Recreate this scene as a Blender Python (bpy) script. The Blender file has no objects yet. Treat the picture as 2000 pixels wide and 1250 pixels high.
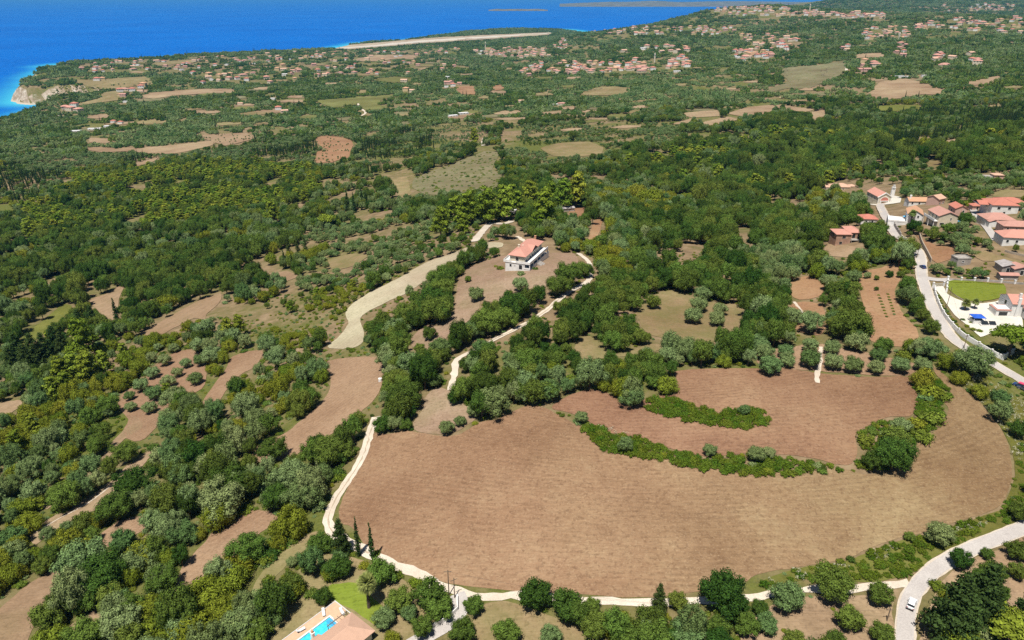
import bpy, bmesh, math, random
import numpy as np
from mathutils import Vector, Matrix
from mathutils.geometry import delaunay_2d_cdt
R = math.radians
rng = np.random.default_rng(7)
random.seed(7)
sc = bpy.context.scene
C = sc.collection

# ------------------------------------------------------------------ camera, sky, sun, exposure
F = 1389.0                      # focal length in photo pixels (photo 2000 x 1250)
PITCH = R(24.7)
CAM = np.array([0.0, 0.0, 300.0])
cd = bpy.data.cameras.new('camera'); cam = bpy.data.objects.new('camera', cd); C.objects.link(cam)
cd.sensor_fit = 'HORIZONTAL'; cd.sensor_width = 36.0; cd.lens = F / 2000 * 36.0
cd.clip_start = 1.0; cd.clip_end = 200000.0
cam.location = CAM; cam.rotation_euler = (R(90) - PITCH, 0, 0)
sc.camera = cam
SUN_TO = Vector((-0.40, -0.92, 0)).normalized()
SUN_EL = R(68)
w = bpy.data.worlds.new('World'); sc.world = w; w.use_nodes = True
nt = w.node_tree; nt.nodes.clear()
sky = nt.nodes.new('ShaderNodeTexSky'); sky.sky_type = 'NISHITA'; sky.sun_disc = False
sky.sun_elevation = SUN_EL; sky.sun_rotation = math.atan2(SUN_TO.x, SUN_TO.y)
sky.altitude = 300; sky.air_density = 1.0; sky.dust_density = 0.6; sky.ozone_density = 1.5
bg = nt.nodes.new('ShaderNodeBackground'); bg.inputs['Strength'].default_value = 0.052
out = nt.nodes.new('ShaderNodeOutputWorld')
nt.links.new(sky.outputs[0], bg.inputs[0]); nt.links.new(bg.outputs[0], out.inputs[0])
sl = bpy.data.lights.new('sun', 'SUN'); sl.energy = 5.0; sl.angle = R(0.53); sl.color = (1.0, 0.955, 0.88)
so = bpy.data.objects.new('sun', sl); C.objects.link(so)
to_sun = Vector((SUN_TO.x * math.cos(SUN_EL), SUN_TO.y * math.cos(SUN_EL), math.sin(SUN_EL)))
so.rotation_euler = to_sun.to_track_quat('Z', 'Y').to_euler(); so.location = (0, 0, 900)
vs = sc.view_settings; vs.view_transform = 'Standard'; vs.look = 'None'; vs.exposure = 0.2; vs.gamma = 1.0
vs.use_curve_mapping = False
cy = sc.cycles
cy.max_bounces = 5; cy.diffuse_bounces = 1; cy.glossy_bounces = 2; cy.transmission_bounces = 3
cy.volume_bounces = 0; cy.transparent_max_bounces = 4; cy.use_denoising = False
cy.caustics_reflective = False; cy.caustics_refractive = False

# ------------------------------------------------------------------ pixel <-> world
SP, CP = math.sin(PITCH), math.cos(PITCH)
def dirs(px, py):
    px = np.asarray(px, float); py = np.asarray(py, float)
    u = (px - 1000) / F; v = (625 - py) / F
    return u, CP + v * SP, -SP + v * CP
def project(x, y, z):
    dx, dy, dz = np.asarray(x, float), np.asarray(y, float), np.asarray(z, float) - CAM[2]
    f = dy * CP - dz * SP; up = dy * SP + dz * CP
    f = np.where(f < 1, 1, f)
    return 1000 + F * dx / f, 625 - F * up / f, f

# ------------------------------------------------------------------ terrain heights
# control points: (px, py, height) ; ('d', px, py, forward distance) derives the height
CP_H = []
def row(py, *pts):
    for px, h in pts: CP_H.append((px, py, h))
row(1250, (0,165),(300,170),(600,176),(900,178),(1300,180),(1700,181),(2000,182))
row(1100, (0,155),(250,163),(500,171),(660,176),(900,180),(1300,182),(1700,182),(2000,184))
row(950, (0,145),(250,154),(500,165),(680,175),(1000,183),(1500,186),(1900,186))
row(800, (0,130),(250,141),(450,153),(650,167),(800,178),(1100,186),(1500,189),(1900,189))
row(650, (0,112),(250,124),(450,138),(650,155),(800,172),(1000,182),(1300,184),(1600,188),(1900,191),(2000,192))
row(520, (0,92),(250,103),(450,118),(650,138),(850,164),(1030,180),(1200,176),(1500,178),(1750,190),(2000,197))
row(430, (0,78),(250,88),(450,100),(650,118),(850,145),(1000,165),(1200,160),(1500,158),(1700,186),(2000,200))
row(360, (0,68),(250,76),(450,82),(650,95),(850,118),(1050,140),(1250,135),(1500,135),(1700,160),(2000,188))
row(300, (0,55),(250,58),(450,62),(650,75),(900,108),(1100,120),(1300,128),(1500,134),(1700,148),(2000,172))
row(250, (0,14),(60,18),(120,28),(250,45),(500,50),(750,65),(1000,85),(1200,105),(1350,122),(1600,132),(1800,143),(2000,160))
row(200, (350,42),(600,48),(850,55),(1100,75),(1300,95),(1500,118),(1700,133),(1850,140),(2000,152))
row(230, (200,30),(130,14),(80,8))
row(150, (300,40),(600,38),(900,45))
row(110, (150,14),(350,15),(600,22),(900,30))
row(80, (750,10),(950,15))
def dp(px, py, d):
    u, f, z = dirs(px, py)
    CP_H.append((px, py, float(300 + z / f * d)))
for a in [(60,158,2300),(100,161,2265),(150,163,2270),(190,166,2255),(100,150,2500),(200,170,2230),(130,137,2960),(90,137,2960),(200,140,2800),
          (1250,150,2000),(1100,150,2300),(1350,150,2050),(1550,150,1800),(1750,150,1600),(2000,150,1480),
          (1100,110,3200),(1250,110,2700),(1400,110,2650),(1550,110,2300),(1750,110,1990),(2000,110,1850),
          (1050,85,4000),(1100,80,4200),(1250,80,3300),(1400,80,3250),(1550,80,2800),(1750,80,2500),(2000,80,2350),
          (1000,62,5600),(1075,65,5900),(1150,60,4200),(1250,54,4100),(1310,46,4200),(1350,27,4300),(1390,9,4400),
          (1400,60,3700),(1550,55,3350),(1750,55,3050),(2000,55,2900),
          (1400,35,4050),(1550,32,3850),(1500,8,4400),(1570,10,4350),(1650,22,3900),(1800,27,3750),(1950,32,3500),(2000,33,3450),
          (1600,-9,7500),(1700,-9,7500),(1800,-7,7500),(1900,-4,7200),(2000,-4,7200),(1650,23,5600),(1850,24,5600),(2000,26,5600)]:
    dp(*a)
EXTRA = []   # (px column, forward distance, height) for ground no ray meets
for px in (1650, 1800, 2000): EXTRA.append((px, 4600, 120))
for px in (1400, 1500): EXTRA.append((px, 5600, 60)); EXTRA.append((px, 7500, 30))
for px in (1200, 1300): EXTRA.append((px, 5000, 40))
for px in (2300, 2700): EXTRA += [(px, 200, 186), (px, 420, 205), (px, 1000, 190), (px, 2500, 170), (px, 7000, 220)]
for px in (-350, -800): EXTRA += [(px, 110, 158), (px, 220, 138), (px, 420, 104), (px, 900, 60), (px, 1500, 25)]
for px in (-800, 0, 1000, 2000, 2800): EXTRA.append((px, 45, 178))
ctl = []
for px, py, h in CP_H:
    u, f, z = dirs(px, py); t = (h - 300) / z
    ctl.append((math.atan2(u, f), math.log(math.hypot(u * t, f * t)), h))
for px, d, h in EXTRA:
    a = math.atan2((px - 1000) / F, 1.0)
    ctl.append((a, math.log(d / math.cos(a)), h))
ctl = np.array(ctl)
SA = 1.6
def phi(d): return d * d * np.log(d + 1e-9)
P = np.c_[ctl[:, 0] * SA, ctl[:, 1]]
D = np.hypot(P[:, None, 0] - P[None, :, 0], P[:, None, 1] - P[None, :, 1])
n = len(P); A = np.zeros((n + 3, n + 3)); A[:n, :n] = phi(D) + np.eye(n) * 0.012
Q = np.c_[np.ones(n), P]; A[:n, n:] = Q; A[n:, :n] = Q.T
sol = np.linalg.solve(A, np.r_[ctl[:, 2], 0, 0, 0])
def base_h(az, lr):
    X = np.asarray(az) * SA; Y = np.asarray(lr); o = np.zeros(X.shape)
    for i in range(n): o += sol[i] * phi(np.hypot(X - P[i, 0], Y - P[i, 1]))
    return o + sol[n] + sol[n + 1] * X + sol[n + 2] * Y
def in_poly(x, y, poly):
    x = np.asarray(x, float); y = np.asarray(y, float); poly = np.asarray(poly, float)
    r = np.zeros(x.shape, bool)
    bb = (x >= poly[:, 0].min()) & (x <= poly[:, 0].max()) & (y >= poly[:, 1].min()) & (y <= poly[:, 1].max())
    if not bb.any(): return r
    xs, ys = x[bb], y[bb]; c = np.zeros(xs.shape, bool); j = len(poly) - 1
    for i in range(len(poly)):
        xi, yi = poly[i]; xj, yj = poly[j]
        if yi != yj:
            k = (yi > ys) != (yj > ys)
            c ^= k & (xs < (xj - xi) * (ys - yi) / (yj - yi) + xi)
        j = i
    r[bb] = c
    return r
def seg_dist(x, y, pts):
    d = np.full(x.shape, 1e9)
    for a, b in zip(pts[:-1], pts[1:]):
        a = np.array(a, float); b = np.array(b, float); v = b - a; L = (v * v).sum() + 1e-9
        t = np.clip(((x - a[0]) * v[0] + (y - a[1]) * v[1]) / L, 0, 1)
        d = np.minimum(d, np.hypot(x - a[0] - t * v[0], y - a[1] - t * v[1]))
    return d
# coastline at sea level
coast_px = [(-900,330),(-300,268),(-100,250),(0,240),(30,231),(60,222),(85,214),(106,208),(140,207),(172,205.5),(186,203.5),(165,202),(120,202.5),(95,203.5),(60,204),(30,202.5),(22,199),
            (34,186),(48,170),(62,157),(66,153.5),(60,151.5),(66,149.5),(78,141),(100,133.5),(84,129.5),(110,125.5),(200,121),(260,116.5),(350,109),(450,104.5),(550,101.5),
            (625,97),(648,93.5),(700,83.5),(800,77),(870,68.5),(900,63.5),(960,57),(1000,54.5),(1080,56),(1110,57)]
coast = []
for px, py in coast_px:
    u, f, z = dirs(px, py); t = -300 / z; coast.append((float(u * t), float(f * t)))
def pd(px, d): return ((px - 1000) / F * d, d)
coast += [pd(1180, 6000), pd(1330, 5300), pd(1400, 9000), pd(1500, 16000)]
land_poly = coast + [(20000, 16000), (20000, -2000), (-2500, -2000)]
CLIFF = np.array(coast[13])
NA, NR = 500, 470
AZ = np.linspace(R(-63), R(63), NA); LR = np.linspace(math.log(30), math.log(9500), NR)
ga, gl = np.meshgrid(AZ, LR, indexing='ij')
GX, GY = np.exp(gl) * np.sin(ga), np.exp(gl) * np.cos(ga)
def vnoise(x, y, seed, scale):
    x = x / scale; y = y / scale; xi = np.floor(x).astype(int); yi = np.floor(y).astype(int); fx = x - xi; fy = y - yi
    fx = fx * fx * (3 - 2 * fx); fy = fy * fy * (3 - 2 * fy)
    def h(i, j):
        n = (i * 374761393 + j * 668265263 + seed * 2147483) & 0x7fffffff
        n = ((n ^ (n >> 13)) * 1274126177) & 0x7fffffff
        return ((n ^ (n >> 16)) & 0xffff) / 65535.0 - 0.5
    a = h(xi, yi); b = h(xi + 1, yi); c = h(xi, yi + 1); d = h(xi + 1, yi + 1)
    return a + (b - a) * fx + (c - a) * fy + (a - b - c + d) * fx * fy
H = base_h(ga, gl)
rr = np.exp(gl)
fade = np.clip((rr - 250) / 900, 0, 1)
H += vnoise(GX, GY, 1, 110) * 9 * fade + vnoise(GX, GY, 2, 42) * 3.0 * np.clip((rr - 120) / 500, 0.15, 1) + vnoise(GX, GY, 3, 260) * 7 * np.clip((rr - 900) / 1500, 0, 1)
sd = seg_dist(GX, GY, coast) * np.where(in_poly(GX, GY, land_poly), 1, -1)
cl = np.clip(1 - np.hypot(GX - CLIFF[0], GY - CLIFF[1]) / 420, 0, 1)
cl2 = np.clip(1 - np.hypot(GX - coast[21][0], GY - coast[21][1]) / 330, 0, 1)
wid = np.where((cl > 0.02) | (cl2 > 0.02), 46 + 22 * vnoise(GX, GY, 6, 25), 130)
k = np.clip((sd + 6 + vnoise(GX, GY, 4, 30) * 16) / wid, 0, 1); k = k * k * (3 - 2 * k)
H = -5 + (np.maximum(H, 5) + 5) * k
# worn gullies on the cliff faces
H += (vnoise(GX * 1.0, GY * 0.3, 9, 16) * 9) * (np.clip(cl * 2, 0, 1) + np.clip(cl2 * 2, 0, 1)) * k * (1 - k) * 4
def height(x, y):
    x = np.asarray(x, float); y = np.asarray(y, float)
    a = (np.arctan2(x, y) - AZ[0]) / (AZ[1] - AZ[0]); l = (np.log(np.maximum(np.hypot(x, y), 1)) - LR[0]) / (LR[1] - LR[0])
    a = np.clip(a, 0, NA - 1.001); l = np.clip(l, 0, NR - 1.001)
    i = a.astype(int); j = l.astype(int); fa = a - i; fl = l - j
    return (H[i, j] * (1 - fa) * (1 - fl) + H[i + 1, j] * fa * (1 - fl) + H[i, j + 1] * (1 - fa) * fl + H[i + 1, j + 1] * fa * fl)
TT = np.exp(np.linspace(math.log(40), math.log(9000), 1400))
def ground(px, py):
    """first meeting of a pixel's ray with the ground -> (n,3)"""
    px = np.atleast_1d(np.asarray(px, float)); py = np.atleast_1d(np.asarray(py, float))
    u, f, z = dirs(px, py); s = 1 / np.hypot(u, f)
    X = (u * s)[:, None] * TT; Y = (f * s)[:, None] * TT; Z = 300 + (z * s)[:, None] * TT
    g = Z - np.maximum(height(X, Y), 0); below = g < 0
    i = np.where(below.any(1), below.argmax(1), len(TT) - 1); i = np.maximum(i, 1)
    ar = np.arange(len(px)); g0 = g[ar, i - 1]; g1 = g[ar, i]
    t = np.clip(g0 / (g0 - g1 + 1e-9), 0, 1); tt = TT[i - 1] + (TT[i] - TT[i - 1]) * t
    x, y = u * s * tt, f * s * tt
    return np.c_[x, y, height(x, y)]
def gp(px, py): return Vector(ground(px, py)[0])
def mpp(px, py):
    """metres per photo pixel, sideways, at the ground seen at a pixel"""
    p = gp(px, py); return float(project(p.x, p.y, p.z)[2]) / F

# ------------------------------------------------------------------ materials
MATS = {}
def newmat(name):
    m = bpy.data.materials.new(name); m.use_nodes = True; m.node_tree.nodes.clear(); MATS[name] = m
    return m, m.node_tree.nodes, m.node_tree.links
def N(nodes, t, **kw):
    nd = nodes.new(t)
    for k, v in kw.items(): setattr(nd, k, v)
    return nd
def ramp(nodes, stops):
    r = nodes.new('ShaderNodeValToRGB'); e = r.color_ramp.elements
    e[0].position, e[0].color = stops[0][0], (*stops[0][1], 1); e[1].position, e[1].color = stops[-1][0], (*stops[-1][1], 1)
    for p, c in stops[1:-1]:
        x = e.new(p); x.color = (*c, 1)
    return r
def noise(nodes, links, co, scale, detail=4, rough=0.55, vscale=None):
    t = nodes.new('ShaderNodeTexNoise'); t.inputs['Scale'].default_value = scale; t.inputs['Detail'].default_value = detail; t.inputs['Roughness'].default_value = rough
    if vscale is not None:
        mp = nodes.new('ShaderNodeMapping'); mp.inputs['Scale'].default_value = vscale[:3]
        if len(vscale) > 3: mp.inputs['Rotation'].default_value = (0, 0, vscale[3])
        links.new(co, mp.inputs[0]); links.new(mp.outputs[0], t.inputs['Vector'])
    else: links.new(co, t.inputs['Vector'])
    return t
def mix(nodes, links, fac, a, b, mode='MIX'):
    m = nodes.new('ShaderNodeMix'); m.data_type = 'RGBA'; m.blend_type = mode
    for sock, v in ((m.inputs[0], fac), (m.inputs[6], a), (m.inputs[7], b)):
        if hasattr(v, 'is_output') or hasattr(v, 'links'): links.new(v, sock)
        elif isinstance(v, (int, float)): sock.default_value = v
        else: sock.default_value = (*v, 1)
    return m.outputs[2]
def finish(m, nodes, links, col, rough=0.9, spec=0.15, bump=None, bstr=0.3, bdist=0.1, metal=0.0):
    b = nodes.new('ShaderNodeBsdfPrincipled'); o = nodes.new('ShaderNodeOutputMaterial')
    b.inputs['Roughness'].default_value = rough; b.inputs['Specular IOR Level'].default_value = spec; b.inputs['Metallic'].default_value = metal
    if hasattr(col, 'is_output') or hasattr(col, 'links'): links.new(col, b.inputs['Base Color'])
    else: b.inputs['Base Color'].default_value = (*col, 1)
    if bump is not None:
        bn = nodes.new('ShaderNodeBump'); bn.inputs['Strength'].default_value = bstr; bn.inputs['Distance'].default_value = bdist
        links.new(bump, bn.inputs['Height']); links.new(bn.outputs[0], b.inputs['Normal'])
    links.new(b.outputs[0], o.inputs[0]); return b
def pos(nodes): return nodes.new('ShaderNodeNewGeometry').outputs['Position']

def plain(name, col, rough=0.8, spec=0.2, var=0.25, scale=0.8, metal=0.0):
    """a painted or plastered surface with blotches of wear"""
    m, nd, lk = newmat(name); p = pos(nd)
    t = noise(nd, lk, p, scale, 5); t2 = noise(nd, lk, p, scale * 9, 3)
    lo = tuple(c * (1 - var) for c in col); hi = tuple(min(1, c * (1 + var * 0.5)) for c in col)
    r = ramp(nd, [(0.3, lo), (0.7, hi)]); lk.new(t.outputs[0], r.inputs[0])
    finish(m, nd, lk, r.outputs[0], rough, spec, t2.outputs[0], 0.25, 0.03, metal); return m

def ground_mat():
    m, nd, lk = newmat('ground'); p = pos(nd)
    a = noise(nd, lk, p, 0.018, 6, 0.6); b = noise(nd, lk, p, 0.14, 5, 0.65); c = noise(nd, lk, p, 1.3, 4, 0.7); g = noise(nd, lk, p, 0.0021, 4, 0.6)
    dry = ramp(nd, [(0.25, (0.15, 0.105, 0.06)), (0.5, (0.235, 0.165, 0.095)), (0.75, (0.32, 0.235, 0.14))]); lk.new(b.outputs[0], dry.inputs[0])
    grn = ramp(nd, [(0.25, (0.07, 0.085, 0.02)), (0.6, (0.135, 0.145, 0.036)), (0.85, (0.19, 0.185, 0.06))]); lk.new(c.outputs[0], grn.inputs[0])
    md = nd.new('ShaderNodeMath'); md.operation = 'ADD'; lk.new(a.outputs[0], md.inputs[0])
    m2 = nd.new('ShaderNodeMath'); m2.operation = 'MULTIPLY_ADD'; m2.inputs[1].default_value = 0.5; lk.new(b.outputs[0], m2.inputs[0]); lk.new(g.outputs[0], m2.inputs[2])
    lk.new(m2.outputs[0], md.inputs[1])
    fr = ramp(nd, [(1.10 / 1.6, (0, 0, 0)), (1.42 / 1.6, (1, 1, 1))])
    sc1 = nd.new('ShaderNodeMath'); sc1.operation = 'MULTIPLY'; sc1.inputs[1].default_value = 1 / 1.6; lk.new(md.outputs[0], sc1.inputs[0]); lk.new(sc1.outputs[0], fr.inputs[0])
    col = mix(nd, lk, fr.outputs[0], grn.outputs[0], dry.outputs[0])
    # bare pale rock where the ground is steep
    ge = nd.new('ShaderNodeNewGeometry'); sx = nd.new('ShaderNodeSeparateXYZ'); lk.new(ge.outputs['True Normal'], sx.inputs[0])
    ad = nd.new('ShaderNodeMath'); ad.operation = 'MULTIPLY_ADD'; ad.inputs[1].default_value = 0.35; lk.new(b.outputs[0], ad.inputs[0]); lk.new(sx.outputs[2], ad.inputs[2])
    sr = ramp(nd, [(0.80, (1, 1, 1)), (0.92, (0, 0, 0))]); lk.new(ad.outputs[0], sr.inputs[0])
    rk = noise(nd, lk, p, 0.05, 6, 0.7, (1, 1, 2.2)); rc = ramp(nd, [(0.3, (0.2, 0.15, 0.10)), (0.5, (0.36, 0.28, 0.2)), (0.68, (0.62, 0.56, 0.47))]); lk.new(rk.outputs[0], rc.inputs[0])
    col = mix(nd, lk, sr.outputs[0], col, rc.outputs[0])
    # shore rock just above the water
    sp = nd.new('ShaderNodeSeparateXYZ'); lk.new(p, sp.inputs[0])
    zz = nd.new('ShaderNodeMath'); zz.operation = 'MULTIPLY_ADD'; zz.inputs[1].default_value = -6.0; lk.new(a.outputs[0], zz.inputs[0]); lk.new(sp.outputs[2], zz.inputs[2])
    zr = ramp(nd, [(0.0, (1, 1, 1)), (0.12, (0, 0, 0))]); z2 = nd.new('ShaderNodeMath'); z2.operation = 'MULTIPLY'; z2.inputs[1].default_value = 0.06; lk.new(zz.outputs[0], z2.inputs[0]); lk.new(z2.outputs[0], zr.inputs[0])
    col = mix(nd, lk, zr.outputs[0], col, (0.5, 0.41, 0.31))
    finish(m, nd, lk, col, 0.95, 0.05, c.outputs[0], 0.6, 0.25); return m

def soil(name, c1, c2, c3, straw=(0.42, 0.33, 0.21), strawamt=0.35, rows=None, green=0.0, rowamp=0.3, drift=None):
    """ploughed or mown field: soil patches, straw flecks and faint tractor rows (rings round a centre or straight)"""
    m, nd, lk = newmat(name); p = pos(nd)
    a = noise(nd, lk, p, 0.03, 5, 0.6); b = noise(nd, lk, p, 0.5, 4, 0.7); cc = noise(nd, lk, p, 2.2, 3, 0.7)
    r = ramp(nd, [(0.3, c1), (0.5, c2), (0.72, c3)])
    ad = nd.new('ShaderNodeMath'); ad.operation = 'MULTIPLY_ADD'; ad.inputs[1].default_value = 0.38
    s2 = nd.new('ShaderNodeMath'); s2.operation = 'MULTIPLY'; s2.inputs[1].default_value = 0.62; lk.new(a.outputs[0], s2.inputs[0])
    lk.new(b.outputs[0], ad.inputs[0]); lk.new(s2.outputs[0], ad.inputs[2]); lk.new(ad.outputs[0], r.inputs[0])
    col = r.outputs[0]
    hgt = cc.outputs[0]
    if rows:
        mp = nd.new('ShaderNodeMapping'); wv = nd.new('ShaderNodeTexWave')
        if rows[0] == 'ring':
            _, cx, cyy, sx, ang, per = rows
            v = nd.new('ShaderNodeVectorMath'); v.operation = 'SUBTRACT'; v.inputs[1].default_value = (cx, cyy, 0); lk.new(p, v.inputs[0])
            mp.inputs['Rotation'].default_value = (0, 0, -ang); mp.inputs['Scale'].default_value = (sx, 1, 0); lk.new(v.outputs[0], mp.inputs[0])
            mp.vector_type = 'POINT'
            wv.wave_type = 'RINGS'; wv.rings_direction = 'Z'
        else:
            _, ang, per = rows
            mp.inputs['Rotation'].default_value = (0, 0, -ang); mp.inputs['Scale'].default_value = (1, 1, 0); lk.new(p, mp.inputs[0])
            wv.wave_type = 'BANDS'; wv.bands_direction = 'Y'
        wv.inputs['Scale'].default_value = 0.314 / per * 1.0; wv.inputs['Distortion'].default_value = 5.0; wv.inputs['Detail'].default_value = 4.0
        wv.inputs['Detail Scale'].default_value = 0.12; wv.inputs['Detail Roughness'].default_value = 0.7
        lk.new(mp.outputs[0], wv.inputs['Vector'])
        rw = ramp(nd, [(0.1, (1 - rowamp * 0.55,) * 3), (0.9, (1 + 0.0,) * 3)]); lk.new(wv.outputs[1], rw.inputs[0])
        brk = noise(nd, lk, p, 0.07, 3); br = ramp(nd, [(0.35, (0.1,) * 3), (0.65, (1, 1, 1))]); lk.new(brk.outputs[0], br.inputs[0])
        col = mix(nd, lk, br.outputs[0], col, mix(nd, lk, 1.0, col, rw.outputs[0], 'MULTIPLY'))
    if drift:      # the stubble turns from red soil to straw across the field
        (x0, x1), dc = drift; sx_ = nd.new('ShaderNodeSeparateXYZ'); lk.new(p, sx_.inputs[0]); nn_ = noise(nd, lk, p, 0.02, 4, 0.6)
        ma = nd.new('ShaderNodeMath'); ma.operation = 'MULTIPLY_ADD'; ma.inputs[1].default_value = 90.0; lk.new(nn_.outputs[0], ma.inputs[0]); lk.new(sx_.outputs[0], ma.inputs[2])
        mr_ = nd.new('ShaderNodeMapRange'); mr_.inputs[1].default_value = x0 + 45; mr_.inputs[2].default_value = x1 + 45; mr_.inputs[4].default_value = 0.75; lk.new(ma.outputs[0], mr_.inputs[0])
        col = mix(nd, lk, mr_.outputs[0], col, mix(nd, lk, 1.0, col, dc, 'MULTIPLY'))
    sk = noise(nd, lk, p, 1.0, 4, 0.7, (0.3, 2.4, 1.0, R(4) if not rows or rows[0] == 'ring' else -rows[1]))
    sr_ = ramp(nd, [(0.3, (0.78,) * 3), (0.5, (1.0,) * 3), (0.7, (1.14,) * 3)]); lk.new(sk.outputs[0], sr_.inputs[0])
    col = mix(nd, lk, 0.85, col, sr_.outputs[0], 'MULTIPLY')
    big = noise(nd, lk, p, 0.011, 3, 0.6); bgr = ramp(nd, [(0.33, (0.80, 0.72, 0.68)), (0.52, (1.0, 0.98, 0.95)), (0.67, (1.14, 1.19, 1.13))]); lk.new(big.outputs[0], bgr.inputs[0])
    col = mix(nd, lk, 1.0, col, bgr.outputs[0], 'MULTIPLY')
    st = ramp(nd, [(0.56, (0, 0, 0)), (0.72, (strawamt,) * 3)]); lk.new(cc.outputs[0], st.inputs[0])
    col = mix(nd, lk, st.outputs[0], col, straw)
    dk = noise(nd, lk, p, 1.1, 3, 0.6); dr = ramp(nd, [(0.33, (0.45,) * 3), (0.47, (0, 0, 0))]); lk.new(dk.outputs[0], dr.inputs[0])
    col = mix(nd, lk, dr.outputs[0], col, tuple(c * 0.62 for c in c1))
    if green:
        gn = noise(nd, lk, p, 0.09, 5, 0.65); gr = ramp(nd, [(0.5 - green * 0.3, (0, 0, 0)), (0.62, (min(1, green),) * 3)]); lk.new(gn.outputs[0], gr.inputs[0])
        col = mix(nd, lk, gr.outputs[0], col, (0.12, 0.135, 0.035))
    finish(m, nd, lk, col, 0.95, 0.03, hgt, 0.8, 0.12); return m

def leaf(name, c1, c2, trans=0.25, tone=(0.35, 1.6)):
    m, nd, lk = newmat(name)
    oi = nd.new('ShaderNodeObjectInfo'); at = nd.new('ShaderNodeAttribute'); at.attribute_name = 'tone'
    base = mix(nd, lk, oi.outputs['Random'], c1, c2)
    mr = nd.new('ShaderNodeMapRange'); mr.inputs[3].default_value = tone[0]; mr.inputs[4].default_value = tone[1]; lk.new(at.outputs['Fac'], mr.inputs[0])
    h = nd.new('ShaderNodeHueSaturation'); lk.new(base, h.inputs['Color']); lk.new(mr.outputs[0], h.inputs['Value'])
    wn = nd.new('ShaderNodeTexWhiteNoise'); wn.noise_dimensions = '1D'; lk.new(oi.outputs['Random'], wn.inputs['W'])
    m3 = nd.new('ShaderNodeMapRange'); m3.inputs[3].default_value = 0.490; m3.inputs[4].default_value = 0.535; lk.new(wn.outputs['Value'], m3.inputs[0]); lk.new(m3.outputs[0], h.inputs['Hue'])
    d = nd.new('ShaderNodeBsdfDiffuse'); t = nd.new('ShaderNodeBsdfTranslucent'); o = nd.new('ShaderNodeOutputMaterial'); mx = nd.new('ShaderNodeMixShader')
    lk.new(h.outputs[0], d.inputs[0]); lk.new(h.outputs[0], t.inputs[0]); mx.inputs[0].default_value = trans
    lk.new(d.outputs[0], mx.inputs[1]); lk.new(t.outputs[0], mx.inputs[2]); lk.new(mx.outputs[0], o.inputs[0]); return m

def tiles(name, col, var=0.3):
    """clay roof tiles: fine courses"""
    m, nd, lk = newmat(name); tc = nd.new('ShaderNodeTexCoord'); p = pos(nd)
    t = noise(nd, lk, p, 0.7, 5, 0.7); t2 = noise(nd, lk, p, 4.0, 3, 0.7)
    r = ramp(nd, [(0.25, tuple(c * (1 - var) for c in col)), (0.5, col), (0.8, tuple(min(1, c * (1 + var * 0.6)) for c in col))])
    ad = nd.new('ShaderNodeMath'); ad.operation = 'MULTIPLY_ADD'; ad.inputs[1].default_value = 0.5
    hf = nd.new('ShaderNodeMath'); hf.operation = 'MULTIPLY'; hf.inputs[1].default_value = 0.5; lk.new(t.outputs[0], hf.inputs[0])
    lk.new(t2.outputs[0], ad.inputs[0]); lk.new(hf.outputs[0], ad.inputs[2]); lk.new(ad.outputs[0], r.inputs[0])
    wv = nd.new('ShaderNodeTexWave'); wv.inputs['Scale'].default_value = 1.6; wv.bands_direction = 'X'; lk.new(tc.outputs['Object'], wv.inputs['Vector'])
    finish(m, nd, lk, r.outputs[0], 0.85, 0.1, wv.outputs[1], 0.5, 0.06); return m

def asphalt(name, c1, c2):
    m, nd, lk = newmat(name); p = pos(nd)
    a = noise(nd, lk, p, 0.12, 6, 0.65); b = noise(nd, lk, p, 3.0, 3, 0.7)
    r = ramp(nd, [(0.3, c1), (0.7, c2)]); lk.new(a.outputs[0], r.inputs[0])
    st = ramp(nd, [(0.35, (0.85,) * 3), (0.65, (1.08,) * 3)]); lk.new(b.outputs[0], st.inputs[0])
    finish(m, nd, lk, mix(nd, lk, 1.0, r.outputs[0], st.outputs[0], 'MULTIPLY'), 0.9, 0.15, b.outputs[0], 0.3, 0.03); return m

G_MAT = ground_mat()
def sea_mat():
    m, nd, lk = newmat('sea'); p = pos(nd)
    at = nd.new('ShaderNodeAttribute'); at.attribute_name = 'shallow'
    big = noise(nd, lk, p, 0.0012, 4, 0.6); wvn = noise(nd, lk, p, 0.16, 4, 0.7); fine = noise(nd, lk, p, 0.035, 3, 0.7)
    deep = ramp(nd, [(0.3, (0.0, 0.10, 0.42)), (0.7, (0.0, 0.13, 0.50))]); lk.new(big.outputs[0], deep.inputs[0])
    flk = ramp(nd, [(0.3, (0.82,) * 3), (0.7, (1.2,) * 3)]); lk.new(fine.outputs[0], flk.inputs[0])
    col = mix(nd, lk, at.outputs['Fac'], mix(nd, lk, 1.0, deep.outputs[0], flk.outputs[0], 'MULTIPLY'), (0.05, 0.42, 0.58))
    b = finish(m, nd, lk, col, 0.55, 0.06, wvn.outputs[0], 0.5, 1.2); return m
M_SEA = sea_mat()

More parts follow.
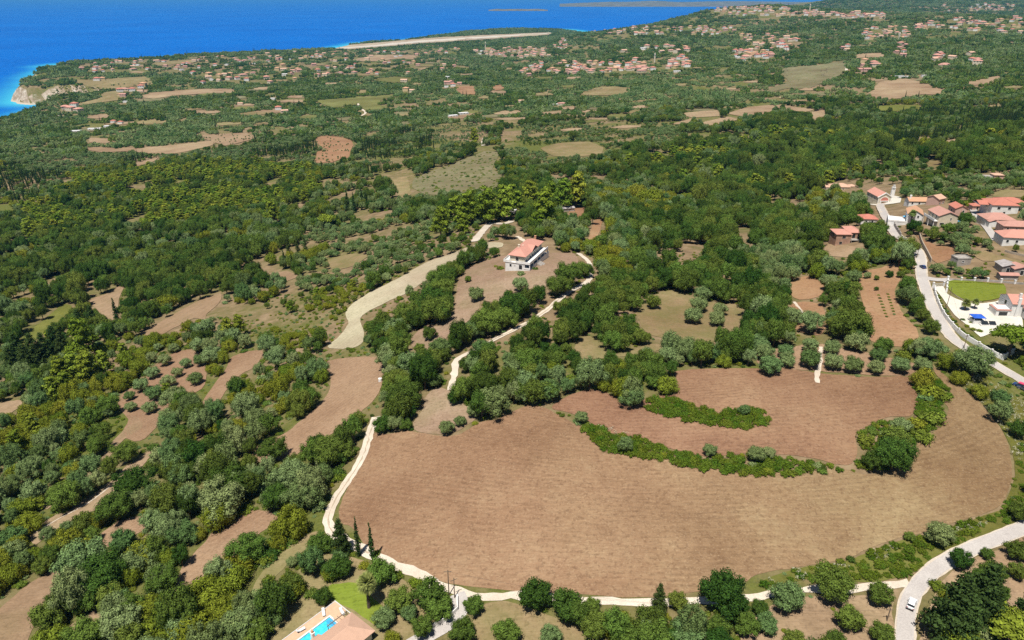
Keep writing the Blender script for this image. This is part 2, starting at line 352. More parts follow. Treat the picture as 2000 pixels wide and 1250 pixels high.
# ------------------------------------------------------------------ mesh helpers
def mesh_obj(name, verts, faces, mat=None, parent=None, smooth=False, mats=None, midx=None, link=True):
    me = bpy.data.meshes.new(name)
    me.from_pydata([tuple(v) for v in verts], [], [tuple(int(i) for i in f) for f in faces])
    for m in (mats if mats else ([mat] if mat else [])): me.materials.append(m)
    if midx is not None: me.polygons.foreach_set('material_index', np.asarray(midx, np.int32))
    if smooth: me.polygons.foreach_set('use_smooth', np.ones(len(me.polygons), bool))
    me.update()
    o = bpy.data.objects.new(name, me)
    if link: C.objects.link(o)
    if parent: o.parent = parent
    return o
def tag(o, label=None, cat=None, group=None, kind=None):
    if label: o['label'] = label
    if cat: o['category'] = cat
    if group: o['group'] = group
    if kind: o['kind'] = kind
    return o
def empty(name, loc, rz=0.0):
    o = bpy.data.objects.new(name, None); C.objects.link(o); o.location = loc; o.rotation_euler = (0, 0, rz); o.empty_display_size = 0.5
    return o
class MB:
    def __init__(s): s.v = []; s.f = []
    def add(s, v, f):
        b = len(s.v); s.v += [tuple(map(float, p)) for p in v]; s.f += [tuple(i + b for i in q) for q in f]; return s
    def box(s, x0, x1, y0, y1, z0, z1, rz=0.0, c=(0, 0)):
        v = [(x0, y0, z0), (x1, y0, z0), (x1, y1, z0), (x0, y1, z0), (x0, y0, z1), (x1, y0, z1), (x1, y1, z1), (x0, y1, z1)]
        if rz: v = [(c[0] + (x - c[0]) * math.cos(rz) - (y - c[1]) * math.sin(rz), c[1] + (x - c[0]) * math.sin(rz) + (y - c[1]) * math.cos(rz), z) for x, y, z in v]
        return s.add(v, [(0, 3, 2, 1), (4, 5, 6, 7), (0, 1, 5, 4), (1, 2, 6, 5), (2, 3, 7, 6), (3, 0, 4, 7)])
    def tube(s, pts, rad, n=8):
        pts = [Vector(p) for p in pts]; rad = rad if hasattr(rad, '__len__') else [rad] * len(pts); vs = []; fs = []
        for i, p in enumerate(pts):
            d = (pts[min(i + 1, len(pts) - 1)] - pts[max(i - 1, 0)]).normalized()
            a = d.orthogonal().normalized(); b = d.cross(a)
            for k in range(n):
                t = 2 * math.pi * k / n; vs.append(p + (a * math.cos(t) + b * math.sin(t)) * rad[i])
        for i in range(len(pts) - 1):
            for k in range(n): fs.append((i * n + k, i * n + (k + 1) % n, (i + 1) * n + (k + 1) % n, (i + 1) * n + k))
        fs.append(tuple(range(n - 1, -1, -1))); fs.append(tuple((len(pts) - 1) * n + k for k in range(n)))
        return s.add(vs, fs)
    def prism(s, poly, axis, a, b):
        """extrude a 2D polygon along an axis: axis 'y' -> poly (x,z); 'x' -> poly (y,z); 'z' -> poly (x,y)"""
        m = len(poly)
        def P3(p, t): return {'y': (p[0], t, p[1]), 'x': (t, p[0], p[1]), 'z': (p[0], p[1], t)}[axis]
        v = [P3(p, a) for p in poly] + [P3(p, b) for p in poly]
        return s.add(v, [tuple(range(m))[::-1], tuple(range(m, 2 * m))] + [(i, (i + 1) % m, m + (i + 1) % m, m + i) for i in range(m)])
    def build(s, name, mat, parent=None, smooth=False):
        o = mesh_obj(name, s.v, s.f, mat, parent, smooth)
        bm = bmesh.new(); bm.from_mesh(o.data); bmesh.ops.recalc_face_normals(bm, faces=bm.faces); bm.to_mesh(o.data); bm.free()
        return o
def copy_tree(o, parent=None):
    c = o.copy(); C.objects.link(c); c.parent = parent
    for ch in o.children: copy_tree(ch, c)
    return c

# ------------------------------------------------------------------ terrain, sea, far coast
vv = np.stack([GX, GY, H], -1).reshape(-1, 3)
ii = np.arange(NA * NR).reshape(NA, NR)
ff = np.stack([ii[:-1, :-1], ii[1:, :-1], ii[1:, 1:], ii[:-1, 1:]], -1).reshape(-1, 4)
hz = H.reshape(-1)[ff].max(1); ff = ff[hz > -4.9]
me = bpy.data.meshes.new('ground'); me.vertices.add(len(vv)); me.vertices.foreach_set('co', vv.ravel())
me.loops.add(ff.size); me.loops.foreach_set('vertex_index', ff[:, ::-1].ravel().astype(np.int32)); me.polygons.add(len(ff))
me.polygons.foreach_set('loop_start', (np.arange(len(ff)) * 4).astype(np.int32)); me.polygons.foreach_set('use_smooth', np.ones(len(ff), bool))
me.update(calc_edges=True); me.materials.append(G_MAT)
go = bpy.data.objects.new('ground', me); C.objects.link(go); tag(go, 'dry green scrubland hillside falling to the coast', None, None, 'structure')

# sea: polar sheet at level zero with shallow water along the shore
sa = np.linspace(R(-75), R(75), 301); sr = np.r_[900, np.exp(np.linspace(math.log(1200), math.log(9000), 130)), np.exp(np.linspace(math.log(9500), math.log(58000), 24))]
A2, R2 = np.meshgrid(sa, sr, indexing='ij'); SX, SY = R2 * np.sin(A2), R2 * np.cos(A2)
sdist = seg_dist(SX, SY, coast) * np.where(in_poly(SX, SY, land_poly), -1, 1)
sh = np.clip(1 - sdist / 120, 0, 1) ** 1.6 * np.clip(1.15 + vnoise(SX, SY, 11, 90) * 1.2, 0, 1)
iw = np.arange(A2.size).reshape(A2.shape)
wf = np.stack([iw[:-1, :-1], iw[:-1, 1:], iw[1:, 1:], iw[1:, :-1]], -1).reshape(-1, 4)
seao = mesh_obj('sea', np.c_[SX.ravel(), SY.ravel(), np.zeros(SX.size)], wf[:, ::-1], M_SEA)
at = seao.data.attributes.new('shallow', 'FLOAT', 'POINT'); at.data.foreach_set('value', sh.ravel().astype(np.float32))
tag(seao, 'deep blue open sea', None, None, 'structure')

M_FAR = plain('far_hills', (0.2, 0.17, 0.12), 0.95, 0.02, 0.6, 0.004)
def far_ridge(name, label, x0, x1, d, hmax, depth, seed, shore=4):
    """a distant coast: a low hump with an uneven crest"""
    nx, ny = 120, 14; V = []; r = np.random.default_rng(seed)
    for i in range(nx):
        s = i / (nx - 1); px = x0 + (x1 - x0) * s; X0 = (px - 1000) / F * d
        env = min(1, s * 6, (1 - s) * 6 + 0.1)
        for j in range(ny):
            t = j / (ny - 1); yy = d + depth * t
            h = math.sin(min(1, t * 1.3) * math.pi / 2) * hmax * env * (0.55 + 0.9 * (vnoise(np.array([X0]), np.array([yy * 0.5]), seed, hmax * 9)[0] + 0.5) * 0.7)
            V.append((X0 * (1 + depth * t / d), yy, -2 + (h + shore) * min(1, t * 12)))
    Fc = [(i * ny + j, (i + 1) * ny + j, (i + 1) * ny + j + 1, i * ny + j + 1) for i in range(nx - 1) for j in range(ny - 1)]
    return tag(mesh_obj(name, V, Fc, M_FAR, None, True), label, None, None, 'structure')
far_ridge('far_coast_hills', 'hazy pale far coast beyond the open water', 1085, 1620, 18500, 75, 5000, 21)
far_ridge('low_island_hills', 'low rocky islet out in the blue sea', 958, 1064, 14200, 16, 700, 22, 8)

# ------------------------------------------------------------------ fields: sheets draped over the ground
def smooth_loop(pts, sub=4, closed=True):
    p = np.asarray(pts, float); n = len(p); out = []
    rngi = range(n) if closed else range(n - 1)
    for i in rngi:
        g = (lambda k: p[k % n]) if closed else (lambda k: p[min(max(k, 0), n - 1)])
        p0, p1, p2, p3 = g(i - 1), g(i), g(i + 1), g(i + 2)
        for s in range(sub):
            t = s / sub
            out.append(0.5 * (2 * p1 + (p2 - p0) * t + (2 * p0 - 5 * p1 + 4 * p2 - p3) * t * t + (3 * p1 - p0 - 3 * p2 + p3) * t ** 3))
    if not closed: out.append(p[-1])
    return np.array(out)
FIELDS = []          # smoothed pixel polygons no random tree may cover
def polar(xy): return np.c_[np.arctan2(xy[:, 0], xy[:, 1]), np.log(np.hypot(xy[:, 0], xy[:, 1]))]
def sheet_from_world(name, wxy, mat, lift, label, kind='structure', parent=None, step=None):
    q = polar(np.asarray(wxy)); K = 100.0
    da, dl = (AZ[1] - AZ[0]) * K, (LR[1] - LR[0]) * K
    a0, a1, l0, l1 = q[:, 0].min() * K, q[:, 0].max() * K, q[:, 1].min() * K, q[:, 1].max() * K
    sa_, sl_ = max(da, (a1 - a0) / 60), max(dl, (l1 - l0) / 60)
    gx, gy = np.meshgrid(np.arange(a0 + sa_ / 2, a1, sa_), np.arange(l0 + sl_ / 2, l1, sl_)); gx = gx.ravel(); gy = gy.ravel()
    ins = in_poly(gx, gy, q * K)
    pts = [Vector((float(a), float(b))) for a, b in q * K] + [Vector((float(a), float(b))) for a, b in zip(gx[ins], gy[ins])]
    nb = len(q); edges = [(i, (i + 1) % nb) for i in range(nb)]
    vo, eo, fo, *_ = delaunay_2d_cdt(pts, edges, [], 1, 1e-6)
    vo = np.array([(v.x, v.y) for v in vo]) / K; r = np.exp(vo[:, 1]); x = r * np.sin(vo[:, 0]); y = r * np.cos(vo[:, 0])
    z = height(x, y) + lift + r * 0.00045
    fs = []
    for f in fo:
        a, b, c = [np.array((x[i], y[i])) for i in f[:3]]
        cr = (b[0] - a[0]) * (c[1] - a[1]) - (b[1] - a[1]) * (c[0] - a[0])
        fs.append(f if cr > 0 else f[::-1])
    o = mesh_obj(name, np.c_[x, y, z], fs, mat, parent, True)
    return tag(o, label, None, None, kind)
def field(name, label, mat, pts, lift=0.03, sub=4, jit=1.2, keep=True, clear=True):
    s = smooth_loop(pts, sub)
    if sub <= 3:
        p_ = np.asarray(pts, float); lin = np.concatenate([p_[i] + (p_[(i + 1) % len(p_)] - p_[i]) * np.arange(sub)[:, None] / sub for i in range(len(p_))]); s = s * 0.3 + lin * 0.7
    if jit:
        s = s + rng.normal(0, jit * 0.35, s.shape) * np.clip((s[:, 1:2] - 60) / 500, 0.15, 1.4)
    w_ = ground(s[:, 0], s[:, 1])
    if clear: FIELDS.append(s)
    return sheet_from_world(name, w_[:, :2], mat, lift, label)

cen = gp(1330, 740)
S_BIG = soil('soil_big', (0.20, 0.115, 0.067), (0.30, 0.187, 0.113), (0.40, 0.278, 0.17), (0.47, 0.345, 0.21), 0.5, ('ring', cen.x, cen.y + 10, 0.55, R(-6), 1.5), 0.0, 0.24, ((5, 95), (0.90, 1.06, 0.94)))
S_RED = soil('soil_red', (0.195, 0.102, 0.064), (0.28, 0.16, 0.10), (0.36, 0.228, 0.145), (0.44, 0.32, 0.205), 0.45, ('ring', cen.x, cen.y + 20, 0.4, R(-4), 1.6), 0.0, 0.26, ((40, 120), (0.95, 1.04, 0.96)))
S_MID = soil('soil_mid', (0.25, 0.158, 0.098), (0.335, 0.222, 0.14), (0.40, 0.278, 0.182), (0.55, 0.43, 0.30), 0.4, ('band', R(50), 1.8), 0.0, 0.22)
S_ORANGE = soil('soil_orange', (0.24, 0.13, 0.072), (0.32, 0.182, 0.105), (0.38, 0.24, 0.145), (0.5, 0.36, 0.22), 0.25, None, 0.12)
S_PALE = soil('soil_pale', (0.35, 0.30, 0.20), (0.46, 0.40, 0.28), (0.55, 0.49, 0.36), (0.6, 0.54, 0.38), 0.3, ('band', R(60), 3.0), 0.10, 0.1)
S_YARD = soil('soil_yard', (0.21, 0.135, 0.09), (0.30, 0.205, 0.142), (0.38, 0.275, 0.2), (0.48, 0.40, 0.31), 0.3, None, 0.22)
S_DRY = soil('dry_grass', (0.22, 0.16, 0.085), (0.29, 0.215, 0.12), (0.36, 0.28, 0.16), (0.45, 0.36, 0.22), 0.35, None, 0.5)
S_SLOPE = soil('dry_slope', (0.15, 0.13, 0.075), (0.21, 0.18, 0.11), (0.28, 0.23, 0.15), (0.34, 0.28, 0.2), 0.3, None, 0.45)
S_GREEN = soil('verge_grass', (0.095, 0.10, 0.022), (0.145, 0.15, 0.035), (0.21, 0.195, 0.06), (0.3, 0.26, 0.11), 0.25, None, 0.35)
S_LAWN = soil('lawn_grass', (0.13, 0.17, 0.022), (0.17, 0.215, 0.03), (0.21, 0.25, 0.04), (0.25, 0.28, 0.06), 0.2, None, 0.0)
S_CROP = soil('crop_green', (0.12, 0.125, 0.038), (0.165, 0.165, 0.055), (0.21, 0.2, 0.08), (0.26, 0.25, 0.1), 0.2, ('band', R(70), 4), 0.0, 0.25)
S_TAN = soil('soil_tan', (0.26, 0.178, 0.11), (0.34, 0.24, 0.152), (0.40, 0.295, 0.195), (0.5, 0.39, 0.27), 0.2, ('band', R(80), 6), 0.12, 0.18)
S_RUN = asphalt('runway_concrete', (0.5, 0.43, 0.35), (0.62, 0.55, 0.46))
S_SAND = soil('coast_sand', (0.32, 0.25, 0.17), (0.42, 0.34, 0.25), (0.5, 0.42, 0.32), (0.55, 0.47, 0.36), 0.2, None, 0.1)

BIG = [(735,846),(722,850),(703,910),(676,960),(662,1000),(668,1022),(692,1034),(720,1075),(760,1094),(830,1124),(890,1142),(1000,1154),(1100,1160),(1250,1167),(1330,1160),(1440,1146),(1480,1122),(1560,1108),(1650,1093),(1690,1075),(1760,1050),(1800,1042),(1850,1025),(1900,1010),(1950,990),(1972,950),(1976,915),(1966,860),(1935,810),(1900,775),(1860,745),(1832,722),(1820,712),(1826,728),(1840,745),(1857,768),(1846,785),(1852,802),(1838,830),(1810,858),(1783,872),(1780,895),(1755,915),(1700,928),(1640,916),(1560,922),(1500,924),(1440,922),(1350,905),(1250,889),(1200,880),(1160,862),(1138,838),(1118,826),(1098,815),(1078,804),(1060,796),(1035,792),(1005,803),(970,820),(935,826),(900,848),(860,853),(800,842),(760,848)]
field('big_brown_field', 'big curved field of mown brown soil below the hedges', S_BIG, BIG)
UP = [(1078,796),(1110,774),(1150,762),(1185,768),(1210,782),(1235,792),(1262,778),(1290,772),(1322,768),(1322,742),(1327,724),(1450,720),(1550,722),(1600,729),(1700,736),(1768,736),(1782,746),(1791,770),(1795,790),(1776,814),(1740,814),(1702,829),(1672,850),(1674,880),(1664,905),(1640,908),(1590,896),(1520,888),(1470,884),(1420,890),(1380,892),(1330,882),(1260,864),(1215,850),(1180,842),(1140,818),(1110,806)]
field('terraced_red_field', 'reddish ploughed terrace field curling round a hedge', S_RED, UP, 0.035)
field('corner_soil', 'bare reddish corner among trees above the big field', S_YARD, [(806,838),(826,800),(832,775),(856,758),(884,768),(906,792),(938,800),(922,824),(872,848)], 0.04)
field('tan_strip_field', 'tan mown field beside the white track', S_MID, [(640,706),(735,699),(747,740),(735,775),(700,810),(660,840),(610,870),(570,892),(520,905),(492,900),(502,872),(560,845),(600,810),(640,770),(645,735)])
field('pale_field', 'pale straw strip field below the villa', S_PALE, [(978,474),(930,478),(880,497),(830,514),(780,543),(720,573),(685,597),(675,615),(680,632),(665,655),(640,678),(670,681),(705,673),(711,650),(704,622),(732,602),(790,575),(832,547),(867,523),(902,500),(937,487),(978,484)])
field('villa_yard', 'bare brown yard round the villa', S_YARD, [(897,545),(920,520),(960,506),(985,500),(1080,495),(1122,497),(1128,520),(1100,545),(1075,556),(1050,568),(1000,580),(965,590),(940,588),(932,608),(902,638),(872,660),(852,692),(800,672),(826,640),(862,636),(887,612),(890,580)])
field('clearing_field', 'dry clearing with five olive trees', S_DRY, [(1245,602),(1275,577),(1310,568),(1350,580),(1400,592),(1450,600),(1440,640),(1420,660),(1370,672),(1320,666),(1262,652),(1250,630)])
field('small_clearing_field', 'small dry clearing in the thicket', S_DRY, [(1124,672),(1150,657),(1180,672),(1215,690),(1270,672),(1300,680),(1235,694),(1180,700),(1128,700)])
field('orange_field', 'orange soil plot beside the lane', S_ORANGE, [(1680,532),(1720,524),(1745,515),(1760,540),(1747,570),(1757,600),(1772,625),(1790,642),(1790,670),(1760,678),(1700,666),(1705,640),(1690,610),(1680,570)])
field('thicket_plot_field', 'small bare plot among the thicket', S_ORANGE, [(1545,552),(1580,540),(1610,560),(1598,580),(1562,586),(1545,575)])
field('path_plot_field', 'small tan plot with a footpath', S_ORANGE, [(1545,596),(1600,594),(1614,628),(1600,655),(1552,642)])
field('orchard_row_soil', 'pale soil under the row of olive trees', S_MID, [(1480,690),(1530,680),(1600,672),(1640,680),(1700,690),(1760,705),(1800,715),(1800,732),(1740,735),(1640,728),(1560,722),(1490,722)], 0.03, 4, 1.2, True, True)
field('house_plot_field', 'tan plot below the unfinished house', S_TAN, [(1614,478),(1680,484),(1682,500),(1620,500)])
field('narrow_terrace_field', 'narrow mauve terrace strip between hedges', S_MID, [(455,696),(512,685),(500,715),(470,732),(440,766),(420,791),(395,791),(415,755),(440,722)])
field('orchard_soil', 'bare soil under scattered young olive trees', S_MID, [(285,745),(300,718),(340,690),(385,685),(402,720),(395,760),(340,778),(310,765)], 0.03, 4, 1.2, True, True)
field('lower_orchard_soil', 'bare soil under the lower young olive trees', S_MID, [(230,790),(260,758),(335,785),(310,830),(272,862),(240,850),(250,820)], 0.03, 4, 1.2, True, True)
field('upper_terrace_field', 'long tan terrace strip above the hedge', S_TAN, [(275,652),(330,620),(380,592),(430,573),(428,592),(405,612),(400,627),(380,622),(340,641),(300,661)])
field('tan_nook_field', 'tan plot beside the dark cypress', S_TAN, [(175,587),(205,575),(243,555),(232,585),(226,625),(205,631),(190,605)])
field('green_nook_field', 'narrow bright grass strip along the hedge', S_GREEN, [(40,665),(80,630),(125,595),(140,605),(100,640),(55,672)])
field('low_pale_field', 'pale mown plot between big olive trees', S_MID, [(470,1006),(505,997),(542,1005),(532,1025),(502,1047),(482,1072),(432,1102),(380,1142),(340,1162),(355,1110),(395,1066),(420,1036)])
field('grazed_terrace_field', 'tan terrace strip with a faint path', S_TAN, [(62,1040),(110,1005),(170,975),(210,945),(250,910),(280,890),(305,878),(258,932),(222,962),(202,988),(172,1003),(112,1032),(70,1064)])
field('corner_terrace_field', 'tan strip field at the slope foot', S_TAN, [(-60,1240),(0,1188),(60,1140),(132,1098),(127,1140),(92,1182),(62,1232),(30,1290),(-60,1290)])
field('bare_patch_soil', 'bare patch under the olive trees', S_MID, [(180,1062),(230,1020),(282,1008),(287,1030),(232,1062),(190,1072)])
field('bare_bank_soil', 'bare bank at the bush edge', S_TAN, [(128,1232),(180,1195),(217,1178),(192,1232),(150,1262)])
field('garden_soil', 'brown garden ground round the pool house', S_DRY, [(590,1100),(640,1082),(700,1092),(740,1108),(800,1140),(850,1165),(875,1190),(860,1235),(760,1290),(480,1290),(520,1225),(560,1175),(580,1130)], 0.03, 4, 1.0, True, False)
field('garden_lawn', 'bright green lawn beside the pool terrace', S_LAWN, [(640,1148),(665,1140),(700,1142),(735,1175),(765,1205),(750,1228),(715,1210),(690,1192),(650,1172)], 0.06)
field('track_side_field', 'dry grass plot beside the track', S_DRY, [(925,1188),(980,1174),(1020,1184),(1100,1214),(1180,1252),(1190,1300),(900,1300),(905,1215)])
field('road_orchard_soil', 'tan soil of the orchard beside the road', S_TAN, [(1480,1200),(1560,1168),(1640,1165),(1735,1165),(1742,1200),(1738,1300),(1420,1300)], 0.03, 4, 1.0, True, False)
field('roadside_grove_soil', 'tan soil of the grove beyond the road', S_TAN, [(1800,1300),(1800,1240),(1822,1170),(1850,1125),(1900,1092),(1960,1072),(2060,1040),(2100,1300)], 0.03, 4, 1.0, True, False)
field('verge', 'green bramble verge between field and road', S_GREEN, [(1478,1142),(1550,1112),(1650,1096),(1700,1077),(1760,1056),(1830,1040),(1950,998),(2060,960),(2060,1000),(2000,1022),(1900,1054),(1830,1086),(1775,1122),(1690,1138),(1600,1128),(1510,1146)], 0.05, 4, 1.0, True, False)
field('bank_verge', 'green grassy bank below the lane', S_GREEN, [(1858,700),(1930,738),(2000,788),(2080,840),(2080,960),(2000,985),(1962,990),(1982,930),(1972,870),(1932,802),(1872,742),(1835,712)], 0.05, 4, 1.0, True, False)
# middle distance and far
for nm, lb, mt, pts in [
    ('tan_valley_field', 'long tan field on the valley plain', S_TAN, [(159,287),(215,289),(265,289),(340,284),(400,277),(432,271),(412,285),(345,300),(300,301),(250,296),(200,298),(170,293)]),
    ('small_valley_field', 'small tan field beyond the long one', S_TAN, [(175,270),(222,272),(210,280),(176,279)]),
    ('pale_orchard_field', 'pale sparse orchard field', S_TAN, [(375,265),(480,260),(495,272),(440,285),(400,272)]),
    ('terracotta_field', 'orange soil plot dotted with young trees', S_ORANGE, [(616,271),(628,267),(640,266),(662,268),(686,274),(690,284),(684,296),(682,308),(664,312),(647,318),(614,318),(618,306),(619,297),(632,294),(640,292),(630,288),(623,283)]),
    ('sliver_field', 'thin tan field behind the pine wood', S_TAN, [(258,322),(310,307),(300,316),(270,325)]),
    ('scrub_slope_field', 'dry grey slope with sparse scrub', S_SLOPE, [(810,347),(880,322),(950,295),(975,300),(962,330),(985,350),(960,373),(880,384),(830,380),(805,366)]),
    ('scrub_edge_field', 'bare tongue beside the scrub slope', S_DRY, [(768,352),(795,345),(803,380),(780,388)]),
    ('lone_tree_field', 'rounded dry field with one lone tree', S_DRY, [(1055,290),(1090,280),(1150,277),(1178,288),(1175,300),(1130,307),(1080,305)]),
    ('ridge_strip_field', 'bare sandy strip on the ridge', S_TAN, [(1330,222),(1400,215),(1405,227),(1350,230)]),
    ('ridge_curl_field', 'curling bare sandy field on the ridge', S_TAN, [(1420,222),(1460,210),(1520,205),(1590,214),(1570,220),(1520,212),(1490,224),(1450,228)]),
    ('ridge_end_field', 'small sandy plot at the ridge end', S_TAN, [(1585,220),(1610,215),(1610,230),(1590,238)]),
    ('ridge_low_field', 'sandy plot below the ridge', S_TAN, [(1365,241),(1420,229),(1442,234),(1390,248)]),
    ('ridge_west_field', 'sandy patch at the ridge foot', S_TAN, [(1312,243),(1350,232),(1345,243)]),
    ('hill_field', 'tan field below the hill village', S_TAN, [(1690,188),(1705,175),(1720,160),(1770,154),(1830,170),(1852,186),(1800,185),(1740,195)]),
    ('bright_meadow_field', 'bright green meadow above the cypresses', S_GREEN, [(1710,209),(1750,205),(1795,206),(1796,215),(1725,219)]),
    ('east_hill_field', 'tan plot beside tall cypresses on the hill', S_TAN, [(1888,161),(1960,147),(1950,160),(1900,168)]),
    ('cliff_top_field', 'dry grass field behind the sea cliff', S_DRY, [(141,158),(200,155),(290,150),(300,165),(240,172),(190,175)]),
    ('cliff_side_field', 'dry grass bank beside the sea cliff', S_DRY, [(202,181),(230,178),(235,195),(150,207),(147,205),(195,192)]),
    ('coast_plain_field', 'long straw field on the coast plain', S_TAN, [(300,181),(398,174),(463,174),(452,182),(422,182),(345,187),(300,193),(270,190)]),
    ('coast_wood_field', 'small straw field beside the dark trees', S_TAN, [(496,172),(527,170),(526,175),(498,177)]),
    ('shore_field', 'olive tan field near the shore', S_DRY, [(300,124),(340,119),(392,117),(375,124),(310,129)]),
    ('runway_side_field', 'orange straw field before the runway', S_TAN, [(686,117),(740,108),(808,108),(813,117),(775,115),(743,120),(705,120)]),
    ('green_plain_field', 'green field on the plain before cypresses', S_CROP, [(722,157),(768,150),(805,152),(806,159),(768,162)]),
    ('green_band_field', 'band of green fields on the plain', S_CROP, [(621,196),(677,192),(778,185),(742,197),(746,213),(714,215),(698,205),(652,211),(625,202)]),
    ('rust_field', 'rusty soil plots among dark trees', S_ORANGE, [(894,169),(932,169),(930,185),(893,183)]),
    ('rust_plot_field', 'small rusty soil plot', S_ORANGE, [(960,168),(985,166),(985,175),(962,178)]),
    ('burnt_clearing_field', 'scorched tan clearing in the wood', S_DRY, [(1134,185),(1154,173),(1197,169),(1232,173),(1224,183),(1180,187)]),
    ('burnt_slope_field', 'burnt tan slope below the hill village', S_SLOPE, [(1529,133),(1596,128),(1653,118),(1652,141),(1612,160),(1580,173),(1540,173),(1503,181),(1503,174),(1540,160),(1529,147)]),
    ('terrace_village_field', 'tan terrace below the village', S_TAN, [(1676,106),(1727,104),(1729,112),(1673,114)]),
    ('barn_side_field', 'tan strip beside the grey barn', S_TAN, [(859,231),(895,226),(924,222),(911,232)]),
    ('cypress_gap_field', 'bare patch among the dark cypresses', S_TAN, [(1790,270),(1815,268),(1818,277),(1795,280)]),
    ('wood_gap_field', 'bare patch beside the big round trees', S_TAN, [(1845,276),(1865,272),(1868,280),(1850,286)]),
    ('garden_gap_field', 'small bare plot in the wooded hillside', S_DRY, [(1808,320),(1830,311),(1838,322),(1822,330)]),
    ('yard_field', 'dry yard behind the red roofed house', S_DRY, [(1938,385),(1950,372),(1990,370),(2010,378),(2000,386),(1960,386)]),
    ('grove_gap_field', 'red soil strip between olive trees', S_ORANGE, [(1160,432),(1178,425),(1172,450),(1163,472),(1148,470)]),
    ('pine_yard_field', 'brown yard beside the dark shed', S_ORANGE, [(1112,410),(1140,405),(1144,420),(1128,428),(1112,424)]),
    ('tan_scrub_field', 'tan patch at the olive slope foot', S_TAN, [(520,535),(560,530),(585,540),(560,550),(528,550)]),
    ('olive_slope_field', 'dry open slope of the olive grove', S_DRY, [(640,508),(690,495),(720,500),(690,520),(650,528)]),
    ('village_plot_field', 'orange plot inside the bend of the lane', S_ORANGE, [(1788,458),(1806,470),(1830,480),(1864,485),(1860,505),(1830,515),(1818,505),(1805,482)]),
    ('village_green_field', 'grass plot among village gardens', S_DRY, [(1900,500),(1925,490),(1950,500),(1990,510),(2010,530),(1960,512),(1920,510)]),
]:
    field(nm, lb, mt, pts, 0.05, 3, 0.8)
field('small_patch_field', 'small tan patch with one olive tree', S_TAN, [(-40,800),(0,788),(35,782),(43,790),(20,808),(-40,830)])
field('thin_terrace_field', 'thin tan terrace above the big oak', S_TAN, [(264,812),(278,835),(243,858),(218,888),(193,908),(213,872),(238,845)])
field('tiny_terrace_field', 'tiny bare patch among terrace trees', S_TAN, [(84,988),(112,960),(116,972),(94,994)])
field('bank_gap_field', 'tiny bare gap in the terrace hedge', S_TAN, [(152,940),(175,922),(180,932),(158,946)])
field('garden_drive_soil', 'brown bare strip beside the garden trees', S_DRY, [(622,1038),(604,1066),(562,1102),(522,1142),(494,1163),(500,1135),(540,1090),(582,1055)])
prng = np.random.default_rng(77)
for k in range(150):      # the patchwork of small plots on the plain and the hill terraces
    yy = prng.uniform(112, 255); xx = prng.uniform(120, 1990) if yy < 215 else prng.uniform(60, 1250)
    if yy < 150 and xx > 900 and prng.random() < 0.6: continue
    hw = prng.uniform(10, 32) * (yy / 200); hh_ = prng.uniform(1.4, 3.4) * (yy / 190) ** 1.3; sk = prng.uniform(-6, 10)
    if in_poly([xx], [yy], np.array([(0, 0)] + [(a, b) for a, b in coast_px[3:]] + [(1110, 0)]))[0]: continue
    if any(in_poly([xx, xx - hw, xx + hw], [yy] * 3, f).any() for f in FIELDS): continue
    q = [(xx - hw, yy + hh_ * prng.uniform(.2, 1)), (xx - hw * .3 + sk, yy - hh_ * prng.uniform(.6, 1)), (xx + hw + sk, yy - hh_ * prng.uniform(.5, 1)), (xx + hw, yy + hh_ * prng.uniform(0, .8)), (xx, yy + hh_)]
    field('plain_field', 'small plot in the patchwork of the plain', [S_TAN, S_DRY, S_DRY, S_CROP, S_SLOPE, S_TAN][int(prng.integers(6))], q, 0.05, 2, 0.6)
field('coast_strip_ground', 'sandy strip round the runway by the sea', S_SAND, [(651,95),(677,97),(747,92),(819,85.5),(950,77),(1071,68.5),(1075,64),(950,69),(845,74.5),(740,83.5),(655,90.5)], 0.2, 3, 0.3)
field('runway', 'pale concrete runway along the shore', S_RUN, [(657,94.6),(677,95.6),(747,90.6),(819,83.8),(950,74.9),(1068,66.8),(1068,65.4),(950,72.0),(819,80.0),(747,87.5),(677,93.2)], 0.8, 2, 0.0)
# ground of the village and the estate
M_PAVE = asphalt('white_paving', (0.60, 0.55, 0.46), (0.74, 0.69, 0.60))
field('estate_paving', 'cream paved forecourt of the white estate', M_PAVE, [(1823,560),(1842,560),(1850,575),(1867,584),(1890,592),(1918,593),(1944,590),(1960,585),(1990,600),(1998,640),(1945,645),(1934,652),(1915,659),(1890,637),(1864,616),(1840,582)], 0.08, 3, 0.3)
field('estate_lawn', 'oval green lawn inside the estate wall', S_LAWN, [(1854,550),(1852,564),(1866,577),(1890,588),(1918,589),(1944,585),(1963,577),(1964,564),(1957,556),(1928,553),(1880,549)], 0.16, 4, 0.3)
field('church_yard', 'pale paved yard beside the church', M_PAVE, [(1686,382),(1712,385),(1742,382),(1760,386),(1758,396),(1738,399),(1712,402),(1690,398)], 0.06, 3, 0.3)

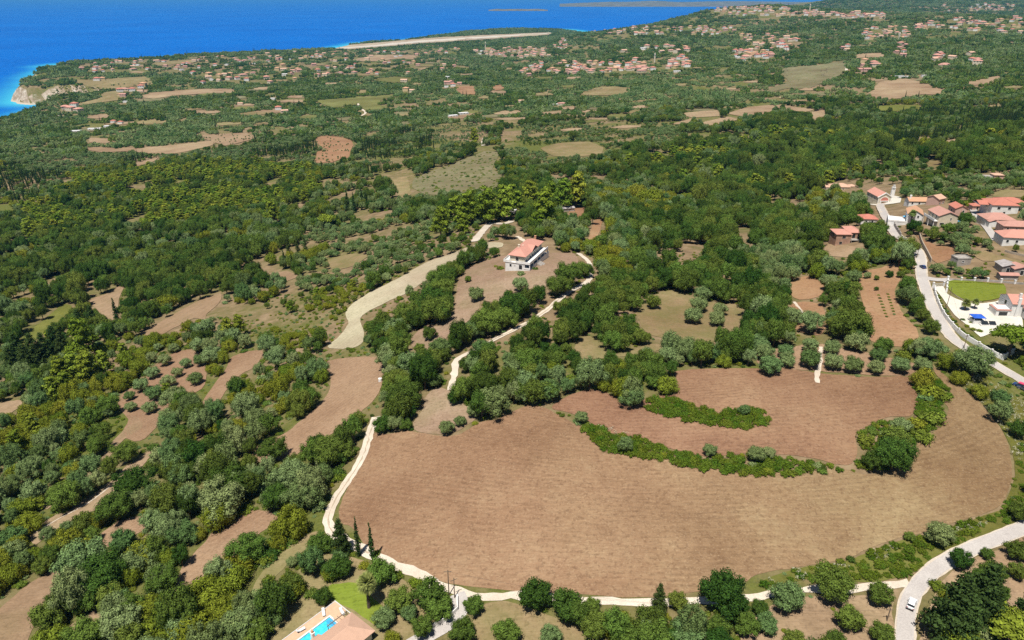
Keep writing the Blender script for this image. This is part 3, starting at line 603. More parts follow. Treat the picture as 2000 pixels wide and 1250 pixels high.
# ------------------------------------------------------------------ roads and tracks
ROADS = []
def ribbon(name, label, mat, px_pts, width, lift, sub=6, wob=0.0, offset=0.0, reserve=True, world=False, taper=None):
    c = smooth_loop(px_pts, sub, False)
    w_ = c if world else ground(c[:, 0], c[:, 1])[:, :2]
    # resample evenly
    d = np.r_[0, np.cumsum(np.hypot(*np.diff(w_, axis=0).T))]; st = max(2.0, d[-1] / 400)
    t = np.linspace(0, d[-1], int(d[-1] / st) + 2); w_ = np.c_[np.interp(t, d, w_[:, 0]), np.interp(t, d, w_[:, 1])]
    for _ in range(3): w_[1:-1] = (w_[:-2] + 2 * w_[1:-1] + w_[2:]) / 4
    tan = np.gradient(w_, axis=0); tan /= np.linalg.norm(tan, axis=1)[:, None] + 1e-9; nr = np.c_[-tan[:, 1], tan[:, 0]]
    hw = np.full(len(w_), width / 2.0)
    V = []; n_ = len(w_); cols = 5
    wl = hw + (rng.normal(0, wob, n_) if wob else 0); wr = hw + (rng.normal(0, wob, n_) if wob else 0)
    for k in range(cols):
        s = k / (cols - 1)
        q = w_ + nr * (offset + (-wl * (1 - s) + wr * s))[:, None]
        z = height(q[:, 0], q[:, 1]) + lift + np.hypot(q[:, 0], q[:, 1]) * 0.00045
        V.append(np.c_[q, z])
    V = np.stack(V, 1)          # n, cols, 3
    zc = V[:, :, 2].mean(1); V[:, :, 2] = np.maximum(V[:, :, 2], zc[:, None] - 0.15)
    ix = np.arange(n_ * cols).reshape(n_, cols)
    f = np.stack([ix[:-1, :-1], ix[:-1, 1:], ix[1:, 1:], ix[1:, :-1]], -1).reshape(-1, 4)
    # upward winding
    a, b, c3 = V.reshape(-1, 3)[f[0, 0]], V.reshape(-1, 3)[f[0, 1]], V.reshape(-1, 3)[f[0, 2]]
    if np.cross(b - a, c3 - a)[2] < 0: f = f[:, ::-1]
    o = mesh_obj(name, V.reshape(-1, 3), f, mat, None, True)
    if reserve: ROADS.append((w_, width / 2))
    tag(o, label, None, None, 'structure'); return o, w_
M_ROAD = asphalt('pale_asphalt', (0.43, 0.39, 0.36), (0.53, 0.49, 0.45))
M_EDGE = asphalt('road_shoulder', (0.5, 0.42, 0.33), (0.64, 0.56, 0.46))
M_TRACK = asphalt('white_gravel', (0.55, 0.46, 0.36), (0.72, 0.63, 0.51))
M_STRIP = asphalt('track_crown', (0.38, 0.30, 0.21), (0.5, 0.41, 0.3))
main = [(1768,1330),(1767,1250),(1768,1215),(1773,1180),(1787,1150),(1815,1121),(1850,1096),(1900,1071),(1950,1051),(2000,1032),(2080,1005),(2260,950)]
ribbon('road_shoulder_path', 'pale gravel shoulders of the road bend', M_EDGE, main, 3.9, 0.07, wob=0.12)
_, main_w = ribbon('road', 'sun bleached asphalt road bending past the field', M_ROAD, main, 3.2, 0.10)
lane = [(2280,920),(2080,800),(2000,746),(1940,711),(1885,680),(1855,655),(1833,620),(1816,590),(1807,562),(1800,540),(1799,520),(1797,500),(1786,484),(1766,470),(1747,457),(1738,438),(1727,420),(1719,403),(1722,398)]
ribbon('lane_shoulder_path', 'pale shoulders of the village lane', M_EDGE, lane, 4.6, 0.07, wob=0.12)
_, lane_w = ribbon('lane_road', 'pale asphalt lane climbing past the estate', M_ROAD, lane, 3.5, 0.10)
ribbon('estate_lane_road', 'short side lane to the estate gate', M_ROAD, [(1805,543),(1825,547),(1850,548),(1858,546)], 3.6, 0.09)
ribbon('village_lane_road', 'grey lane between village houses', M_ROAD, [(1900,408),(1905,420),(1915,432),(1928,446),(1945,470)], 3.2, 0.10)
track = [(1776,1140),(1752,1140),(1700,1146),(1650,1152),(1560,1152),(1480,1166),(1400,1172),(1330,1176),(1260,1178),(1190,1175),(1100,1169),(1000,1164),(940,1166),(897,1158),(850,1140),(800,1113),(760,1099),(720,1081),(690,1064),(660,1049),(642,1032),(640,1008),(656,975),(681,938),(705,900),(718,865),(726,835),(735,815)]
_, track_w = ribbon('white_track', 'white gravel track below the big field', M_TRACK, track[:16], 1.9, 0.07, wob=0.18)
ribbon('upper_track', 'white gravel track climbing beside the big field', M_TRACK, track[14:], 2.6, 0.074, wob=0.18)
ribbon('track_crown_path', 'grassy crown of the white track', M_STRIP, track[17:], 0.4, 0.085, wob=0.15, reserve=False)
ribbon('garden_lane_road', 'concrete lane down to the pool house', M_ROAD, [(893,1160),(905,1180),(899,1203),(872,1222),(845,1236),(800,1262)], 3.4, 0.09)
_, villa_w = ribbon('villa_track', 'two rutted white track up to the villa', M_TRACK, [(880,762),(890,722),(888,704),(923,687),(961,666),(1017,638),(1063,610),(1087,589),(1115,568),(1140,556),(1154,540),(1150,512),(1129,495)], 2.3, 0.07, wob=0.18)
ribbon('villa_track_crown_path', 'brown crown between the track ruts', M_STRIP, [(923,687),(961,666),(1017,638),(1063,610),(1087,589),(1115,568)], 0.5, 0.085, wob=0.15, reserve=False)
ribbon('pine_track', 'brown track entering the pine grove', M_EDGE, [(928,472),(938,458),(950,444),(962,436),(985,438),(1000,432)], 5.0, 0.07, wob=0.3)
ribbon('pine_lane_path', 'pale strip behind the villa', M_TRACK, [(1010,462),(1022,470),(1034,478)], 2.4, 0.07, wob=0.2)
ribbon('orchard_path', 'white footpath through the olive row', M_TRACK, [(1604,678),(1602,700),(1599,722),(1595,748)], 1.4, 0.08, wob=0.2)
ribbon('plot_path', 'thin pale footpath across the plot', M_TRACK, [(1550,590),(1560,600),(1568,612)], 1.0, 0.08, wob=0.15)
ribbon('hill_path', 'white bare track on the hill slope', M_TRACK, [(1655,145),(1653,132),(1658,120)], 6.0, 0.3, wob=0.4)
ribbon('far_path', 'white track on the plain', M_TRACK, [(699,203),(704,212),(714,221),(700,230)], 5.0, 0.3, wob=0.4)
ribbon('shore_path', 'pale track near the shore', M_TRACK, [(90,224),(110,226),(138,230)], 4.0, 0.2, wob=0.3)
ribbon('middle_path', 'short white track behind the terraces', M_TRACK, [(944,285),(943,278),(946,270)], 5.0, 0.2, wob=0.3)
ribbon('terrace_path', 'faint pale path along the terrace', M_TRACK, [(64,1044),(110,1016),(170,985),(215,950)], 0.5, 0.07, wob=0.1, reserve=False)

# ------------------------------------------------------------------ tree kinds
M_BARK = plain('bark', (0.13, 0.10, 0.075), 0.95, 0.05, 0.4, 2.0)
L_OLIVE = leaf('olive_leaf', (0.105, 0.158, 0.045), (0.235, 0.285, 0.11), 0.05)
L_OAK = leaf('oak_leaf', (0.045, 0.08, 0.014), (0.15, 0.195, 0.034), 0.05)
L_PINE = leaf('pine_needle', (0.13, 0.18, 0.018), (0.26, 0.285, 0.034), 0.07)
L_CYP = leaf('cypress_needle', (0.038, 0.066, 0.018), (0.07, 0.10, 0.026), 0.1)
L_SHRUB = leaf('shrub_leaf', (0.12, 0.165, 0.02), (0.20, 0.225, 0.035), 0.2)
L_BRAMBLE = leaf('bramble_leaf', (0.085, 0.13, 0.012), (0.145, 0.185, 0.022), 0.15)
L_YELLOW = leaf('mastic_leaf', (0.155, 0.18, 0.018), (0.22, 0.225, 0.026), 0.07)
L_FLOWER = leaf('cream_flower', (0.55, 0.52, 0.38), (0.62, 0.58, 0.44), 0.2)
L_PALM = leaf('palm_leaf', (0.27, 0.32, 0.085), (0.32, 0.36, 0.11), 0.3)
L_BURNT = leaf('bare_twig', (0.13, 0.105, 0.10), (0.17, 0.14, 0.13), 0.1)

def ico(r=1.0, sub=1):
    bm = bmesh.new(); bmesh.ops.create_icosphere(bm, subdivisions=sub, radius=r)
    v = np.array([x.co[:] for x in bm.verts]); f = np.array([[q.index for q in p.verts] for p in bm.faces]); bm.free(); return v, f
ICO_V, ICO_F = ico(1.0, 1)
def crown(lobes, leafsize, dens, r, core=0.78, jit=0.75, zmin=0.05, up=0.0, aspect=0.62):
    """leaf clumps over a set of lobes (x,y,z,rx,rz): verts, faces, tone"""
    V, Fc, T = [], [], []; nv = 0
    L = np.array(lobes)
    for i, (x, y, z, rx, rz) in enumerate(L):
        m = max(8, int(dens * 4 * math.pi * rx * (rx + rz) / 2))
        d = r.normal(size=(m, 3)); d /= np.linalg.norm(d, axis=1)[:, None]
        d[:, 2] = np.where(d[:, 2] < -0.55, -d[:, 2], d[:, 2])
        k = 0.70 + 0.44 * r.random(m)
        p = np.c_[x + d[:, 0] * rx * k, y + d[:, 1] * rx * k, z + d[:, 2] * rz * k]
        keep = p[:, 2] > zmin
        for j, (a, b, c, qx, qz) in enumerate(L):
            if j != i: keep &= (((p[:, 0] - a) / qx) ** 2 + ((p[:, 1] - b) / qx) ** 2 + ((p[:, 2] - c) / qz) ** 2) > 0.62
        p = p[keep]; d = d[keep]; m = len(p)
        if not m: continue
        nrm = d + r.normal(0, jit, (m, 3)); nrm[:, 2] += up; nrm /= np.linalg.norm(nrm, axis=1)[:, None]
        t = np.cross(nrm, r.normal(size=(m, 3))); t /= np.linalg.norm(t, axis=1)[:, None] + 1e-9; b = np.cross(nrm, t)
        s = leafsize * (0.55 + 0.8 * r.random(m))[:, None]
        q = np.stack([p - t * s * 0.6, p - b * s * aspect * 0.55, p + t * s * 0.6, p + b * s * aspect * 0.55], 1)
        lobetone = 0.5 + 0.22 * (r.random() - 0.5)
        V.append(q.reshape(-1, 3)); Fc += [(nv + 4 * a, nv + 4 * a + 1, nv + 4 * a + 2, nv + 4 * a + 3) for a in range(m)]
        T.append(np.repeat(np.clip(lobetone + r.normal(0, 0.22, m), 0, 1), 4)); nv += 4 * m
        if core:
            cv = ICO_V * np.array([rx, rx, rz]) * core * (0.95 + 0.1 * r.random((len(ICO_V), 1))) + np.array([x, y, z])
            cv[:, 2] = np.maximum(cv[:, 2], zmin)
            V.append(cv); Fc += [tuple(q + nv) for q in ICO_F]; T.append(np.full(len(cv), 0.45)); nv += len(cv)
    return np.concatenate(V), Fc, np.concatenate(T)
def trunk_mesh(h, rad, r, spread=0.0, lean=0.1, branches=3, zb=0.0):
    mb = MB(); top = Vector((r.normal(0, lean), r.normal(0, lean), h))
    mb.tube([(0, 0, zb - 0.6), (0, 0, zb + 0.05), (top.x * 0.5, top.y * 0.5, h * 0.5), top], [rad * 1.5, rad * 1.2, rad * 0.85, rad * 0.7], 6)
    for i in range(branches):
        a = 2 * math.pi * i / branches + r.random(); e = top + Vector((math.cos(a) * spread, math.sin(a) * spread, spread * 0.7 + 0.3))
        mb.tube([top * 0.85, (top + e) / 2 + Vector((0, 0, -0.1)), e], [rad * 0.6, rad * 0.4, rad * 0.2], 5)
    return mb
def tone_attr(me, T):
    a = me.attributes.new('tone', 'FLOAT', 'POINT'); a.data.foreach_set('value', np.asarray(T, np.float32))
PROTO = bpy.data.collections.new('tree_kinds')      # not linked to the scene
KINDS = {}    # kind -> list of dict(trunk mesh, crown mesh, joined object name, width, height)
def add_kind(kind, lobes, leafsize, dens, seed, mat, trunk=None, **kw):
    r = np.random.default_rng(seed)
    V, Fc, T = crown(lobes, leafsize, dens, r, **kw)
    cm = bpy.data.meshes.new(kind + '_crown'); cm.from_pydata(V.tolist(), [], Fc); cm.materials.append(mat); tone_attr(cm, T); cm.update()
    tm = None; nv = len(V); allv = V.tolist(); allf = list(Fc); mi = [0] * len(Fc); TT_ = list(T)
    if trunk is not None:
        tm = bpy.data.meshes.new(kind + '_trunk'); tm.from_pydata(trunk.v, [], trunk.f); tm.materials.append(M_BARK); tm.update()
        allv += [list(p) for p in trunk.v]; allf += [tuple(i + nv for i in q) for q in trunk.f]; mi += [1] * len(trunk.f); TT_ += [0.5] * len(trunk.v)
    jm = bpy.data.meshes.new(kind + '_tree'); jm.from_pydata(allv, [], allf); jm.materials.append(mat); jm.materials.append(M_BARK)
    jm.polygons.foreach_set('material_index', np.array(mi, np.int32)); tone_attr(jm, TT_); jm.update()
    idx = len(PROTO.objects); jo = bpy.data.objects.new('kind_%03d' % idx, jm); PROTO.objects.link(jo)
    wv = max(np.ptp(V[:, 0]), np.ptp(V[:, 1]))
    KINDS.setdefault(kind, []).append(dict(trunk=tm, crown=cm, idx=idx, w=wv, h=float(V[:, 2].max()), tris=len(Fc) * 2))
# every kind is about 1 unit wide = 1 m; instances are scaled to their width
def billow(r, n, wx, hz, zc, lo=0.20, hi=0.32, flat=0.75, ragged=0.12):
    out = [(0, 0, zc, wx * 0.34, hz * 0.36)]
    for i in range(n):
        a = 2.399 * i + r.random() * 0.7; t = (i + 0.5) / n; el = -0.25 + 1.2 * t
        rad = wx * 0.5 * (0.62 + ragged * r.normal()) * math.cos(min(1.2, max(-0.6, el)) * 0.95)
        s = wx * (lo + (hi - lo) * r.random())
        out.append((rad * math.cos(a), rad * math.sin(a), zc + hz * 0.42 * math.sin(el) + r.normal(0, 0.02) * wx, s * 0.86, s * flat))
    return out
for i in range(6):
    r = np.random.default_rng(100 + i)
    add_kind('olive', billow(r, 25, 8, 5.6, 3.7, 0.12, 0.20, 0.9, 0.15), 0.34, 8.0, 200 + i, L_OLIVE, trunk_mesh(1.9, 0.3, r, 1.1, 0.25, 3), core=0.66, jit=0.28, zmin=0.7, up=0.0)
for i in range(6):
    r = np.random.default_rng(120 + i)
    add_kind('oak', billow(r, 22, 8, 6.4, 3.8, 0.13, 0.23, 0.95, 0.15), 0.36, 7.2, 220 + i, L_OAK, trunk_mesh(1.8, 0.26, r, 1.2, 0.2, 3), core=0.66, jit=0.3, zmin=0.25, up=0.0)
for i in range(5):
    r = np.random.default_rng(400 + i)
    add_kind('olive_low', billow(r, 27, 8, 5.6, 2.9, 0.12, 0.20, 0.88, 0.11), 0.33, 8.0, 410 + i, L_OLIVE, trunk_mesh(1.6, 0.3, r, 1.0, 0.2, 3), core=0.72, jit=0.28, zmin=0.15, up=0.0)
    add_kind('oak_low', billow(r, 24, 8, 6.2, 3.1, 0.13, 0.22, 0.9, 0.11), 0.35, 7.4, 420 + i, L_OAK, trunk_mesh(1.6, 0.28, r, 1.0, 0.2, 3), core=0.72, jit=0.3, zmin=0.12, up=0.0)
for i in range(3):
    r = np.random.default_rng(110 + i)
    add_kind('olive_big', billow(r, 36, 12, 8.0, 4.7, 0.10, 0.18, 0.9, 0.15), 0.36, 6.5, 205 + i, L_OLIVE, trunk_mesh(2.4, 0.42, r, 1.8, 0.3, 4), core=0.66, jit=0.28, zmin=0.8, up=0.0)
    add_kind('oak_big', billow(r, 34, 12, 8.6, 4.8, 0.11, 0.19, 0.95, 0.14), 0.38, 6.0, 215 + i, L_OAK, trunk_mesh(2.4, 0.4, r, 1.8, 0.3, 4), core=0.66, jit=0.3, zmin=0.4, up=0.0)
for i in range(3):
    r = np.random.default_rng(130 + i)
    add_kind('mastic', billow(r, 15, 8, 4.6, 2.1, 0.18, 0.28), 0.36, 7.2, 230 + i, L_YELLOW, trunk_mesh(1.2, 0.2, r, 1.2, 0.2, 3), core=0.66, jit=0.3, zmin=0.1, up=0.0)
for i in range(5):
    r = np.random.default_rng(140 + i); lb = []
    for k in range(16):
        t = k / 15; z = 2.6 + 7.4 * t; rad = 3.0 * (1 - 0.62 * t ** 1.4) * (0.55 + 0.45 * r.random()); a = 2.4 * k + r.random()
        s = 1.45 - 0.5 * t + 0.35 * r.random()
        lb.append((rad * 0.75 * math.cos(a), rad * 0.75 * math.sin(a), z, s, s * 0.62))
    lb.append((0, 0, 6, 1.6, 3.0))
    add_kind('pine', lb, 0.5, 4.2, 240 + i, L_PINE, trunk_mesh(5.5, 0.22, r, 1.0, 0.2, 3), core=0.72, jit=0.32, zmin=1.4, up=0.0)
for i in range(2):
    r = np.random.default_rng(150 + i); lb = []
    for k in range(22):
        a = 2.399 * k; q = math.sqrt((k + 0.5) / 22) * 3.4; s = 1.05 + 0.35 * r.random()
        lb.append((q * math.cos(a), q * math.sin(a), 6.3 - 0.10 * q * q + r.normal(0, 0.12), s, s * 0.72))
    add_kind('umbrella', lb, 0.46, 4.6, 250 + i, L_PINE, trunk_mesh(5.0, 0.3, r, 2.0, 0.2, 5), core=0.74, jit=0.5, zmin=2.5, up=0.15)
for i in range(3):
    r = np.random.default_rng(160 + i); lb = []
    for k in range(9):
        t = k / 8; z = 0.9 + 10.2 * t; s = 0.95 * (1 - 0.25 * abs(t - 0.25)) * (1 - 0.72 * t ** 2.6)
        lb.append((r.normal(0, 0.05), r.normal(0, 0.05), z, max(0.2, s), 1.0))
    add_kind('cypress', lb, 0.42, 8.0, 260 + i, L_CYP, trunk_mesh(1.2, 0.16, r, 0.3, 0.05, 0), core=0.66, jit=0.5, zmin=0.3, up=-0.1)
for i in range(3):
    r = np.random.default_rng(170 + i); lb = []
    for k in range(26):
        t = k / 25; z = 0.9 + 9.2 * t; rad = 2.3 * (1 - t) ** 0.8; a = 2.399 * k; s = 0.55 + 0.75 * (1 - t)
        lb.append((rad * 0.75 * math.cos(a), rad * 0.75 * math.sin(a), z, s, s * 0.8))
    lb.append((0, 0, 4.6, 1.1, 4.4))
    add_kind('conifer', lb, 0.30, 12.0, 270 + i, L_CYP, trunk_mesh(1.5, 0.22, r, 0.4, 0.05, 0), core=0.66, jit=0.6, zmin=0.3, up=0.0)
for i in range(5):
    r = np.random.default_rng(180 + i); lb = []
    for k in range(9):
        a = 2.399 * k; q = math.sqrt(k / 9) * 1.35; s = 0.62 + 0.4 * r.random()
        lb.append((q * math.cos(a), q * math.sin(a), 0.55 + 0.25 * r.random() - 0.1 * q, s, s * 0.82))
    add_kind('shrub', lb, 0.34, 7.0, 280 + i, [L_SHRUB, L_OAK, L_SHRUB, L_YELLOW, L_OLIVE][i], None, core=0.66, jit=0.45, zmin=-0.2, up=0.15)
for i in range(3):
    r = np.random.default_rng(190 + i); lb = []
    for k in range(10):
        a = 2.399 * k; q = math.sqrt(k / 10) * 1.5; s = 0.5 + 0.35 * r.random()
        lb.append((q * math.cos(a), q * math.sin(a), 0.5 + 0.4 * r.random() - 0.10 * q, s, s * 0.85))
    add_kind('bramble', lb, 0.28, 9.0, 290 + i, L_BRAMBLE, None, core=0.66, jit=0.5, zmin=-0.2, up=0.3)
r = np.random.default_rng(195)
add_kind('blossom', [(r.normal(0, 0.6), r.normal(0, 0.6), 0.8 + 0.3 * r.random(), 0.35, 0.2) for _ in range(7)], 0.2, 9.0, 295, L_FLOWER, None, core=0, jit=0.8, zmin=0.0, up=0.6)
for i in range(2):
    r = np.random.default_rng(197 + i)
    add_kind('burnt', billow(r, 10, 5, 3.6, 2.0, 0.16, 0.24), 0.5, 1.6, 297 + i, L_BURNT, trunk_mesh(1.6, 0.15, r, 0.9, 0.2, 5), core=0, jit=0.9, zmin=0.4, aspect=0.18)
# far clumps: a dozen small trees in one
for i in range(6):
    r = np.random.default_rng(300 + i); lb = []
    for k in range(11):
        x, y = r.uniform(-9, 9, 2); s = 2.0 + 1.7 * r.random()
        lb.append((x, y, s * 0.75, s, s * (0.9 if r.random() > 0.2 else 1.5)))
    add_kind('grove', lb, 1.3, 0.7, 310 + i, L_OAK if i % 2 else L_OLIVE, None, core=0.85, jit=0.6, zmin=-0.5, up=0.3)
COL = {'olive': 'olive', 'oak': 'oak'}

# ------------------------------------------------------------------ where trees stand
PLACED = []      # (kind, variant, x, y, z, width m, height factor, rot, explicit label phrase or None)
def put(kind, x, y, width, hf=1.0, phrase=None, var=None, own=None):
    if width > 9.3 and kind.split('_')[0] in ('olive', 'oak'): kind = kind.split('_')[0] + '_big'
    v = KINDS[kind]; k = var if var is not None else int(rng.integers(len(v)))
    PLACED.append((kind, k, float(x), float(y), float(height(x, y)), float(width), float(hf), float(rng.random() * 6.283), phrase, own))
def tree(kind, cx, cyy, wpx, hf=1.0, phrase=None, drop=0.34, own=None):
    """a tree whose crown is centred at a pixel and is wpx pixels wide"""
    if kind in ('olive', 'oak'): kind += '_low'
    b = gp(cx, cyy + wpx * drop); f = float(project(b.x, b.y, b.z)[2]); put(kind, b.x, b.y, wpx * f / F, hf, phrase, None, own)
def column(kind, bx, by, hpx, phrase=None, own=None, wf=1.0):
    """a tall tree by its foot pixel and its height in pixels"""
    b = gp(bx, by); f = float(project(b.x, b.y, b.z)[2]); dep = math.atan2(300 - b.z, math.hypot(b.x, b.y))
    hm = hpx * f / F / max(0.5, math.cos(dep)); v = KINDS[kind][0]
    put(kind, b.x, b.y, hm / v['h'] * v['w'] * wf, 1 / wf, phrase, None, own)

# trees one can pick out in the photograph (crown centre, width in pixels)
G_ = 'in the garden of the pool house'
for a in [('oak',627,1060,54),('oak',662,1107,62),('oak',600,1105,36),('olive',572,1097,26),('oak',570,1140,62),('oak',632,1165,42),('olive',532,1180,86),('oak',508,1228,64),('oak',745,1117,66),('oak',780,1170,64),('oak',842,1160,74),('oak',858,1185,62),('olive',750,1205,54),('oak',825,1222,52),('mastic',765,1243,44),('oak',925,1182,46),('oak',905,1230,60),('oak',990,1232,62),('olive',470,1225,70),('olive',800,1195,40)]:
    tree(*a, phrase=G_)
for a in [('shrub',525,1125,30),('shrub',777,1117,30),('shrub',812,1130,36),('shrub',712,1098,30),('shrub',735,1075,22),('shrub',655,1075,18)]: tree(*a, phrase=G_)
T_ = 'along the white track below the big field'
for a in [('oak',1045,1160,76),('oak',1107,1180,80),('oak',1155,1180,44),('oak',1160,1217,72),('mastic',1210,1215,78),('oak',1270,1217,84),('oak',1225,1243,76),('oak',1322,1172,46),('oak',1405,1158,108,1.15),('oak',1400,1220,62),('oak',1482,1184,44),('olive',1337,1238,82),('olive',1075,1238,50),('oak',1455,1215,60),('oak',1400,1255,70),('oak',1300,1250,70),('oak',1440,1180,50)]: tree(*a, phrase=T_)
O_ = 'in the bare orchard beside the road junction'
for a in [('olive',1532,1162,76),('oak',1622,1142,92,1.1),('oak',1715,1160,55),('oak',1655,1207,60),('oak',1720,1235,56),('oak',1550,1248,52),('oak',1628,1252,50),('olive',1495,1215,50)]: tree(*a, phrase=O_)
B_ = 'inside the road bend'
for a in [('olive',1830,1040,62),('oak',1775,1047,25),('oak',1985,995,52),('oak',1872,1092,48),('oak',1925,1082,27),('oak',1982,1072,56),('oak',1932,1115,58),('oak',1982,1115,40),('oak',1950,1155,46),('shrub',1832,1137,42),('oak',1910,1130,50)]: tree(*a, phrase=B_)
tree('umbrella', 1950, 1228, 112, phrase=B_, own='broad yellow green umbrella pine beside the dark conifers at the road bend')
column('conifer', 1845, 1252, 125, B_, 'tall dark green conifer standing closest to the road bend', 1.25); column('conifer', 1897, 1238, 140, B_, 'tallest dark conifer in the grove beside the road bend', 1.2); column('conifer', 1992, 1240, 100, B_, None, 1.2); column('conifer', 1868, 1262, 100, B_, None, 1.2)
column('cypress', 701, 1086, 74, None, 'slim cypress at the field corner, beside the dark conifer', 0.8); column('cypress', 728, 1093, 70, None, 'slim cypress at the field corner, second from the dark conifer', 0.8)
column('conifer', 668, 1082, 66, None, 'dark cone shaped conifer beside the two slim cypresses'); column('conifer', 1285, 1193, 48, None, 'small dark conifer beside the track, next to a broad oak')
E_ = 'at the edge of the big brown field'
for a in [('olive',1135,814,33),('olive',1235,772,64),('olive',1070,765,53),('oak',1022,762,62),('olive',1385,879,32),('olive',1475,885,43),('olive',1452,802,25),('olive',965,782,80),('olive',873,835,36),('olive',900,822,28),('oak',750,828,46),('oak',793,828,32),('olive',926,803,31),('oak',888,778,33),('olive',1500,884,26)]: tree(*a, phrase=E_)
for a in [('olive',1337,682,62),('oak',1430,680,72),('oak',1197,665,56),('oak',1240,665,21),('olive',1390,690,45),('olive',1480,672,44)]: tree(*a, phrase='in the thicket above the terraced field')
for a in [('olive',1755,830,44),('oak',1745,855,62),('oak',1740,890,84),('oak',1702,898,52),('shrub',1690,850,44),('shrub',1800,842,50),('shrub',1815,752,60),('shrub',1835,765,40),('shrub',1818,805,56),('shrub',1790,818,44),('shrub',1800,740,34)]: tree(*a, phrase='in the bush island between the two brown fields')
W_ = 'in the row along the top of the terraced field'
for a in [('olive',1501,713,52),('olive',1535,703,38),('olive',1580,701,48),('olive',1624,708,40),('olive',1664,712,43),('olive',1708,717,38),('olive',1755,712,44),('olive',1799,712,38),('olive',1491,689,42),('olive',1533,687,36),('olive',1580,674,38),('olive',1624,680,34),('olive',1671,668,50),('olive',1713,694,36)]: tree(*a, phrase=W_)
for a in [('oak',1657,635,90),('olive',1580,630,58),('oak',1723,675,42),('olive',1895,708,86),('olive',1811,680,58),('olive',1372,575,39),('olive',1363,596,39),('olive',1352,617,42),('olive',1405,605,34),('olive',1400,624,35),('oak',1275,592,32),('olive',1545,620,40),('olive',1640,600,46),('oak',1617,554,32),('olive',1666,540,32),('oak',1701,482,48,1.3),('oak',1769,486,50),('oak',1772,515,32),('oak',1770,557,40),('oak',1786,584,38),('oak',1800,615,36),('oak',1815,640,36),('olive',1693,538,17),('oak',1711,543,13),('oak',1736,536,18),('oak',1757,536,18),('oak',1711,564,11),('olive',1690,505,26),('olive',1712,508,24)]: tree(*a, phrase='among the plots below the lane')
for k in range(8):
    tree('shrub', 1716 + k * 2.2, 575 + k * 6.0, 7.5, phrase='in the young rows on the orange plot'); tree('shrub', 1734 + k * 1.8, 573 + k * 5.6, 7.5, phrase='in the young rows on the orange plot')
tree('umbrella', 1968, 655, 84, phrase=None, drop=0.5, own='big round umbrella pine at the corner of the white estate wall')
V_ = 'round the bare yard of the villa'
for a in [('olive',930,575,37),('olive',1016,557,34),('oak',914,545,18),('oak',1000,597,72),('oak',952,632,66),('olive',922,642,58),('oak',984,622,58),('oak',1086,560,56),('oak',1110,540,58),('oak',1130,527,42),('oak',1050,575,30),('oak',870,562,50),('oak',845,582,58),('oak',850,606,74),('oak',818,586,46),('oak',795,610,58),('olive',775,642,56),('oak',850,545,40),('oak',876,528,36),('oak',752,634,50),('oak',905,511,30),('olive',938,499,24),('oak',735,640,36),('oak',839,652,33),('olive',862,680,52),('oak',820,680,30),('olive',942,680,44),('olive',926,711,44),('oak',912,757,66),('olive',850,743,38),('olive',772,722,52),('oak',835,715,60),('oak',793,778,76),('shrub',977,520,18),('shrub',1046,522,13),('shrub',1018,530,20),('shrub',968,518,10),('oak',1145,530,34),('oak',1103,560,40),('oak',895,530,30),('oak',780,660,50),('oak',815,625,50),('oak',728,662,30)]: tree(*a, phrase=V_)
# young orchard on the left terraces
Y_ = 'in the young orchard on the terraces'
for zx, zy, wz in [(975,800,70),(920,870,78),(1040,885,70),(860,935,90),(995,935,70),(945,985,90),(1095,970,95),(790,1010,90),(870,1055,100),(725,1065,70),(985,1080,170),(735,1125,75),(845,1130,90),(945,1180,110),(1190,840,130),(1120,870,80)]:
    tree('olive', zx / 2.857, 400 + zy / 2.857, wz / 2.857 * 1.05, phrase=Y_)
# big olives of the lower slope
for zx, zy, wz, kd in [(665,450,230,'oak'),(1030,590,210,'olive'),(1260,400,340,'olive'),(1310,330,260,'oak'),(950,420,230,'olive'),(1200,230,220,'olive'),(880,530,180,'olive'),(760,330,260,'oak'),(1640,270,260,'olive'),(1720,380,260,'olive'),(1560,400,200,'oak'),(500,760,330,'olive'),(600,840,300,'oak'),(790,740,250,'olive'),(930,840,220,'oak'),(700,640,160,'olive'),(440,900,220,'olive'),(380,400,200,'oak'),(1540,130,190,'oak'),(1850,150,240,'oak'),(1780,110,160,'oak'),(1000,1050,320,'mastic'),(1150,920,300,'mastic'),(1280,830,260,'mastic'),(880,1150,300,'mastic'),(1330,760,220,'mastic'),(1400,680,240,'oak'),(1100,1130,300,'mastic'),(1270,1000,240,'mastic'),(700,1090,260,'olive'),(500,1170,240,'oak'),(300,1170,240,'mastic'),(80,620,170,'olive'),(100,700,160,'olive'),(40,760,160,'olive'),(330,620,120,'oak'),(480,540,150,'oak'),(400,660,170,'oak'),(300,720,150,'oak'),(250,780,140,'oak'),(520,610,120,'oak'),(1500,690,150,'shrub'),(1560,620,160,'shrub'),(1640,560,150,'shrub'),(380,960,220,'oak'),(290,1050,200,'oak'),(480,980,180,'oak'),(640,950,200,'oak'),(1440,1000,200,'olive'),(1350,1130,220,'olive'),(1000,250,160,'oak'),(1100,180,180,'oak'),(560,100,150,'oak'),(720,150,170,'oak')]:
    tree(kd, zx / 2.857, 830 + zy / 2.857, wz / 2.857, phrase='on the terraced slope beyond the white track')
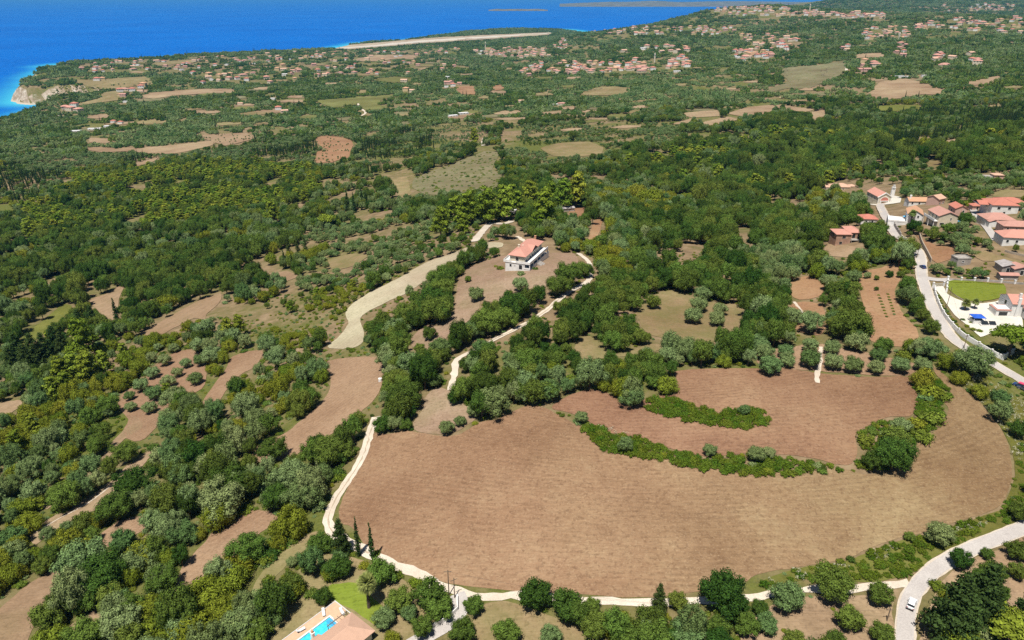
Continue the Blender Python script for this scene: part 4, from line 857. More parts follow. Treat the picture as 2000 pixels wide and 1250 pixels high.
# dark conifers and pines on the left slope
for bx, by, hp in [(45,725,78),(75,720,72),(60,735,66),(115,700,62),(130,705,60),(160,650,48),(185,645,50),(95,712,60),(30,735,60)]: column('conifer', bx, by, hp, 'in the dark stand on the lower slope', None, 1.25)
for bx, by, hp in [(230,628,48),(456,535,50),(436,530,30),(557,525,38),(572,528,34),(565,500,40),(583,500,40),(598,500,42),(680,415,45),(692,416,40),(708,405,36),(715,403,30),(1818,298,40),(1295,498,34),(1287,496,28),(1271,500,30)]: column('cypress', bx, by, hp, 'standing out of the wooded slope', None, 1.4)
for cx, cyy, wp in [(170,672,66),(125,730,48),(150,722,46),(178,725,48),(208,712,40),(110,765,40),(135,755,44),(245,690,30),(68,832,34),(40,870,40),(118,860,26),(535,420,30),(450,650,36),(470,640,34),(110,680,40),(330,770,30)]: tree('pine', cx, cyy, wp, 0.9, 'in the yellow green stand on the lower slope', 0.5)
for cx, cyy, wp in [(862,440,48),(950,410,55),(985,405,50),(915,415,50),(1010,400,40),(1062,420,62),(1050,440,40),(905,440,36),(890,420,44),(1100,385,50),(1125,378,54),(1075,385,40),(1000,385,36),(1035,385,40)]: tree('pine', cx, cyy, wp, 0.85, 'in the pine grove behind the villa', 0.5)
for cx, cyy, wp in [(1190,375,40),(1215,380,44),(1245,375,50),(1270,385,60),(1290,400,50),(1300,415,44),(1240,400,44),(1175,385,40),(1165,390,38),(1215,400,40),(1260,410,44)]: tree('mastic', cx, cyy, wp, 1.1, 'in the bright green clump behind the villa')
tree('umbrella', 640, 433, 40, phrase=None, drop=0.4, own='flat topped bright umbrella pine above the olive grove')
tree('oak', 1120, 270, 18, 1.4, own='lone round tree on the rounded dry field')
tree('pine', 926, 275, 22, 0.9, own='single yellow green pine beside the short white track')

# ------------------------------------------------------------------ random woodland
ZONES = [  # pixel polygon, keep probability, (kind, weight)...   later ones win
 ([(-500,150),(2500,150),(2500,1600),(-500,1600)], 0.95, [('oak',.46),('olive',.30),('shrub',.19),('mastic',.05)], (4.8, 11)),
 ([(0,250),(700,240),(900,260),(760,330),(500,325),(300,330),(0,400)], 0.80, [('olive',.6),('oak',.3),('shrub',.07),('cypress',.03)], (4.4, 8)),
 ([(40,430),(150,345),(260,322),(420,318),(560,318),(650,335),(650,380),(600,430),(500,440),(380,432),(250,445),(120,475),(50,465)], 0.92, [('pine',.48),('oak',.40),('olive',.08),('mastic',.04)], (7.5, 13)),
 ([(-100,480),(120,470),(250,440),(380,430),(600,432),(560,490),(500,540),(420,560),(300,600),(200,560),(0,640),(-100,660)], 0.97, [('oak',.62),('olive',.2),('mastic',.12),('shrub',.06)], (7.5, 15)),
 ([(600,440),(930,420),(930,470),(880,490),(700,560),(580,560),(600,500)], 0.62, [('olive',.8),('oak',.1),('shrub',.1)], (4.2, 7)),
 ([(440,600),(560,560),(700,560),(690,590),(660,650),(600,690),(500,680),(430,680)], 0.72, [('shrub',.62),('pine',.06),('oak',.15),('mastic',.17)], (2.5, 5.5)),
 ([(1180,260),(1330,300),(1440,248),(1600,238),(1700,225),(2200,200),(2200,330),(1900,345),(1620,350),(1560,420),(1400,400),(1310,375),(1230,350)], 0.98, [('oak',.74),('olive',.13),('mastic',.11),('pine',.02)], (8.5, 17)),
 ([(1690,222),(1800,218),(2000,195),(2000,250),(1900,262),(1860,290),(1760,300),(1715,280)], 0.95, [('cypress',.36),('oak',.54),('olive',.1)], (5, 8)),
 ([(1000,240),(1330,235),(1320,290),(1180,310),(1000,330),(980,280)], 0.8, [('olive',.74),('oak',.2),('shrub',.06)], (3.6, 6)),
 ([(700,250),(800,245),(800,330),(720,335)], 0.8, [('cypress',.22),('oak',.4),('olive',.38)], (4, 7)),
 ([(860,228),(965,208),(975,225),(870,246)], 0.95, [('cypress',.85),('oak',.15)], (4, 6)),
 ([(810,347),(880,322),(950,295),(975,300),(962,330),(985,350),(960,373),(880,384),(830,380),(805,366)], 0.33, [('shrub',.95),('oak',.05)], (1.8, 3.6)),
 ([(1150,400),(1560,420),(1620,500),(1540,560),(1460,600),(1340,570),(1250,570),(1180,560),(1160,500)], 0.97, [('oak',.5),('olive',.34),('mastic',.16)], (5.5, 12)),
 ([(1000,690),(1100,690),(1180,702),(1260,692),(1320,715),(1310,760),(1200,765),(1120,760),(1060,750),(1000,740)], 1.0, [('oak',.86),('mastic',.14)], (5, 8)),
 ([(1160,560),(1250,560),(1250,640),(1200,650),(1130,640),(1110,600)], 1.0, [('oak',.85),('mastic',.15)], (5, 8)),
 ([(1450,500),(1560,470),(1630,510),(1540,620),(1480,650),(1440,620)], 1.0, [('oak',.55),('olive',.45)], (4.5, 8)),
 ([(712,645),(714,617),(757,588),(820,553),(836,532),(890,506),(932,492),(960,492),(960,505),(920,515),(895,545),(900,570),(885,610),(860,630),(810,640),(795,670),(770,690),(740,690)], 1.0, [('oak',.8),('olive',.12),('mastic',.08)], (4.5, 7.5)),
 ([(1265,785),(1272,772),(1300,772),(1350,788),(1375,795),(1405,801),(1445,798),(1475,793),(1492,802),(1502,816),(1487,830),(1450,838),(1400,830),(1350,821),(1300,810),(1262,796)], 1.0, [('bramble',.75),('shrub',.25)], (2.8, 3.95)),
 ([(1136,830),(1165,822),(1185,842),(1240,852),(1300,872),(1370,888),(1400,888),(1440,886),(1500,892),(1560,898),(1640,908),(1642,918),(1560,923),(1500,926),(1462,926),(1400,921),(1350,911),(1300,897),(1250,890),(1200,885),(1160,862),(1140,840)], 1.0, [('bramble',.85),('shrub',.15)], (2.6, 3.9)),
 ([(1478,1142),(1550,1112),(1650,1096),(1700,1077),(1760,1056),(1830,1040),(1950,998),(2060,960),(2060,1000),(2000,1022),(1900,1054),(1830,1086),(1775,1122),(1690,1138),(1600,1128),(1510,1146)], 1.0, [('bramble',.97),('blossom',.03)], (1.7, 3.3)),
 ([(1858,700),(1930,738),(2000,788),(2080,840),(2080,960),(2000,985),(1962,990),(1982,930),(1972,870),(1932,802),(1872,742),(1835,712)], 0.8, [('bramble',.82),('shrub',.13),('blossom',.05)], (1.2, 2.8)),
 ([(1670,855),(1710,825),(1750,815),(1785,830),(1785,880),(1760,910),(1700,915),(1670,905),(1680,880)], 0.9, [('bramble',.7),('shrub',.3)], (2, 3.5)),
 ([(1780,735),(1815,725),(1850,755),(1855,770),(1835,785),(1850,795),(1850,815),(1820,835),(1780,860),(1770,840),(1795,800),(1795,770)], 0.95, [('bramble',.75),('shrub',.25)], (2, 3.6)),
 ([(1620,340),(2200,300),(2200,700),(1960,700),(1850,560),(1800,500),(1720,420),(1690,380)], 0.72, [('olive',.34),('oak',.44),('shrub',.14),('mastic',.08)], (3.4, 7.5)),
 ([(590,1100),(640,1082),(700,1092),(740,1108),(800,1140),(850,1165),(875,1190),(860,1235),(760,1290),(480,1290),(520,1225),(560,1175),(580,1130)], 0.0, [('shrub',1)], (1, 2)),
 ([(1480,1200),(1560,1168),(1640,1165),(1735,1165),(1742,1200),(1738,1300),(1420,1300)], 0.03, [('shrub',1)], (1, 1.6)),
 ([(1800,1300),(1800,1240),(1822,1170),(1850,1125),(1900,1092),(1960,1072),(2060,1040),(2100,1300)], 0.12, [('oak',.5),('shrub',.5)], (2.5, 5)),
 ([(285,745),(300,718),(340,690),(385,685),(402,720),(395,760),(340,778),(310,765)], 0.0, [('olive',1)], (3, 5)),
 ([(230,790),(260,758),(335,785),(310,830),(272,862),(240,850),(250,820)], 0.0, [('olive',1)], (3, 5)),
 ([(1470,700),(1480,680),(1510,668),(1600,655),(1640,662),(1690,672),(1760,690),(1810,700),(1805,732),(1740,735),(1640,728),(1560,722),(1470,722)], 0.0, [('olive',1)], (3, 5)),
 ([(615,276),(650,265),(690,285),(680,305),(650,318),(615,318)], 0.35, [('shrub',1)], (1.6, 2.2)),
 ([(375,265),(480,260),(495,272),(440,285),(400,272)], 0.5, [('olive',1)], (2, 3.5)),
 ([(820,240),(945,240),(930,290),(850,300)], 0.55, [('olive',.8),('shrub',.2)], (3, 5)),
]
OPEN_FIELD_ZONES = {10: 1}
EXCL = []        # extra pixel boxes kept clear (houses): filled below, before scattering
HOUSE_KEEP = []  # (x, y, radius, pixel polygon in front)

# ------------------------------------------------------------------ buildings
M_WHITE = plain('white_plaster', (0.82, 0.80, 0.76), 0.85, 0.15, 0.16, 0.5)
M_CREAM = plain('cream_plaster', (0.66, 0.58, 0.44), 0.85, 0.15, 0.16, 0.5)
M_YELLOW = plain('yellow_plaster', (0.64, 0.50, 0.28), 0.85, 0.15, 0.16, 0.5)
M_PINK = plain('pink_plaster', (0.58, 0.38, 0.31), 0.85, 0.15, 0.16, 0.5)
M_GREY = plain('bare_concrete', (0.40, 0.36, 0.32), 0.9, 0.1, 0.3, 0.7)
M_BRICK = plain('bare_brick', (0.45, 0.28, 0.20), 0.9, 0.1, 0.3, 0.7)
M_STONE = plain('dry_stone', (0.42, 0.35, 0.27), 0.95, 0.05, 0.4, 2.0)
M_RED = tiles('red_tiles', (0.52, 0.20, 0.145)); M_CORAL = tiles('coral_tiles', (0.58, 0.285, 0.22), 0.25); M_ORANGE = tiles('orange_tiles', (0.58, 0.33, 0.20)); M_PINKT = tiles('pink_tiles', (0.50, 0.27, 0.215)); M_PEACH = tiles('peach_tiles', (0.60, 0.38, 0.27), 0.2)
M_DARK = plain('window_glass', (0.025, 0.03, 0.035), 0.15, 0.5, 0.2, 1.0)
M_FRAME = plain('white_frame', (0.8, 0.8, 0.78), 0.6, 0.3, 0.05)
M_SHUT = plain('wood_shutter', (0.40, 0.20, 0.08), 0.7, 0.2, 0.2)
M_WOOD = plain('weathered_wood', (0.22, 0.17, 0.12), 0.85, 0.1, 0.35, 2.0)
M_METAL = plain('dark_metal', (0.06, 0.06, 0.065), 0.5, 0.4, 0.2)
M_TIN = plain('tin_sheet', (0.42, 0.38, 0.36), 0.6, 0.4, 0.3)
M_BLUE = plain('blue_canvas', (0.03, 0.12, 0.55), 0.7, 0.2, 0.15)
M_SKYBLUE = plain('light_blue_canvas', (0.06, 0.38, 0.65), 0.7, 0.2, 0.15)
M_TERR = plain('terracotta_paving', (0.66, 0.43, 0.28), 0.85, 0.15, 0.12, 1.5)
M_CLOTH = plain('white_cloth', (0.75, 0.74, 0.72), 0.9, 0.1, 0.06)
def water():
    m, nd, lk = newmat('pool_water'); p = pos(nd); t = noise(nd, lk, p, 1.6, 3); r = ramp(nd, [(0.35, (0.03, 0.52, 0.80)), (0.65, (0.10, 0.68, 0.90))]); lk.new(t.outputs[0], r.inputs[0])
    finish(m, nd, lk, r.outputs[0], 0.08, 0.35, t.outputs[0], 0.15, 0.1); return m
M_POOL = water()

def hip(mb, x0, x1, y0, y1, z, rh, ov=0.45, th=0.14):
    x0 -= ov; x1 += ov; y0 -= ov; y1 += ov; w_, d_ = x1 - x0, y1 - y0
    if w_ >= d_: a, b = (x0 + d_ / 2, (y0 + y1) / 2), (x1 - d_ / 2, (y0 + y1) / 2)
    else: a, b = ((x0 + x1) / 2, y0 + w_ / 2), ((x0 + x1) / 2, y1 - w_ / 2)
    v = [(x0, y0, z), (x1, y0, z), (x1, y1, z), (x0, y1, z), (x0, y0, z + th), (x1, y0, z + th), (x1, y1, z + th), (x0, y1, z + th), (*a, z + rh), (*b, z + rh)]
    f = [(3, 2, 1, 0), (0, 1, 5, 4), (1, 2, 6, 5), (2, 3, 7, 6), (3, 0, 4, 7)]
    if w_ >= d_: f += [(4, 5, 9, 8), (5, 6, 9), (6, 7, 8, 9), (7, 4, 8)]
    else: f += [(4, 5, 8), (5, 6, 9, 8), (6, 7, 9), (7, 4, 8, 9)]
    return mb.add(v, f)
def gable(mb, x0, x1, y0, y1, z, rh, axis='y', ov=0.4, th=0.15):
    if axis == 'y':
        xm = (x0 + x1) / 2; e = ov * rh / ((x1 - x0) / 2)
        pr = [(x0 - ov, z - e), (xm, z + rh), (x1 + ov, z - e), (x1 + ov, z - e + th), (xm, z + rh + th), (x0 - ov, z - e + th)]
        return mb.prism(pr, 'y', y0 - ov, y1 + ov)
    ym = (y0 + y1) / 2; e = ov * rh / ((y1 - y0) / 2)
    pr = [(y0 - ov, z - e), (ym, z + rh), (y1 + ov, z - e), (y1 + ov, z - e + th), (ym, z + rh + th), (y0 - ov, z - e + th)]
    return mb.prism(pr, 'x', x0 - ov, x1 + ov)
def add_windows(root, w, d, wins, frame=M_FRAME, glass=M_DARK):
    for face, u, z, ww, hh in wins:
        f = MB(); g = MB(); t = 0.07
        def bx(mb, u0, u1, z0, z1, o0, o1):
            if face == 'f': mb.box(u0, u1, -d / 2 - o1, -d / 2 - o0, z0, z1)
            elif face == 'b': mb.box(u0, u1, d / 2 + o0, d / 2 + o1, z0, z1)
            elif face == 'l': mb.box(-w / 2 - o1, -w / 2 - o0, u0, u1, z0, z1)
            else: mb.box(w / 2 + o0, w / 2 + o1, u0, u1, z0, z1)
        bx(f, u - ww / 2 - t, u - ww / 2, z - t, z + hh + t, -0.02, 0.05); bx(f, u + ww / 2, u + ww / 2 + t, z - t, z + hh + t, -0.02, 0.05)
        bx(f, u - ww / 2, u + ww / 2, z + hh, z + hh + t, -0.02, 0.05); bx(f, u - ww / 2 - 0.08, u + ww / 2 + 0.08, z - t - 0.05, z - 0.002, -0.02, 0.10)
        bx(g, u - ww / 2, u + ww / 2, z, z + hh, -0.02, 0.02)
        nm = 'door' if z < 0.3 else 'window'
        fo = f.build(nm, frame, root); g.build('pane', glass, fo)
def keep_clear(root, rad, boxpx=None):
    HOUSE_KEEP.append((root.location.x, root.location.y, rad)); 
    if boxpx: EXCL.append(np.array([(boxpx[0], boxpx[1]), (boxpx[2], boxpx[1]), (boxpx[2], boxpx[3]), (boxpx[0], boxpx[3])], float))
def house(name, label, px, py, w, d, h, rz, roof, rh, wall, rmat, wins=(), group=None, chim=None, cat='house', front=True, box=None, frame=M_FRAME, sub=None):
    p = gp(px, py); a = R(rz); c = Vector((p.x - math.sin(a) * (d / 2 if front else 0), p.y + math.cos(a) * (d / 2 if front else 0), 0)); c.z = float(height(c.x, c.y))
    root = empty(name, (c.x, c.y, min(c.z, p.z) + 0.05), a); tag(root, label, cat, group)
    mb = MB().box(-w / 2, w / 2, -d / 2, d / 2, -2.5, h)
    if roof == 'gable': mb.prism([(-w / 2, h), (w / 2, h), (0, h + rh - 0.02)], 'y', -d / 2, d / 2)
    if roof == 'gablex': mb.prism([(-d / 2, h), (d / 2, h), (0, h + rh - 0.02)], 'x', -w / 2, w / 2)
    mb.build('wall', wall, root); rb = MB()
    if roof == 'hip': hip(rb, -w / 2, w / 2, -d / 2, d / 2, h + 0.01, rh)
    elif roof == 'gable': gable(rb, -w / 2, w / 2, -d / 2, d / 2, h, rh, 'y')
    elif roof == 'gablex': gable(rb, -w / 2, w / 2, -d / 2, d / 2, h, rh, 'x')
    else:
        rb.box(-w / 2 - 0.12, w / 2 + 0.12, -d / 2 - 0.12, d / 2 + 0.12, h + 0.003, h + 0.18)
        for q in ((-w / 2 - 0.12, w / 2 + 0.12, -d / 2 - 0.12, -d / 2 + 0.1), (-w / 2 - 0.12, w / 2 + 0.12, d / 2 - 0.1, d / 2 + 0.12), (-w / 2 - 0.12, -w / 2 + 0.1, -d / 2 + 0.1, d / 2 - 0.1), (w / 2 - 0.1, w / 2 + 0.12, -d / 2 + 0.1, d / 2 - 0.1)): rb.box(*q, h + 0.18, h + 0.5)
    ro = rb.build('roof', rmat, root)
    if chim:
        for cx_, cy_, ch in chim:
            k = MB().box(cx_ - 0.4, cx_ + 0.4, cy_ - 0.35, cy_ + 0.35, h - 0.3, h + ch).box(cx_ - 0.5, cx_ + 0.5, cy_ - 0.45, cy_ + 0.45, h + ch, h + ch + 0.15); k.build('chimney', wall, ro)
    add_windows(root, w, d, wins, frame)
    keep_clear(root, max(w, d) * 0.62 + 2.0, box)
    return root
def wing(root, x0, x1, y0, y1, h, roof, rh, wall, rmat, z0=-2.5, axis='y'):
    MB().box(x0, x1, y0, y1, z0, h).build('wing_wall', wall, root); rb = MB()
    if roof == 'hip': hip(rb, x0, x1, y0, y1, h + 0.01, rh, 0.35)
    elif roof == 'gable': gable(rb, x0, x1, y0, y1, h, rh, axis, 0.3)
    else: rb.box(x0 - 0.1, x1 + 0.1, y0 - 0.1, y1 + 0.1, h + 0.003, h + 0.25)
    return rb.build('wing_roof', rmat, root)

# --- the villa on the hill
def villa():
    cor = gp(1035, 530); a = R(-22)
    ex = Vector((math.cos(a), math.sin(a), 0)); ey = Vector((-math.sin(a), math.cos(a), 0)); W_, D_ = 12.6, 25.5
    c = cor - ex * W_ / 2 + ey * D_ / 2; z = float(height(cor.x, cor.y)) + 0.1
    rt = empty('villa', (c.x, c.y, z), a); tag(rt, 'two storey white villa with coral hip roof and long balcony on the hill', 'villa')
    x0, x1, y0, y1 = -W_ / 2, W_ / 2, -D_ / 2, D_ / 2
    MB().box(x0, x1 - 3.2, y0, y1, -3, 3.1).box(x1 - 3.2, x1 - 3.0, y0 + 3, y1 - 0.2, 0.6, 3.1).build('ground_floor', M_WHITE, rt)
    pl = MB().box(x1 - 3.2, x1, y0, y1 + 1.5, -3, 0.6); pl.box(x1 - 0.15, x1 + 0.1, y0 + 3.2, y1 + 1.5, 0.6, 1.45); pl.box(x1 - 3.2, x1, y0 - 0.12, y0 + 0.05, 0.6, 1.3); pl.build('plinth', M_WHITE, rt)
    sl_ = MB().box(x0 - 0.9, x1 + 0.1, y0 - 0.25, y1 + 0.1, 3.1, 3.42); sl_.build('floor_slab', M_WHITE, rt)
    pa = MB().box(x1 - 0.12, x1 + 0.08, y0 - 0.22, y1, 3.42, 4.35).box(x0 - 0.88, x0 - 0.7, y0 - 0.22, y0 + 8, 3.42, 4.3)
    pa.box(x0 - 0.68, x0 + 3.2, y0 - 0.22, y0 - 0.04, 3.42, 4.3).box(x0 + 5.4, x1 - 0.14, y0 - 0.22, y0 - 0.04, 3.42, 4.3); pa.build('parapet', M_WHITE, rt)
    for k in range(6):
        yy = y0 + 0.15 + k * (D_ - 0.3) / 5; MB().box(x1 - 0.38, x1 - 0.02, yy - 0.18, yy + 0.18, 0.6, 3.1).build('column', M_WHITE, rt)
    MB().box(x1 - 3.1, x1 - 2.7, y0 - 0.02, y0 + 0.5, 0.6, 3.1).build('column', M_WHITE, rt)
    ux0, ux1, uy0 = x0 + 1.9, x1 - 3.2, y0 + 1.2
    MB().box(ux0, ux1, uy0, y1 - 0.3, 3.42, 6.4).prism([(y0 + 9, 6.4), (y0 + 17, 6.4), (y0 + 13, 8.2)], 'x', ux1 - 3, ux1 + 0.25).build('upper_wall', M_CREAM, rt)
    rb = MB(); hip(rb, ux0 - 0.4, ux1 + 0.4, uy0 - 0.2, y1, 6.41, 2.5, 0.5)
    ro = rb.build('roof', M_CORAL, rt); g = MB(); gable(g, ux1 - 4.5, ux1 + 0.6, y0 + 9, y0 + 17, 6.5, 1.95, 'x', 0.35); g.build('gable_roof', M_CORAL, ro)
    MB().box(ux0 + 1.0, ux0 + 1.9, y0 + 9, y0 + 9.8, 6.6, 9.0).box(ux0 + 0.9, ux0 + 2.0, y0 + 8.9, y0 + 9.9, 9.0, 9.2).build('chimney', M_CREAM, ro)
    MB().box(ux0 + 2.5, ux0 + 3.5, y0 + 10.6, y0 + 11.4, 7.0, 8.6).build('chimney', M_CREAM, ro)
    MB().box(ux0 + 4.2, ux0 + 5.0, y1 - 2.4, y1 - 1.6, 6.8, 9.6).box(ux0 + 4.1, ux0 + 5.1, y1 - 2.5, y1 - 1.5, 9.6, 9.8).build('chimney', M_ORANGE, ro)
    def win(nm, X0, X1, Y0, Y1, Z0, Z1):
        g = MB().box(X0, X1, Y0, Y1, Z0, Z1).build(nm, M_DARK, rt)
        f = MB()
        if X1 - X0 > Y1 - Y0: f.box(X0 - 0.1, X0, Y0 + 0.02, Y1, Z0 - 0.1, Z1 + 0.1).box(X1, X1 + 0.1, Y0 + 0.02, Y1, Z0 - 0.1, Z1 + 0.1).box(X0, X1, Y0 + 0.02, Y1, Z1, Z1 + 0.1)
        else: f.box(X0, X1 - 0.02, Y0 - 0.1, Y0, Z0 - 0.1, Z1 + 0.1).box(X0, X1 - 0.02, Y1, Y1 + 0.1, Z0 - 0.1, Z1 + 0.1).box(X0, X1 - 0.02, Y0, Y1, Z1, Z1 + 0.1)
        f.build('frame', M_FRAME, g)
    win('window', x0 + 2.2, x0 + 3.2, y0 - 0.05, y0 + 0.05, 1.0, 2.3); win('window', x0 + 4.7, x0 + 5.1, y0 - 0.05, y0 + 0.05, 1.5, 1.9)
    win('door', x0 + 7.0, x0 + 8.6, y0 - 0.05, y0 + 0.05, 0.3, 2.4); win('door', ux0 + 3.0, ux0 + 4.4, uy0 - 0.05, uy0 + 0.05, 3.6, 5.7)
    for yy in (y0 + 2.5, y0 + 8.2, y0 + 11.2, y0 + 14.2, y0 + 17.6, y0 + 22): win('door', ux1 - 0.05, ux1 + 0.05, yy, yy + 1.3, 3.6, 5.8)
    for yy in (y0 + 4.5, y0 + 8.5, y0 + 12.5, y0 + 16.5, y0 + 20.5): win('door', x1 - 3.03, x1 - 2.93, yy, yy + 2.2, 0.65, 2.8)
    st = MB()
    for k in range(5): st.box(x1 + 0.1 + k * 0.55, x1 + 0.65 + k * 0.55, y0 + 9.5, y0 + 14, -2, 0.5 - k * 0.22)
    st.build('steps', M_GREY, rt)
    keep_clear(rt, 16, (975, 460, 1085, 545))
villa()

# --- church with bell tower
ch = house('church', 'white church with coral gable roof and red arched front niche', 1726, 397, 8.6, 14.5, 6.0, 2, 'gable', 2.5, M_CREAM, M_CORAL, [('l', -3, 3.0, 0.8, 1.6), ('l', 1, 3.0, 0.8, 1.6), ('l', 5, 3.0, 0.8, 1.6)], cat='church', box=(1683, 352, 1765, 404))
arc = [(-2.6, 3.3)] + [(-2.6 * math.cos(math.pi * k / 12), 3.3 + 2.4 * math.sin(math.pi * k / 12)) for k in range(1, 12)] + [(2.6, 3.3)]
MB().prism(arc, 'y', -7.38, -7.2).build('arched_niche', M_RED, ch)
arc2 = [(x * 1.12, 3.3 + (z - 3.3) * 1.12) for x, z in arc]
MB().prism(arc2, 'y', -7.33, -7.18).build('arch_surround', M_WHITE, ch)
MB().box(-2.7, 2.7, -7.75, -7.2, 3.0, 3.3).build('porch_lintel', M_WHITE, ch)
for x in (-4.2, 3.8, -2.8, 2.4): MB().box(x, x + 0.42, -7.75 if abs(x) < 3 else -7.45, -7.2, -1, 6.0 if abs(x) > 3 else 3.0).build('pilaster', M_WHITE, ch)
MB().box(-1.1, 1.1, -7.36, -7.2, 0, 2.6).build('door', M_SHUT, ch)
MB().add([(-4.9, -7.75, 5.8), (0, -7.75, 8.75), (4.9, -7.75, 5.8), (4.9, -7.75, 5.35), (0, -7.75, 8.2), (-4.9, -7.75, 5.35), (-4.9, -7.3, 5.8), (0, -7.3, 8.75), (4.9, -7.3, 5.8), (4.9, -7.3, 5.35), (0, -7.3, 8.2), (-4.9, -7.3, 5.35)],
         [(0, 1, 4, 5), (1, 2, 3, 4), (6, 11, 10, 7), (7, 10, 9, 8), (0, 6, 7, 1), (1, 7, 8, 2), (5, 4, 10, 11), (4, 3, 9, 10), (2, 8, 9, 3), (0, 5, 11, 6)]).build('pediment', M_WHITE, ch)
tb = gp(1741, 388); tw = empty('bell_tower', tb, R(2)); tag(tw, 'white open belfry with arches and cross beside the church', 'bell tower')
mb = MB().box(-1.1, 1.1, -0.6, 0.6, -2, 5.6)
for x in (-1.1, -0.2, 0.7): mb.box(x, x + 0.4, -0.5, 0.5, 5.6, 7.4)
mb.box(-1.2, 1.2, -0.6, 0.6, 7.4, 7.8); mb.box(-0.55, -0.15, -0.4, 0.4, 7.8, 8.9).box(0.15, 0.55, -0.4, 0.4, 7.8, 8.9).box(-0.65, 0.65, -0.45, 0.45, 8.9, 9.2); mb.build('tower_wall', M_WHITE, tw)
MB().box(-0.06, 0.06, -0.06, 0.06, 9.2, 10.4).box(-0.35, 0.35, -0.05, 0.05, 9.9, 10.02).build('cross', M_METAL, tw)
for x in (-0.45, 0.45): MB().tube([(x, 0, 7.3), (x, 0, 7.0), (x, 0, 6.6), (x, 0, 6.5)], [0.06, 0.12, 0.2, 0.24], 8).build('bell', M_METAL, tw)

W2 = lambda w, z, n, ww=1.0, hh=1.2, face='f': [(face, -w / 2 + w * (i + 0.5) / n, z, ww, hh) for i in range(n)]
# --- houses of the hamlet
hA = house('house', 'low terracotta roofed house with pergola beside the church slope', 1642, 371, 14, 9, 3.2, -4, 'hip', 2.2, M_CREAM, M_PEACH, W2(14, 0.9, 4), box=(1603, 350, 1675, 375))
wing(hA, -11, -7, -3, 1.5, 2.6, 'gable', 0.9, M_CREAM, M_PEACH, -2.5, 'x'); wing(hA, 7, 12.5, -1, 4, 3.0, 'hip', 1.3, M_CREAM, M_PEACH); wing(hA, -9.5, -6.5, -10, -7.2, 2.2, 'gable', 0.6, M_CREAM, M_PINKT, -2.5, 'x')
house('house', 'small white cottage with bright red hip roof below the church', 1697, 436, 8.4, 7.5, 2.9, -8, 'hip', 1.9, M_WHITE, M_RED, [('f', -1.5, 0.9, 1, 1.1), ('f', 1.6, 0.05, 1.0, 2.1), ('l', 0, 0.9, 1, 1.1)], box=(1678, 414, 1716, 437))
hC = house('unfinished_house', 'unfinished two storey brick house with coral roof and empty window holes', 1645, 478, 7.2, 8.5, 5.9, -3, 'hip', 1.5, M_BRICK, M_CORAL, [('f', -1.0, 0.9, 1.3, 1.2), ('f', 0.2, 3.9, 1.5, 1.2), ('l', 0, 3.9, 1.2, 1.2)], box=(1628, 434, 1690, 482), frame=M_GREY)
wing(hC, 3.62, 9.6, -1.5, 8.5, 6.0, 'hip', 1.6, M_BRICK, M_CORAL, 2.9)
MB().box(3.62, 12.5, -4.2, -1.5, 2.75, 3.05).build('balcony_slab', M_GREY, hC)
for x in (4.2, 8.2, 12.0): MB().box(x, x + 0.3, -4.0, -3.7, -2, 2.75).build('column', M_GREY, hC)
MB().box(5.2, 6.6, -1.56, -1.45, 3.3, 5.3).build('door', M_DARK, hC); MB().box(8.0, 9.0, -1.56, -1.45, 3.3, 5.3).build('door', M_DARK, hC); MB().box(3.62, 12, 2.0, 2.2, -2, 2.75).build('back_wall', M_GREY, hC)
hD = house('house', 'white house with orange gable roof beside a sunny pool terrace', 1784, 437, 7.0, 11, 5.4, -24, 'gable', 1.9, M_WHITE, M_ORANGE, [('f', -1.4, 3.6, 0.9, 1.2), ('f', 1.4, 3.6, 0.9, 1.2), ('r', -2, 3.6, 1, 1.2), ('r', 2, 3.6, 1, 1.2), ('r', 0, 0.8, 1, 1.4)], box=(1748, 394, 1812, 440))
MB().box(-12, -3.6, -7, 4, -3, 0.9).build('terrace', M_WHITE, hD); MB().box(-12.1, -11.9, -7.1, 4.1, 0.9, 1.7).box(-11.9, -3.6, -7.1, -6.9, 0.9, 1.7).build('terrace_parapet', M_WHITE, hD)
hE = house('house', 'cream gabled house with pink roof and balcony in the hamlet', 1849, 441, 9.4, 11.5, 5.6, -4, 'gable', 1.9, M_CREAM, M_PINKT, [('f', -2.6, 1.0, 2.0, 1.1), ('f', 1.2, 3.6, 0.6, 1.0), ('f', -0.2, 1.2, 0.6, 0.6), ('f', 2.2, 1.2, 0.6, 0.6), ('l', -3, 3.2, 1, 2.0), ('l', 0.5, 3.2, 1, 2.0), ('l', 3.5, 3.2, 1, 2.0), ('l', -1, 0.05, 1.2, 2.1)], box=(1812, 400, 1868, 443))
MB().box(-6.6, -4.7, -5.7, 5.7, 2.7, 3.0).box(-6.6, -6.45, -5.7, 5.7, 3.0, 3.9).build('balcony', M_WHITE, hE); MB().box(4.72, 6.6, -5.5, 0, 2.6, 2.9).build('awning', M_SKYBLUE, hE)
for y in (-5.4, 0, 5.2): MB().box(-6.5, -6.25, y, y + 0.25, -2, 2.7).build('column', M_WHITE, hE)
house('house', 'small pink walled house with red gable roof beside the cream house', 1876, 419, 6.0, 8, 3.8, -6, 'gable', 1.5, M_PINK, M_RED, [('f', 1.0, 1.6, 0.9, 1.2), ('l', 0, 1.2, 1, 1.2)], box=(1859, 398, 1888, 421))
hG = house('house', 'large white house with broad red hip roof above the hamlet lane', 1960, 419, 12.5, 12, 5.4, -8, 'hip', 2.4, M_WHITE, M_RED, [('f', -3, 3.3, 1.4, 1.2), ('f', 2, 3.3, 1.4, 1.2), ('f', 0, 0.05, 1, 2.1), ('l', 0, 3.3, 1.2, 1.2)], box=(1922, 378, 1995, 421))
